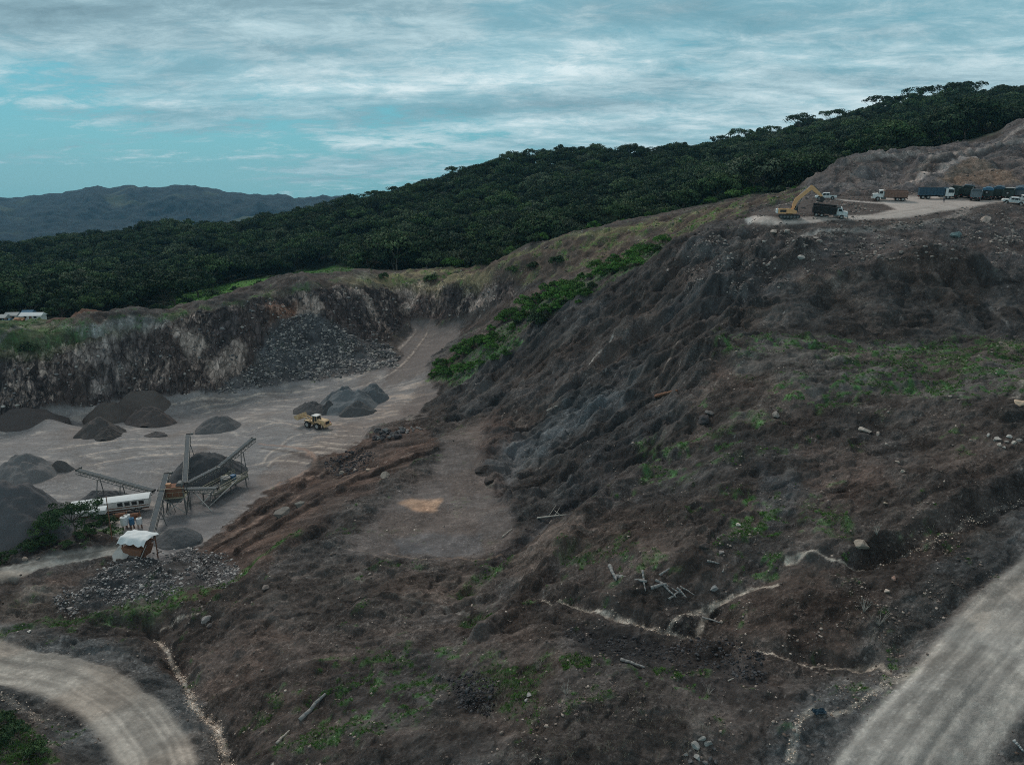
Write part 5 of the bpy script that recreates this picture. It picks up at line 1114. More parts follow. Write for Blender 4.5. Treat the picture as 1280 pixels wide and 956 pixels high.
b = MB(); b.box(-2.2, -0.8, -1.415, -1.40, 1.45, 2.0); b.box(-1.6, -0.9, -0.9, 0.9, 2.3, 2.38); b.build('vent_grille', 'black', bd_)
b = MB(); b.prism([(0.35, 1.2), (1.75, 1.2), (1.95, 1.9), (1.75, 2.85), (1.6, 2.95), (0.4, 2.95), (0.35, 2.8)], 0.45, 1.38, 0.04); cb_ = b.build('cab', 'black', ex)
b = MB(); b.prism([(0.55, 1.9), (1.75, 1.9), (1.6, 2.75), (0.55, 2.75)], 0.43, 0.45); b.prism([(1.965, 1.95), (1.78, 2.8), (1.74, 2.8), (1.92, 1.95)], 0.52, 1.3); b.build('window', 'glass', cb_)
bm1 = MB(); bm1.prism([(0.35, 1.75), (0.75, 1.65), (1.0, 2.3), (1.3, 3.3), (1.75, 4.15), (4.55, 6.7), (4.45, 7.35), (4.15, 7.45), (0.95, 4.6), (0.55, 3.5)], -0.32, 0.32, 0.03); boom = bm1.build('boom', 'yellow', ex)
st = MB(); st.prism([(3.95, 7.55), (4.35, 7.7), (4.85, 7.4), (7.05, 5.3), (6.85, 4.95), (6.5, 5.05), (4.2, 6.75)], -0.24, 0.24, 0.03); stick = st.build('stick', 'yellow', ex)
h = MB()
for y in (-0.42, 0.42): h.cyl((0.95, y, 1.7), (1.9, y, 3.4), 0.11, n=10); h.cyl((1.9, y, 3.4), (2.5, y, 4.7), 0.06, n=8)
h.build('hydraulic_ram', 'steel', boom)
h = MB(); h.cyl((1.9, 0, 5.3), (3.2, 0, 6.75), 0.12, n=10); h.cyl((3.2, 0, 6.75), (4.05, 0, 7.55), 0.065, n=8); h.build('hydraulic_ram', 'lsteel', boom)
h = MB(); h.cyl((4.9, 0, 7.5), (5.9, 0, 6.7), 0.1, n=10); h.cyl((5.9, 0, 6.7), (6.8, 0, 5.7), 0.06, n=8); h.build('hydraulic_ram', 'steel', stick)
bk = MB(); bk.prism([(6.6, 5.1), (7.1, 5.05), (7.5, 4.6), (7.45, 4.15), (7.0, 3.85), (6.2, 3.85), (5.8, 4.1), (5.75, 4.3), (6.35, 4.25), (6.7, 4.45)], -0.55, 0.55, 0.03); bucket = bk.build('bucket', 'black', ex)
t = MB()
for y in (-0.45, -0.22, 0, 0.22, 0.45): t.prism([(5.82, 4.1), (5.78, 4.3), (5.5, 4.22)], y-0.05, y+0.05)
t.build('tooth', 'steel', bucket)

# wheel loader on the pit floor
ld = root_at('wheel_loader', 395, 534, 152, 0.98, 'yellow wheel loader with raised bucket parked before the dark gravel heaps', 'loader', None, ymin=100, tilt=False)
for x in (1.55, -1.6):
    for sg in (-1, 1): wheel_pair(ld, x, sg*1.12, 0.86, 0.62)
b = MB(); b.box(-3.6, -0.4, -0.75, 0.75, 1.0, 1.55, 0.05); b.build('rear_frame', 'cream', ld)
b = MB(); b.prism([(-3.75, 1.2), (-1.2, 1.5), (-1.2, 2.45), (-3.3, 2.35), (-3.75, 2.15)], -0.85, 0.85, 0.06); en = b.build('engine_cover', 'cream', ld)
b = MB(); b.box(-3.80, -3.74, -0.6, 0.6, 1.35, 2.1); b.build('grille', 'black', en)
b = MB(); b.cyl((-2.0, 0.35, 2.4), (-2.0, 0.35, 3.1), 0.08, n=10); b.build('exhaust', 'black', en)
b = MB(); b.box(-4.0, -3.6, -1.25, 1.25, 0.85, 1.4, 0.08); b.build('counterweight', 'cream', ld)
for sg in (-1, 1):
    f = MB(); f.prism([(-2.6, 1.6), (-2.3, 1.95), (-0.9, 1.95), (-0.6, 1.6), (-0.75, 1.6), (-1.0, 1.83), (-2.2, 1.83), (-2.45, 1.6)], min(sg*0.86, sg*1.45), max(sg*0.86, sg*1.45)); f.build('fender', 'cream', ld)
    f = MB(); f.prism([(0.6, 1.6), (0.9, 1.95), (2.1, 1.95), (2.45, 1.55), (2.3, 1.55), (2.05, 1.83), (1.0, 1.83), (0.75, 1.6)], min(sg*0.86, sg*1.45), max(sg*0.86, sg*1.45)); f.build('fender', 'cream', ld)
    l = MB(); l.box(-3.86, -3.80, sg*0.95-0.12, sg*0.95+0.12, 1.5, 1.7); l.build('tail_light', 'red', ld)
b = MB(); b.box(-1.15, 0.35, -0.75, 0.75, 1.6, 3.05, 0.05, taper=(0.1, 0.15, 0.08)); cb_ = b.build('cab', 'glass', ld)
b = MB(); b.box(-1.25, 0.45, -0.85, 0.85, 3.07, 3.25, 0.05); b.build('roof', 'white', cb_)
b = MB()
for x, y in ((-1.1, -0.74), (-1.1, 0.74), (0.3, -0.74), (0.3, 0.74), (-0.4, -0.77), (-0.4, 0.77)): b.bar((x, y, 1.6), (x*0.93-0.02, y*0.93, 3.07), 0.09, 0.09)
b.build('pillar', 'cream', cb_)
b = MB(); b.box(0.4, 2.4, -0.6, 0.6, 0.75, 1.7, 0.08); b.build('front_frame', 'cream', ld)
for sg in (-1, 1):
    a = MB(); a.prism([(0.9, 1.55), (1.2, 1.95), (2.6, 2.5), (4.2, 2.35), (4.3, 2.1), (2.7, 2.15), (1.3, 1.5)], sg*0.55-0.09, sg*0.55+0.09, 0.02); a.build('lift_arm', 'cream', ld)
    a = MB(); a.cyl((1.5, sg*0.35, 1.2), (3.0, sg*0.45, 2.15), 0.09, n=8); a.build('hydraulic_ram', 'lsteel', ld)
b = MB(); b.prism([(4.1, 1.75), (4.35, 1.55), (5.3, 1.75), (5.75, 2.35), (5.68, 2.38), (5.2, 1.9), (4.45, 1.72), (4.28, 2.0), (4.45, 2.85), (4.35, 2.9), (4.1, 2.4)], -1.45, 1.45); b.prism([(4.1, 1.75), (4.35, 1.55), (5.3, 1.75), (5.75, 2.35), (4.45, 2.85), (4.1, 2.4)], -1.5, -1.44); b.prism([(4.1, 1.75), (4.35, 1.55), (5.3, 1.75), (5.75, 2.35), (4.45, 2.85), (4.1, 2.4)], 1.44, 1.5); b.build('bucket', 'cream', ld)

# the person on the terrace
def person(px, Y, heading, label):
    u, _ = ray(px, 243); x, y = u*Y, Y; z = gz(x, y)
    J = [(0, 0, 0.95), (0, 0, 1.15), (0, 0, 1.38), (0, 0, 1.50), (0, 0.01, 1.60), (0, 0.01, 1.70), (0.09, 0, 0.90), (0.11, 0.01, 0.50), (0.12, 0, 0.09), (0.12, 0.14, 0.04), (-0.09, 0, 0.90), (-0.11, 0.01, 0.50), (-0.12, 0, 0.09), (-0.12, 0.14, 0.04), (0.19, 0, 1.40), (0.25, 0, 1.12), (0.24, 0.06, 0.88), (0.24, 0.09, 0.80), (-0.19, 0, 1.40), (-0.25, 0, 1.12), (-0.24, 0.06, 0.88), (-0.24, 0.09, 0.80)]
    E = [(0, 1), (1, 2), (2, 3), (3, 4), (4, 5), (0, 6), (6, 7), (7, 8), (8, 9), (0, 10), (10, 11), (11, 12), (12, 13), (2, 14), (14, 15), (15, 16), (16, 17), (2, 18), (18, 19), (19, 20), (20, 21)]
    Rr = [.13, .12, .14, .055, .085, .07, .085, .06, .045, .04, .085, .06, .045, .04, .055, .045, .035, .04, .055, .045, .035, .04]
    def skin(name, idx, grow, mat, parent=None, cut=None):
        mp = {i: k for k, i in enumerate(idx)}; me = bpy.data.meshes.new(name)
        me.from_pydata([J[i] for i in idx], [(mp[a], mp[b]) for a, b in E if a in mp and b in mp], []); o = link(name, me, parent)
        me.materials.append(MT[mat]); sm = o.modifiers.new('skin', 'SKIN'); sm.use_smooth_shade = True
        for i, k in mp.items():
            me.skin_vertices[0].data[k].radius = (Rr[i]+grow, Rr[i]*0.85+grow); me.skin_vertices[0].data[k].use_root = (k == 0)
        o.modifiers.new('sub', 'SUBSURF').levels = 1; return o
    b = skin('person', list(range(22)), 0, 'skin'); b.location = (x, y, z); b.rotation_euler = (0, 0, R(heading)); b['label'] = label; b['category'] = 'person'
    skin('shirt', [0, 1, 2, 14, 15, 18, 19], 0.018, 'shirt', b); skin('trousers', [0, 6, 7, 8, 10, 11, 12], 0.018, 'trousers', b)
    hb_ = MB(); hb_.cyl((0, -0.01, 1.66), (0, -0.01, 1.77), 0.095, 0.06, n=12); hb_.build('hair', 'hair', b); return b
person(1181, 184, 160, 'person in grey shirt and dark trousers standing before the parked dump trucks')
print('vehicles done')

# ---------------------------------------------------------------- crusher plant
def conveyor(P, Q, label, w_=0.95, legs=(), truss=True, wheel_end=True):
    w_ *= 0.7; P = Vector(P); Q = Vector(Q); o = Vector((P.x, P.y, gz(P.x, P.y))); root = empty('conveyor', o, label=label, category='conveyor', group='conveyors of the crusher')
    d = (Q-P).normalized(); sd = d.cross(Vector((0, 0, 1))).normalized(); up = sd.cross(d); Lc = (Q-P).length
    b = MB(); b.bar(P+up*0.12-d*0.1, Q+up*0.12+d*0.1, w_, 0.05); b.build('belt', 'belt', root, origin=o)
    f = MB()
    for sg in (-1, 1):
        f.bar(P+sd*sg*(w_/2+0.09), Q+sd*sg*(w_/2+0.09), 0.09, 0.26); 
        if truss: f.bar(P+sd*sg*(w_/2+0.09)-up*0.72, Q+sd*sg*(w_/2+0.09)-up*0.72, 0.07, 0.09)
    n = max(4, int(Lc/0.8))
    if truss:
        for k in range(n+1):
            a = P+d*Lc*k/n; 
            for sg in (-1, 1):
                f.bar(a+sd*sg*(w_/2+0.09)-up*0.1, a+sd*sg*(w_/2+0.09)-up*0.72, 0.05, 0.05, up=d)
                if k < n: f.bar(a+sd*sg*(w_/2+0.09)-up*0.1, a+d*Lc/n+sd*sg*(w_/2+0.09)-up*0.72, 0.04, 0.04)
            f.bar(a-sd*(w_/2+0.09)-up*0.72, a+sd*(w_/2+0.09)-up*0.72, 0.05, 0.05)
    f.build('frame', 'steel', root, origin=o)
    r = MB()
    for k in range(int(Lc/1.4)+1):
        a = P+d*(0.3+1.4*k)
        if (a-P).length < Lc: r.bar(a-sd*(w_/2+0.22)+up*0.2, a+sd*(w_/2+0.22)+up*0.2, 0.06, 0.06) if False else r.cyl(a-sd*(w_/2+0.18)+up*0.16, a-sd*(w_/2-0.05)+up*0.02, 0.07, n=8).cyl(a+sd*(w_/2+0.18)+up*0.16, a+sd*(w_/2-0.05)+up*0.02, 0.07, n=8)
    r.build('roller', 'lsteel', root, origin=o)
    for e in (P, Q):
        h = MB(); h.cyl(e-sd*(w_/2+0.05), e+sd*(w_/2+0.05), 0.24, n=14); h.build('drum', 'black', root, origin=o)
    m = MB(); m.box(-0.25, 0.25, -0.2, 0.2, -0.2, 0.2, 0.03); bmesh.ops.translate(m.bm, verts=m.bm.verts[:], vec=Q+sd*(w_/2+0.4)+up*0.1); m.build('motor', 'steel', root, origin=o)
    for t, spread in legs:
        a = P+(Q-P)*t
        for sg in (-1, 1):
            foot = a+sd*sg*spread+d*spread*0.3; foot.z = gz(foot.x, foot.y)-0.1
            l = MB(); l.bar(a+sd*sg*(w_/2+0.05)-up*0.72, foot, 0.12, 0.12); l.build('leg', 'steel', root, origin=o)
        l = MB(); f1 = a+sd*spread*0.75; f2 = a-sd*spread*0.75; f1.z = f2.z = a.z-0.72-(a.z-0.72-gz(a.x, a.y))*0.5; l.bar(f1, f2, 0.08, 0.08); l.build('cross_brace', 'steel', root, origin=o)
    return root
pz = lambda a, b, z: Vector(PZ(a, b, z))
conveyor(pz(186, 676, 7.6), pz(208, 592, 12.0), 'main feed conveyor climbing from the hopper with the white tarp roof up to the screen', 1.0, [(0.45, 1.0), (0.8, 1.3)])
conveyor(pz(231, 604, 9.2), pz(235, 543, 13.2), 'steep straight conveyor pointing away from the crusher toward the far gravel heap', 0.95, [(0.5, 1.1), (0.85, 1.4)])
conveyor(pz(233, 604, 9.0), pz(272, 584, 10.4), 'short inclined conveyor between the screen box and the long right conveyor', 0.8, [(0.85, 0.9)])
conveyor(pz(270, 586, 9.6), pz(316, 548, 13.4), 'long discharge conveyor reaching furthest up to the right of the crusher', 0.85, [(0.35, 1.0), (0.65, 1.2)])
conveyor(pz(192, 613, 8.8), pz(97, 587, 12.4), 'long discharge conveyor reaching left over the white trailers', 0.85, [(0.42, 1.1), (0.72, 1.4)])
conveyor(pz(272, 610, 9.6), pz(199, 612, 9.9), 'level truss conveyor running from the railed platform to the main feed conveyor', 0.85, [(0.12, 1.0), (0.5, 1.2), (0.85, 1.2)])
# screen house
c0 = pz(221, 650, 6.1); c0 = Vector(PZ(222, 640, 6.0)); sr = empty('screening_tower', c0, R(12), label='rusty screening tower with braced legs standing between the conveyors', category='crusher')
b = MB(); b.box(-1.6, 1.4, -1.0, 1.2, 3.3, 5.0, 0.04, taper=(0.2, 0.2, 0.1)); bx_o = b.build('screen_box', 'rust', sr)
b = MB(); b.prism([(-1.2, 2.1), (1.0, 2.1), (1.5, 3.25), (-1.7, 3.25)], -0.8, 0.9); b.build('chute', 'steel', sr)
b = MB(); b.box(-2.0, 1.9, -1.5, -1.42, 5.0, 5.06); b.box(-2.0, 1.9, -1.5, 1.5, 3.2, 3.27)
for x in (-2.0, -1.0, 0, 1.0, 1.9): b.bar((x, -1.46, 3.25), (x, -1.46, 4.3), 0.05, 0.05)
b.bar((-2.0, -1.46, 4.3), (1.9, -1.46, 4.3), 0.05, 0.05); b.build('walkway', 'olive', sr)
for (x, y) in ((-1.7, -1.2), (1.6, -1.2), (-1.7, 1.3), (1.6, 1.3)):
    l = MB(); l.bar((x, y, 5.0), (x*1.12, y*1.1, -0.3), 0.16, 0.16); l.build('leg', 'steel', sr)
for a, b_ in (((-1.8, -1.3, 0.2), (1.7, -1.25, 3.2)), ((1.8, -1.3, 0.2), (-1.7, -1.25, 3.2))):
    l = MB(); l.bar(a, b_, 0.1, 0.1); l.build('brace', 'lsteel', sr)
b = MB(); b.cyl((0.9, -0.5, 5.05), (0.9, 0.8, 5.05), 0.55, n=16); b.build('flywheel', 'steel', sr)
b = MB(); b.box(-1.3, -0.5, -0.3, 0.4, 5.0, 5.45, 0.04); b.build('motor', 'orange', sr)
# long slanting props
pr0 = Vector(PZ(255, 645, 6.0)); pr = empty('support_frame', pr0, label='pale slanting steel props under the level conveyor right of the screening tower', category='frame')
for (a, b_) in (((240, 612, 9.2), (268, 641, 6.0)), ((296, 600, 9.4), (256, 636, 6.0)), ((282, 608, 9.4), (247, 630, 6.0)), ((268, 612, 9.3), (252, 628, 7.2)), ((212, 615, 9.2), (212, 641, 6.0)), ((224, 612, 9.3), (238, 636, 6.0))):
    l = MB(); l.bar(pz(*a), pz(*b_)-Vector((0, 0, .3)), 0.13, 0.13); l.build('prop', 'lsteel', pr, origin=pr0)
# railed platform with crusher
A_ = pz(267, 618, 7.9); B_ = pz(309, 594, 7.9); dd = (B_-A_).normalized(); hd = math.atan2(dd.y, dd.x); mid = (A_+B_)/2; Lp = (B_-A_).length
pf = empty('crusher_platform', (mid.x, mid.y, 6.0), hd, label='railed steel platform carrying a crusher and blue motor at the right of the plant', category='platform')
b = MB(); b.box(-Lp/2, Lp/2, 0.0, 2.9, 1.65, 1.8); b.box(-Lp/2, Lp/2, -0.08, 0.05, 1.45, 1.8); b.build('deck', 'steel', pf)
b = MB()
for y in (-0.02, 2.85):
    for z in (2.3, 2.75): b.bar((-Lp/2, y, z), (Lp/2, y, z), 0.08, 0.08)
    for k in range(7): b.bar((-Lp/2+Lp*k/6, y, 1.8), (-Lp/2+Lp*k/6, y, 2.75), 0.07, 0.07)
b.box(-Lp/2, Lp/2, -0.14, -0.09, 1.75, 2.05); b.build('railing', 'olive', pf)
for x in (-Lp/2+0.4, 0, Lp/2-0.4):
    for y in (0.1, 2.7): l = MB(); l.bar((x, y, 1.7), (x, y, -0.4), 0.16, 0.16); l.build('leg', 'steel', pf)
b = MB(); b.cyl((0.4, 1.5, 1.8), (0.4, 1.5, 2.6), 1.0, 0.8, n=18); b.cyl((0.4, 1.5, 2.6), (0.4, 1.5, 2.95), 0.95, n=18); b.build('crusher', 'steel', pf)
b = MB(); b.bar((0.4-0.9, 1.5, 3.1), (0.4+0.9, 1.5, 3.1), 0.1, 0.1); b.bar((-0.5, 1.5, 1.8), (-0.5, 1.5, 3.1), 0.1, 0.1); b.bar((1.3, 1.5, 1.8), (1.3, 1.5, 3.1), 0.1, 0.1); b.bar((0.4, 0.6, 3.1), (0.4, 2.4, 3.1), 0.1, 0.1); b.build('feed_frame', 'lsteel', pf)
b = MB(); b.box(2.0, 2.9, 1.0, 1.9, 1.8, 2.7, 0.08); b.build('motor', 'blue', pf)
b = MB(); b.box(1.2, 1.7, 1.8, 2.3, 1.8, 3.0, 0.05); b.build('control_box', 'olive', pf)
# hopper
hp = Vector(PZ(164, 703, 8.9)); ho = empty('feed_hopper', (hp.x, hp.y, hp.z), R(-14), label='steel feed hopper with worn grey wing plates under the white tarp roof', category='hopper')
b = MB(); b.prism([(-1.6, 2.0), (1.9, 2.0), (1.2, 0.4), (-0.9, 0.4)], 0.2, 2.6); b.build('bin', 'rust', ho)
def plate(mb, q, t=0.07):
    q = [Vector(v) for v in q]; n = (q[1]-q[0]).cross(q[3]-q[0]).normalized()*t
    mb._add(q+[v+n for v in q], [(0, 1, 2, 3), (7, 6, 5, 4), (0, 4, 5, 1), (1, 5, 6, 2), (2, 6, 7, 3), (3, 7, 4, 0)])
b = MB(); plate(b, [(-3.0, -0.7, 0.5), (-0.6, -1.1, 0.2), (-0.2, 1.0, 1.5), (-2.3, 1.6, 2.4)]); b.build('wing_plate', 'lsteel', ho)
b = MB(); plate(b, [(-0.4, -1.2, 0.1), (1.7, -0.9, 0.25), (1.2, 0.8, 1.3), (-0.2, 0.9, 1.3)]); b.build('wing_plate', 'steel', ho)
b = MB(); plate(b, [(1.75, -0.8, 0.1), (2.35, 0.6, 2.5), (1.95, 1.2, 2.4), (1.35, 0.3, 0.2)]); b.build('wing_plate', 'lsteel', ho)
b = MB(); b.box(-2.9, 2.2, -1.35, -1.05, -0.5, 0.15); b.build('kerb_beam', 'steel', ho)
for (x, y) in ((-1.7, 0.6), (2.0, 0.6), (-1.7, 2.9), (2.0, 2.9)):
    l = MB(); l.bar((x, y, -1.5), (x, y, 3.2), 0.12, 0.12); l.build('post', 'rust', ho)
for k in range(3):
    b = MB(); b.bar((-1.7, 0.6+k*1.1, 2.6), (2.0, 0.6+k*1.1, 2.45), 0.12, 0.16); b.build('cross_beam', 'rust', ho)
b = MB(); b.box(-1.2, 1.6, 1.0, 2.6, 2.05, 2.5, 0.05); b.build('grizzly', 'rust', ho)
# sagging tarp sheet
n = 14; tv = []; 
for i in range(n+1):
    for j in range(n+1):
        x = -2.3+4.6*i/n; y = 0.2+3.2*j/n; z = 3.35+0.25*math.sin(math.pi*j/n)+0.12*math.sin(i*1.1)*math.sin(j*0.9)-0.12*math.sin(math.pi*i/n*2)**2-(0.75*(1-j/2.5) if j < 2.5 else 0)*(0.5+0.5*abs(math.sin(i*0.7)))-(0.5 if i in (0,) else 0)-(0.25 if i == n else 0); tv.append((x, y, z))
t = MB(); t._add(tv, [(i*(n+1)+j, (i+1)*(n+1)+j, (i+1)*(n+1)+j+1, i*(n+1)+j+1) for i in range(n) for j in range(n)])
rt = empty('tarp_roof', (hp.x, hp.y, hp.z), R(-14), label='sagging white tarp roof over the feed hopper', category='tarp'); t.build('tarp', 'tarp', rt, smooth=True)
# drums beside it
dm = Vector(PZ(157, 664, 6.6))
dg = 'tanks behind the tarp roof'
for k, (dx, dy, r_, hh, mt, lb) in enumerate([(0, 0, 0.55, 1.25, 'tarp', 'upright white water tank just behind the tarp roof'), (0.95, 0.5, 0.4, 1.0, 'blue', 'small blue drum between the white tanks behind the tarp roof'), (-0.2, 1.3, 0.5, 1.2, 'white', 'second white tank, furthest from the tarp roof'), (1.9, 1.0, 0.45, 0.9, 'tarp', 'low white tank nearest the main feed conveyor')]):
    z = gz(dm.x+dx, dm.y+dy); t = MB(); t.cyl((0, 0, -0.1), (0, 0, hh), r_, n=18); t.cyl((0, 0, hh), (0, 0, hh+0.15), r_, r_*0.35, n=18); o = t.build('water_tank', mt, None); o.location = (dm.x+dx, dm.y+dy, z+0.9); o['label'] = lb; o['category'] = 'tank'; o['group'] = dg
    l = MB(); l.cyl((0, 0, hh+0.15), (0, 0, hh+0.22), r_*0.33, n=12); l.build('lid', 'black', o); s_ = MB()
    for a in range(4): s_.bar((r_*0.7*math.cos(a*1.57), r_*0.7*math.sin(a*1.57), -0.05), (r_*0.9*math.cos(a*1.57), r_*0.9*math.sin(a*1.57), -1.2), 0.08, 0.08)
    s_.build('stand', 'rust', o)
# white trailers
def trailer(A, B, hh, wd, label, windows, name='site_trailer', zl=1.0):
    A = Vector(A); B = Vector(B); d = B-A; Lt = d.length; o = empty(name, (A.x, A.y, A.z), math.atan2(d.y, d.x), label=label, category='trailer', group='white trailers beside the crusher')
    b = MB(); b.box(0, Lt, 0, wd, zl, zl+hh, 0.08); bo = b.build('body', 'white', o)
    b = MB(); n = 7; pf_ = [(-0.06, zl+hh-0.02)]+[(-0.06+(wd+0.12)*i/n, zl+hh+0.02+0.26*math.sin(math.pi*i/n)) for i in range(n+1)]+[(wd+0.06, zl+hh-0.02)]
    v0 = [(-0.08, y, z) for y, z in pf_]; v1 = [(Lt+0.08, y, z) for y, z in pf_]; m_ = len(pf_); b._add(v0+v1, [(i, i+1, m_+i+1, m_+i) for i in range(m_-1)]+[tuple(range(m_)), tuple(range(m_, 2*m_)), (0, m_, 2*m_-1, m_-1)]); b.build('roof', 'tarp', o)
    if windows:
        nw = int(Lt/1.15)
        for k in range(nw*5//8, nw):
            x = 0.5+k*(Lt-1.0)/nw; w_ = MB(); w_.box(x, x+0.8, -0.03, 0.02, zl+hh*0.42, zl+hh*0.85); w_.build('window', 'glass', bo)
        w_ = MB(); w_.box(0.1, Lt-0.1, -0.02, 0.01, zl+hh*0.2, zl+hh*0.3); w_.build('stripe', 'rust', bo)
    b = MB(); b.box(0.2, Lt-0.2, 0.3, wd-0.3, zl-0.35, zl-0.003); b.build('chassis', 'rust', o)
    for x in ((Lt*0.18, Lt*0.78, Lt*0.86)):
        for y in (0.3, wd-0.3): wheel_pair(o, x, y, 0.5, 0.28)
    return o
def gp(px, py, z=6.1): v = pz(px, py, z); v.z = gz(v.x, v.y); return v
trailer(gp(90, 653), gp(188, 640), 1.55, 2.7, 'long white bus-like trailer with a row of dark windows lying left of the crusher', True, zl=0.55)
trailer(gp(70, 664), gp(134, 657), 0.7, 1.9, 'low white trailer half hidden behind the feathery tree', False, zl=0.75)
sj = gp(168, 646); 
for k, (dx, dy, lb) in enumerate([(-1.6, -1.3, 'rusty machine frame under the window side of the long white trailer'), (0.6, -1.2, 'rusty drum screen lying at the right end of the long white trailer')]):
    o = Vector((sj.x+dx, sj.y+dy, gz(sj.x+dx, sj.y+dy))); r = empty('scrap_machine', o, 0.2, label=lb, category='scrap')
    b = MB(); b.cyl((-0.8, 0, 0.6), (0.8, 0.1, 0.65), 0.42, n=14); b.build('drum', 'rust', r); b = MB(); b.box(-1.0, 1.0, -0.5, 0.5, 0.05, 0.25); b.bar((-0.9, -.4, .2), (-0.9, -.4, 1.2), .1, .1); b.bar((0.9, .4, .2), (0.9, .4, 1.1), .1, .1); b.build('frame', 'orange', r)
# pole by the hopper
pp = gp(141, 680, 8.5); b = MB(); b.cyl((0, 0, -0.4), (0.15, 0, 7.2), 0.09, 0.06, n=8); o = b.build('wooden_pole', 'rust', None); o.location = pp; o['label'] = 'thin brown pole standing between the bushes and the tarp roof'; o['category'] = 'pole'
print('plant done')

# ---------------------------------------------------------------- village at the far left
def at(px, Y): u, _ = ray(px, 404); return Vector((u*Y, Y, gz(u*Y, Y)))
def house(px, Y, w_, dp, hh, roofm, wallm, label, rz=0.1):
    w_ *= 0.8; dp *= 0.8; hh *= 0.75; p = at(px, Y); o = empty('house', p, rz, label=label, category='house', group='village houses at the forest edge')
    b = MB(); b.box(-w_/2, w_/2, -dp/2, dp/2, -0.4, hh); wl_ = b.build('wall', wallm, o)
    b = MB(); b.prism([(-w_/2-0.3, hh), (w_/2+0.3, hh), (0, hh+w_*0.22)], -dp/2-0.3, dp/2+0.3) if dp > w_ else b._add([(-w_/2-.3, -dp/2-.3, hh+.004), (w_/2+.3, -dp/2-.3, hh+.004), (w_/2+.3, dp/2+.3, hh+.004), (-w_/2-.3, dp/2+.3, hh+.004), (-w_/2-.3, 0, hh+dp*.3), (w_/2+.3, 0, hh+dp*.3)], [(0, 1, 5, 4), (2, 3, 4, 5), (0, 4, 3), (1, 2, 5), (0, 3, 2, 1)]); b.build('roof', roofm, o)
    for x in (-w_*0.25, w_*0.22):
        b = MB(); b.box(x-0.45, x+0.45, -dp/2-0.03, -dp/2+0.02, 1.0, 1.9); b.build('window', 'glass', wl_)
    b = MB(); b.box(-0.45, 0.4, -dp/2-0.04, -dp/2+0.02, -0.1, 1.95); b.build('door', 'brown', wl_)
house(3, 236, 5, 4, 2.5, 'tin', 'wall', 'small house with pale tin roof cut by the left picture edge')
house(18, 244, 5, 4, 2.8, 'tin', 'white', 'white house with tin roof behind the long shed')
house(38, 247, 4, 4, 4.4, 'bluetarp', 'tin', 'taller pale blue house rising behind the long shed')
house(43, 234, 8.5, 4, 2.4, 'tarp', 'white', 'long low white shed with bright roof, largest of the village', 0.06)
house(26, 232, 3.2, 3, 2.0, 'orange', 'orange', 'small orange-brown shack attached left of the long white shed')
house(10, 229, 2.2, 2.2, 1.7, 'bluetarp', 'white', 'tiny white hut nearest the dirt track on the left')
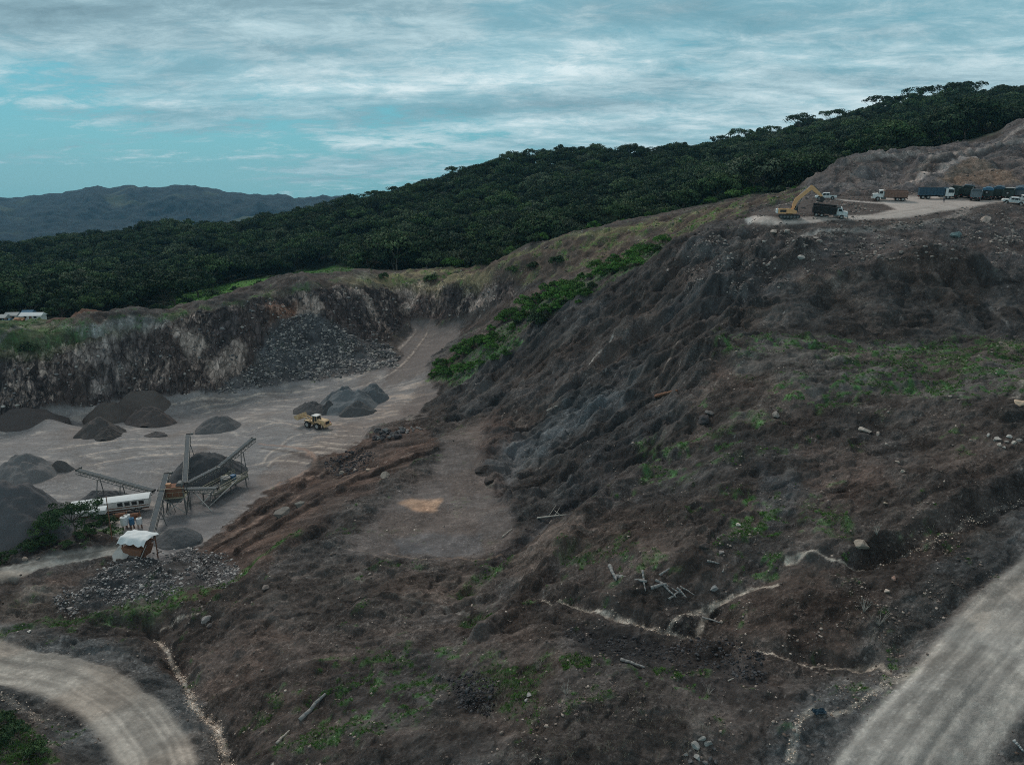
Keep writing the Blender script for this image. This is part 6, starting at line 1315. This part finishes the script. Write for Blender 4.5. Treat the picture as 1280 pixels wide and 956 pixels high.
# ---------------------------------------------------------------- gravel heaps
GRAVEL_D, _b = new_mat('gravel_heap', 0.97)
_g = N('ShaderNodeNewGeometry'); _n = N('ShaderNodeTexNoise'); L(_g.outputs['Position'], _n.inputs[0]); _n.inputs['Scale'].default_value = 5.0; _n.inputs['Detail'].default_value = 7; _n.inputs['Roughness'].default_value = 0.75
_oi = N('ShaderNodeObjectInfo'); L(mix_(1.0, ramp_(_n.outputs[0], [(0.3, 0.75), (0.7, 1.25)]), _oi.outputs['Color'], 'MULTIPLY'), _b.inputs['Base Color'])
_bp = N('ShaderNodeBump'); _bp.inputs['Strength'].default_value = 0.8; _bp.inputs['Distance'].default_value = 0.15; L(_n.outputs[0], _bp.inputs['Height']); L(_bp.outputs[0], _b.inputs['Normal'])
def heap(px, py, w_px, h_px, label, col=(62, 66, 70), seed=0, ridge=0.0, rz=0.0, ar=1.0, group='gravel heaps on the pit floor', steep=1.3, name='gravel_heap', ymin=60):
    """px, py: middle of the foot line"""
    p = hit(px, py, ymin); Y = p.y; d_ = math.hypot(p.y, CZ-p.z); ra = w_px/2*d_/F0; hh = h_px*d_/F0
    rb = ra*ar; c = Vector((p.x, p.y+rb*0.75, 0)); c.z = gz(p.x, p.y); n = 60
    V = []; cr, sr_ = math.cos(rz), math.sin(rz); _ii, _jj = np.meshgrid(np.arange(n+1), np.arange(n+1), indexing='ij'); fine = fbm(_ii/9+seed*5.3, _jj/9+seed*2.1, 4, 7, 0.6)*1.6; lobes = [(0, 0, 1.0)]+[(random.uniform(-.45, .45), random.uniform(-.4, .3), random.uniform(.62, .85)) for _ in range(2)]
    for i in range(n+1):
        for j in range(n+1):
            a = (i/n*2-1)*1.12; b = (j/n*2-1)*1.12
            x = a*ra*cr-b*rb*sr_; y = a*ra*sr_+b*rb*cr
            r = 9
            for (la, lb, lh) in lobes:
                a_ = a-la; b_ = b-lb; aa = max(abs(a_)-ridge*lh, 0); r = min(r, (1-lh)+math.hypot(aa/(1-ridge), b_))
            wob = float(perlin(np.array([x/ra*1.6+seed*3.1]), np.array([y/rb*1.6+seed*7.7]), 3)[0])
            r = r*(1+0.16*wob)
            t = max(0.0, 1-r)
            z = hh*(t**0.94)*(1+0.10*wob)
            if t > 0.9: z -= hh*(t-0.9)*0.5
            sl = float(fine[i, j]); g0_ = gz(c.x+x, c.y+y)-c.z; zz_ = z*(1+0.10*sl)+0.05*hh*sl*(t > 0.05); V.append((x, y, max(min(g0_, 0.25), 0)+zz_ if zz_+max(min(g0_, 0.25), 0) > g0_-0.1 and r < 1 else g0_-0.12))
    m_ = MB(); m_._add(V, [(i*(n+1)+j, (i+1)*(n+1)+j, (i+1)*(n+1)+j+1, i*(n+1)+j+1) for i in range(n) for j in range(n)])
    o = m_.build(name, GRAVEL_D, None, smooth=True); o.location = c; o['label'] = label; o['category'] = 'gravel heap'; o['group'] = group
    o.color = tuple(C(*col))+(1,)
    return o
gl_ = 'gravel heaps behind the loader'
heap(425, 512, 62, 26, 'pointed dark gravel heap at the back left of the cluster behind the loader', (60, 66, 70), 1, ar=0.9, group=gl_)
heap(432, 517, 74, 24, 'broad lighter gravel heap in the middle of the cluster behind the loader', (70, 76, 80), 2, 0.3, ar=0.9, group=gl_)
heap(462, 506, 50, 24, 'blue-grey gravel heap at the far right of the cluster behind the loader', (62, 68, 72), 3, ar=1.0, group=gl_)
heap(386, 519, 46, 15, 'low dark gravel heap at the left end of the cluster, touching the loader bucket', (54, 56, 58), 4, ar=0.9, group=gl_)
heap(410, 518, 30, 16, 'small dark gravel heap right behind the loader cab', (50, 53, 55), 5, ar=0.9, group=gl_)
heap(445, 520, 44, 17, 'dark gravel heap at the front right of the cluster behind the loader', (56, 59, 61), 6, ar=0.8, group=gl_)
heap(268, 541, 60, 17, 'lone oval gravel heap behind the crusher conveyors', (66, 68, 70), 7, 0.3, ar=0.7)
gs = 'gravel heaps below the rock face'
heap(168, 519, 80, 25, 'wide brownish gravel heap highest up against the rock face', (62, 60, 59), 8, 0.3, ar=0.8, group=gs)
heap(182, 533, 56, 21, 'brownish heap at the right end of the row under the rock face', (58, 56, 56), 9, 0.3, ar=0.7, group=gs)
heap(128, 528, 60, 22, 'ridged brownish heap in the middle of the row under the rock face', (58, 56, 55), 10, 0.2, ar=0.8, group=gs)
heap(115, 547, 56, 22, 'dark heap at the left end of the row under the rock face', (54, 53, 53), 11, 0.1, ar=0.8, group=gs)
heap(128, 550, 30, 13, 'small pointed dark heap in front of the left end of the row', (52, 51, 51), 12, ar=0.8, group=gs)
heap(20, 536, 90, 20, 'low dark heap at the foot of the rock face at the far left', (54, 52, 52), 13, 0.3, ar=0.6, group=gs)
heap(192, 546, 24, 5, 'tiny dark patch of gravel between the heaps and the conveyors', (58, 58, 59), 14, ar=0.8)
gw = 'gravel heaps at the left edge'
heap(15, 603, 76, 28, 'grey gravel heap with dark hollow at the left picture edge', (74, 76, 78), 15, 0.2, ar=0.9, group=gw)
heap(38, 596, 36, 12, 'dark gravel spill on the right flank of the left edge heap', (52, 52, 53), 16, ar=0.7, group=gw)
heap(73, 590, 32, 13, 'small dark heap with a ragged crest beside the left edge heap', (60, 61, 62), 17, 0.3, ar=0.5, group=gw)
heap(-12, 690, 150, 75, 'large dark grey gravel heap at the left picture edge behind the bushes', (58, 60, 63), 18, 0.1, ar=0.9, group=gw)
heap(248, 606, 96, 34, 'dark gravel heap under the two conveyors behind the crusher', (50, 53, 56), 19, 0.2, ar=0.8)
heap(120, 632, 60, 14, 'dark gravel heap behind the long white trailer', (54, 57, 60), 20, 0.3, ar=0.7)
heap(212, 684, 60, 16, 'smooth dark gravel spill right of the main feed conveyor', (56, 60, 63), 21, 0.1, ar=0.9)
heap(110, 405, 46, 11, 'reddish brown earth mound beyond the rim near the village', (80, 62, 54), 22, 0.4, ar=0.5, group='earth mounds', name='earth_mound', ymin=206)
heap(72, 406, 34, 6, 'low dark earth mound next to the long village shed', (66, 56, 50), 23, 0.4, ar=0.5, group='earth mounds', name='earth_mound', ymin=206)

# ---------------------------------------------------------------- stones
STONE, _b = new_mat('stone', 0.92)
_at = N('ShaderNodeAttribute', attribute_name='tint'); _g = N('ShaderNodeNewGeometry'); _n = N('ShaderNodeTexNoise'); L(_g.outputs['Position'], _n.inputs[0]); _n.inputs['Scale'].default_value = 3.0; _n.inputs['Detail'].default_value = 6
L(mix_(1.0, _at.outputs['Color'], ramp_(_n.outputs[0], [(0.3, 0.65), (0.7, 1.35)]), 'MULTIPLY'), _b.inputs['Base Color'])
BOULD, _b = new_mat('boulder_stone', 0.92)
_oi = N('ShaderNodeObjectInfo'); _g = N('ShaderNodeNewGeometry'); _n = N('ShaderNodeTexNoise'); L(_g.outputs['Position'], _n.inputs[0]); _n.inputs['Scale'].default_value = 2.2; _n.inputs['Detail'].default_value = 7; _n.inputs['Roughness'].default_value = 0.7
L(mix_(1.0, _oi.outputs['Color'], ramp_(_n.outputs[0], [(0.3, 0.6), (0.7, 1.4)]), 'MULTIPLY'), _b.inputs['Base Color'])
_bp = N('ShaderNodeBump'); _bp.inputs['Strength'].default_value = 0.7; _bp.inputs['Distance'].default_value = 0.12; L(_n.outputs[0], _bp.inputs['Height']); L(_bp.outputs[0], _b.inputs['Normal'])
def boulder_mesh(seed):
    r = random.Random(seed); bm = bmesh.new(); bmesh.ops.create_icosphere(bm, subdivisions=3, radius=1.0)
    pl = [(Vector((r.gauss(0, 1), r.gauss(0, 1), r.gauss(0, 1))).normalized(), r.uniform(0.45, 0.8)) for _ in range(12)]
    off = Vector((r.uniform(0, 50),)*3)
    from mathutils import noise
    for v in bm.verts:
        for n, d in pl:
            k = v.co.dot(n)-d
            if k > 0: v.co -= n*k*1.0
        v.co *= 1+0.10*noise.noise(v.co*2.3+off)
        v.co.z *= 0.68; v.co.x *= 1.2
    me = bpy.data.meshes.new('boulder'); bm.to_mesh(me); bm.free(); me.materials.append(BOULD); return me
BM = [boulder_mesh(k) for k in range(7)]
def boulder(px, py, wpx, col, label, group=None, ymin=30, squash=1.0, k=None):
    p = hit(px, py, ymin); d_ = math.hypot(p.y, CZ-p.z); r = wpx/2*d_/F0/1.05
    o = link('boulder', BM[random.randrange(7) if k is None else k], None, label=label, category='boulder')
    if group: o['group'] = group
    o.location = (p.x, p.y+r*0.3, p.z+r*0.28*squash); o.scale = (r, r*random.uniform(.8, 1.05), r*squash); o.rotation_euler = (random.uniform(-.2, .2), random.uniform(-.2, .2), random.uniform(0, 6.28)); o.color = tuple(C(*col))+(1,); return o
for a in [(1027,298-0,0,0)][:0]: pass
single = [(1001,324,11,(116,116,114),'pale squared boulder alone on the gravel slope below the excavator'), (1196,296,15,(70,86,88),'greenish grey boulder on the slope below the upper road'),
    (1232,278,17,(104,98,94),'wide pale brown boulder just below the road at upper right'), (968,292,13,(104,102,98),'long pale boulder near the edge left of the lower track'), (984,291,11,(110,106,102),'pale boulder beside the lower track under the excavator'),
    (482,597,16,(92,90,86),'large rounded grey boulder on the edge of the middle flat'), (427,592,9,(100,97,92),'grey boulder at the left foot of the black rubble heap below the loader'), (460,588,7,(120,112,102),'pale boulder at the right foot of the black rubble heap below the loader'), (444,588,6,(116,110,104),'small pale boulder in the middle of the edge of the black rubble heap'),
    (352,646,28,(76,76,74),'largest grey boulder half sunk in the brown scar slope'), (374,634,16,(70,72,70),'darker flat boulder just above the largest grey boulder'), (331,737,11,(82,78,76),'grey boulder beside the grassy berm'), (257,777,13,(92,92,92),'grey boulder at the head of the stony channel by the road bend'), (262,783,8,(66,64,64),'small dark boulder touching the grey one at the channel head'),
    (87,762,9,(104,104,103),'pale boulder at the left tip of the grey rubble bank'), (128,738,7,(98,98,98),'pale boulder on the left part of the rubble bank'), (36,790,5,(150,150,146),'small white stone on the grassy bank above the road bend'), (30,700,8,(96,90,84),'round brownish boulder among the bushes above the dirt road'), (47,699,6,(88,84,80),'small boulder right of the brownish one among the bushes'),
    (1078,686,22,(96,92,86),'broad flat boulder with weeds at the head of the deep gully'), (1109,740,8,(130,124,118),'rounded pale stone on the brown bank above the right road'), (1118,724,9,(112,92,84),'reddish stone on the brown bank near the deep gully'), (1083,541,16,(118,115,110),'pale flat boulder below the grassy shelf'), (1098,544,9,(108,104,100),'smaller pale boulder right of the flat one below the shelf'),
    (1129,590,7,(120,116,110),'small pale boulder in the middle of the brown slope'), (1122,578,6,(110,106,100),'pale stone just above the small pale boulder on the brown slope'), (1108,630,6,(130,122,110),'cream stone above the deep gully'), (1276,508,20,(132,120,106),'pale cream outcrop boulder at the right picture edge'),
    (970,521,15,(84,84,82),'grey boulder in the grass at the left end of the shelf'), (882,686,15,(48,45,44),'dark stump-like boulder beside the weeds above the log pile'), (894,737,12,(92,96,98),'blue grey boulder right of the log pile'), (902,692,9,(88,88,88),'flat grey boulder right of the dark one'),
    (880,528,22,(44,44,46),'black rounded boulder at the top of the grassy spur'), (888,518,12,(70,70,70),'grey boulder on top of the black rounded one'), (604,590,20,(54,51,50),'dark earth clod at the right of the middle flat'), (613,604,18,(50,47,46),'second dark earth clod below the first'),
    (662,870,8,(110,112,112),'pale upright stone at the foot of the dry grass clump'), (658,876,6,(104,104,104),'smaller pale stone touching the upright one'), (785,671,5,(110,104,100),'small stone in the grass of the middle spur'), (923,657,7,(150,148,142),'white stone in the green weeds'),
    (452,504,0.1,(0,0,0),'')][:40]
for (px, py, w_, c, lab) in single: boulder(px, py, w_, c, lab)
g1 = 'rocks heaped at the bottom edge near the right road'
for (px, py, w_, c) in [(869,935,13,(96,100,100)),(877,925,10,(84,88,88)),(886,931,10,(88,92,92)),(872,949,11,(104,108,108)),(864,953,8,(62,64,66)),(881,954,8,(70,72,74)),(888,950,7,(58,60,62)),(895,953,7,(60,62,64)),(858,944,6,(78,80,80)),(893,937,5,(66,68,70))]:
    boulder(px, py, w_, c, 'grey rock in the small heap at the bottom edge left of the right road', g1)
g2 = 'pale rocks at the end of the shelf'
for (px, py, w_, c) in [(1236,545,7,(120,120,118)),(1248,550,9,(112,112,110)),(1262,547,8,(122,122,120)),(1258,553,6,(100,100,98)),(1268,554,8,(118,116,112)),(1250,557,8,(106,104,100)),(1274,551,7,(96,94,92)),(1256,560,5,(130,128,124)),(1244,551,5,(88,88,86))]:
    boulder(px, py, w_, c, 'pale rock in the loose group near the right edge below the grassy shelf', g2)
g3 = 'dark boulders piled right of the loader'
rr = random.Random(5)
for k in range(30):
    px = rr.uniform(466, 506); py = 548-(px-466)*0.12+rr.uniform(-8, 3); boulder(px, py, rr.uniform(6, 11), rr.choice([(48,50,52), (58,60,62), (42,43,46), (66,70,72)]), 'dark angular boulder in the pile right of the wheel loader', g3, 80)
for k in range(8):
    px = rr.uniform(506, 528); boulder(px, 540-(px-506)*0.25+rr.uniform(-3, 3), rr.uniform(4, 7), (84, 84, 84), 'grey boulder in the thin tail of the pile right of the wheel loader', 'boulders in the tail of the loader pile', 80)
g4 = 'rocks strewn over the gravel slope'
for k in range(38):
    px = rr.uniform(960, 1200); py = rr.uniform(298, 325); boulder(px, py, rr.uniform(3.5, 8), rr.choice([(84,82,80), (72,70,69), (100,97,94), (56,54,54)]), 'grey rock strewn across the gravel slope under the lower track', g4, 80, 0.8)
for k in range(12):
    px = rr.uniform(1225, 1265); py = rr.uniform(288, 308); boulder(px, py, rr.uniform(4, 8), rr.choice([(112,110,106), (96,94,92)]), 'pale rock of the small scatter below the road at upper right', 'rocks below the upper road', 80, 0.8)
g5 = 'rocks tumbled at the top of the scar'
for k in range(16):
    px = rr.uniform(800, 960); py = rr.uniform(300, 360); boulder(px, py, rr.uniform(3, 7), rr.choice([(100,96,94), (80,78,76)]), 'small rock tumbled near the top of the long scar slope', g5, 80, 0.8)
g6 = 'rocks of the rubble bank'
for k in range(34):
    px = rr.uniform(85, 290); py = 748-(px-85)*0.13+rr.uniform(-16, 8); boulder(px, py, rr.uniform(3.5, 8), rr.choice([(80,82,84), (96,98,98), (62,64,66), (50,52,54)]), 'grey rock of the rubble bank in front of the hopper', g6, 40, 0.8)

def stones(name, prob, count, smin, smax, cols, label, dist_k=0.006, bias=0.0, cat='gravel'):
    m_ = (prob > 0.01) & (GPX > -30) & (GPX < 1310) & (GY < 290); idx = np.nonzero(m_); wgt = prob[idx]*GY[idx]**bias
    c_ = g_.choice(len(idx[0]), size=count, p=wgt/wgt.sum()); Y = GY[idx[0][c_], idx[1][c_]]*(1+g_.uniform(-1, 1, count)*0.0015); X = GX[idx[0][c_], idx[1][c_]]+g_.uniform(-.5, .5, count)*Y*0.0019
    Z = ground_z(X, Y); ph = (1+5**.5)/2
    ico = np.array([(-1, ph, 0), (1, ph, 0), (-1, -ph, 0), (1, -ph, 0), (0, -1, ph), (0, 1, ph), (0, -1, -ph), (0, 1, -ph), (ph, 0, -1), (ph, 0, 1), (-ph, 0, -1), (-ph, 0, 1)])/1.9
    fc_ = np.array([(0, 11, 5), (0, 5, 1), (0, 1, 7), (0, 7, 10), (0, 10, 11), (1, 5, 9), (5, 11, 4), (11, 10, 2), (10, 7, 6), (7, 1, 8), (3, 9, 4), (3, 4, 2), (3, 2, 6), (3, 6, 8), (3, 8, 9), (4, 9, 5), (2, 4, 11), (6, 2, 10), (8, 6, 7), (9, 8, 1)])
    s = smin*(smax/smin)**(g_.uniform(0, 1, count)**2.2)*(1+np.clip(Y-60, 0, 200)*dist_k)
    a = g_.uniform(0, 6.283, count); ca, sa = np.cos(a), np.sin(a)
    V = ico[None]*g_.uniform(0.6, 1.25, (count, 12, 1))*np.stack([s*g_.uniform(.8, 1.4, count), s, s*g_.uniform(.45, .85, count)], 1)[:, None]
    V = np.stack([V[..., 0]*ca[:, None]-V[..., 1]*sa[:, None]+X[:, None], V[..., 0]*sa[:, None]+V[..., 1]*ca[:, None]+Y[:, None], V[..., 2]+Z[:, None]+0.15*s[:, None]], -1).reshape(-1, 3)
    F_ = (fc_[None]+12*np.arange(count)[:, None, None]).reshape(-1, 3)
    cl = np.array([C(*c) for c in cols])[g_.integers(0, len(cols), count)]*g_.uniform(0.75, 1.2, (count, 1))
    link(name, np_mesh(name, V, F_, np.repeat(cl, 12, axis=0), 'tint', None, STONE), label=label, category=cat, kind='stuff')
noroad = (1-R1[0])*(1-R2[0])*(1-R3[0])*(1-PLATEAU)
cl_ = sstep(-0.1, 0.45, n_m+0.5*n_f)
stones('gravel', (rest*0.5+BROWNR*0.7+SHELF*0.3+DARK*0.15+SCAR*0.25)*cl_*noroad*(1-0.85*MID), 20000, 0.03, 0.17, [(74,69,66), (92,87,83), (58,55,53), (112,107,102), (66,60,56)], 'small loose grey stones scattered over the bare hillside', 0.010, -0.9)
stones('gravel', (GRAV*1.0+0.25*MOUND+0.35*SPOIL+0.5*BENCH)*cl_*noroad, 8000, 0.07, 0.32, [(72,69,67), (88,85,83), (58,56,55), (104,101,98)], 'coarse grey gravel lying on the upper slope below the terrace', 0.003)
stones('rubble', (TALUS*1.0+WALL*0.10)*sstep(-0.4, 0.3, n_m), 5200, 0.12, 0.5, [(68,70,72), (84,86,87), (56,58,61), (110,110,108)], 'grey broken rock spilled down at the foot of the rock face', 0.002, cat='rubble')
rb_ = zone([(66,752),(120,715),(170,690),(235,688),(300,706),(305,722),(240,742),(160,752),(100,768),(70,765)], 40, 120, 4, 6)
stones('rubble', rb_*sstep(-0.3, 0.2, n_m+0.3*n_f), 5000, 0.04, 0.22, [(66,68,70), (82,84,86), (50,52,54), (116,117,117)], 'grey rubble bank along the ground before the feed hopper', 0.004, cat='rubble')
ch = np.maximum.reduce([stroke([(190,788),(205,805),(218,822),(236,850),(243,880),(262,900),(278,925),(290,956)], [0.3, 0.45, 0.6, 0.55], 0.5, 0.35), 0.5*stroke([(678,750),(720,760),(760,768),(800,776),(830,784),(870,795)], [0.15, 0.3, 0.3], 0.5, 0.3), 0.2*stroke([(985,950),(995,920),(1010,895),(1060,890),(1100,860),(1120,845)], 0.3, 0.5, 0.3), 0.3*stroke([(1095,700),(1150,685),(1200,664),(1280,630)], 0.5, 0.5, 0.3), 0.4*stroke([(0,872),(25,885),(50,905)], 0.5, 0.5, 0.3), 0.3*stroke([(835,785),(860,768),(905,745)], 0.3, 0.5, 0.3)])
stones('channel_stones', ch, 3000, 0.025, 0.10, [(140,132,122), (112,104,95), (160,152,142), (84,78,72)], 'pale washed stones filling the rain channels', 0.0, cat='stones')
stones('black_clods', zone([(405,580),(430,566),(470,568),(455,588),(425,596),(408,592)], 80, 170, 3, 3)+0.9*zone([(560,850),(590,842),(625,850),(615,895),(580,888)], 40, 80, 4, 5)+0.5*zone([(900,790),(960,820),(960,850),(900,845)], 40, 80, 5, 8)+0.35*zone([(700,790),(900,800),(900,840),(740,810)], 40, 80, 5, 8), 2200, 0.05, 0.22, [(36,38,41), (46,48,51), (28,29,32)], 'black broken clods of earth and coal-dark stone in loose patches', 0.010, cat='rubble')

# ---------------------------------------------------------------- logs and fallen branches
def log(a, b, wd, label, group=None, mat='wood', name='log', lift=0.12, fork=False):
    p = hit(*a); q = hit(*b); d_ = math.hypot(p.y, CZ-p.z); r = wd/2*d_/F0; p.z += lift; q.z += lift
    segs = []; n = 5; pts = [p.lerp(q, k/n)+Vector((random.uniform(-1, 1), random.uniform(-1, 1), random.uniform(-.3, 1)))*r*0.35*(0 < k < n) for k in range(n+1)]
    pts = [v-p for v in pts]
    for k in range(n): segs.append((pts[k], pts[k+1], r*(1-0.5*k/n), r*(1-0.5*(k+1)/n)))
    if fork:
        for t in (2, 3, 4): e = pts[t]+Vector((random.uniform(-1, 1), random.uniform(-.6, 1), random.uniform(.1, .7)))*(q-p).length*0.28; segs.append((pts[t], e, r*0.5, r*0.2))
    o = link(name, tubes_mesh(name, segs, MT[mat], 8), None, label=label, category='log' if name == 'log' else 'branch'); o.location = p
    if group: o['group'] = group
    return o
lg = 'logs in the pile on the middle spur'
for (a, b, wd, lab) in [((762,710),(770,728),5,'upright grey end of the bent trunk at the left of the log pile'), ((768,724),(808,730),6,'thick bent grey trunk lying at the left of the log pile'), ((803,716),(807,742),3,'thin log standing steeply in the middle of the log pile'), ((814,738),(833,733),5,'short thick pale log in the centre of the pile'), ((819,728),(850,744),3.4,'long pale log crossing the centre of the pile'), ((830,735),(845,750),3.2,'pale log pointing to the lower right in the pile'), ((836,752),(850,742),3,'bluish log at the bottom of the pile'), ((846,738),(858,750),3,'short pale log at the right of the pile'), ((824,722),(837,714),3.2,'grey log end above the pile'), ((850,736),(868,747),2,'thin stick at the right tip of the log pile')]:
    log(a, b, wd, lab, lg, lift=0.32)
log((776,825), (806,835), 4.2, 'single straight whitish log lying alone on the lower slope', lift=0.1)
log((878,772), (900,779), 2.6, 'pale log lying across the stony channel fork', lift=0.1)
log((903,716), (909,706), 2.2, 'small pale stick right of the log pile', lift=0.1)
log((884,702), (899,705), 3.2, 'short grey log between the dark boulder and the log pile', lift=0.1)
log((375,901), (407,868), 6, 'long weathered grey log lying diagonally on the lower left slope', lift=0.12)
log((346,930), (362,914), 3.5, 'short curved pale branch below the long weathered log', mat='stick', name='fallen_branch')
log((672,648), (708,644), 2.4, 'forked pale branch lying on the dark slope above the ridge', mat='stick', name='fallen_branch', fork=True, lift=0.1)
log((820,496), (846,489), 5, 'dark plank-like trunk below the tilted slab on the scar', mat='rust')
log((684,514), (697,508), 3, 'small whitish branch on the upper scar slope', mat='stick', name='fallen_branch')
log((1267,926), (1279,940), 4, 'bluish pipe-like stick at the lower right picture edge', mat='tin', lift=0.1)
log((628,672), (640,662), 2, 'thin pale stick beside the dark gully', mat='stick', name='fallen_branch')
log((910,852), (917,849), 2, 'tiny pale stick on the black patch at the bottom', mat='stick', name='fallen_branch')
for i, (px, py, s, lab) in enumerate([(1098,782,1.0,'leafless dry bush beside the right road'), (1080,765,.9,'leafless dry shrub left of the one beside the right road'), (885,868,.6,'bare dry stems on the lower slope right of the grass clump'), (708,868,.8,'bare dry stems on the lower slope left of the single log'), (672,838,.8,'dry pale stems in the grass clump at the bottom centre'), (1096,668,.8,'tangle of dry twigs above the head of the deep gully')]):
    p = hit(px, py); r = random.Random(i+50); segs = []
    for k in range(16):
        a = r.uniform(0, 6.28); h_ = r.uniform(0.6, 1.7)*s; sp__ = r.uniform(0.2, 0.8)*s; e = Vector((math.cos(a)*sp__, math.sin(a)*sp__, h_)); segs.append(((0, 0, -0.05), e*0.55, 0.018, 0.013)); segs.append((e*0.55, e+Vector((r.uniform(-.2, .2), r.uniform(-.2, .2), 0)), 0.013, 0.006))
    o = link('dry_bush', tubes_mesh('dry_bush', segs, MT['stick'], 4), None, label=lab, category='bush'); o.location = p
# crumpled blue-green sheet
p = hit(1024, 892); t = MB(); n = 6
t._add([(-0.5+i/n+random.uniform(-.05, .05), -0.3+0.6*j/n, 0.12+random.uniform(0, .22)) for i in range(n+1) for j in range(n+1)], [(i*(n+1)+j, (i+1)*(n+1)+j, (i+1)*(n+1)+j+1, i*(n+1)+j+1) for i in range(n) for j in range(n)]); bmesh.ops.solidify(t.bm, geom=t.bm.faces[:], thickness=0.02)
o = t.build('crumpled_sheet', 'dblue', None); o.location = p; o['label'] = 'crumpled dark teal plastic sheet by the pale channel left of the right road'; o['category'] = 'litter'
print('all done', len(bpy.data.objects))
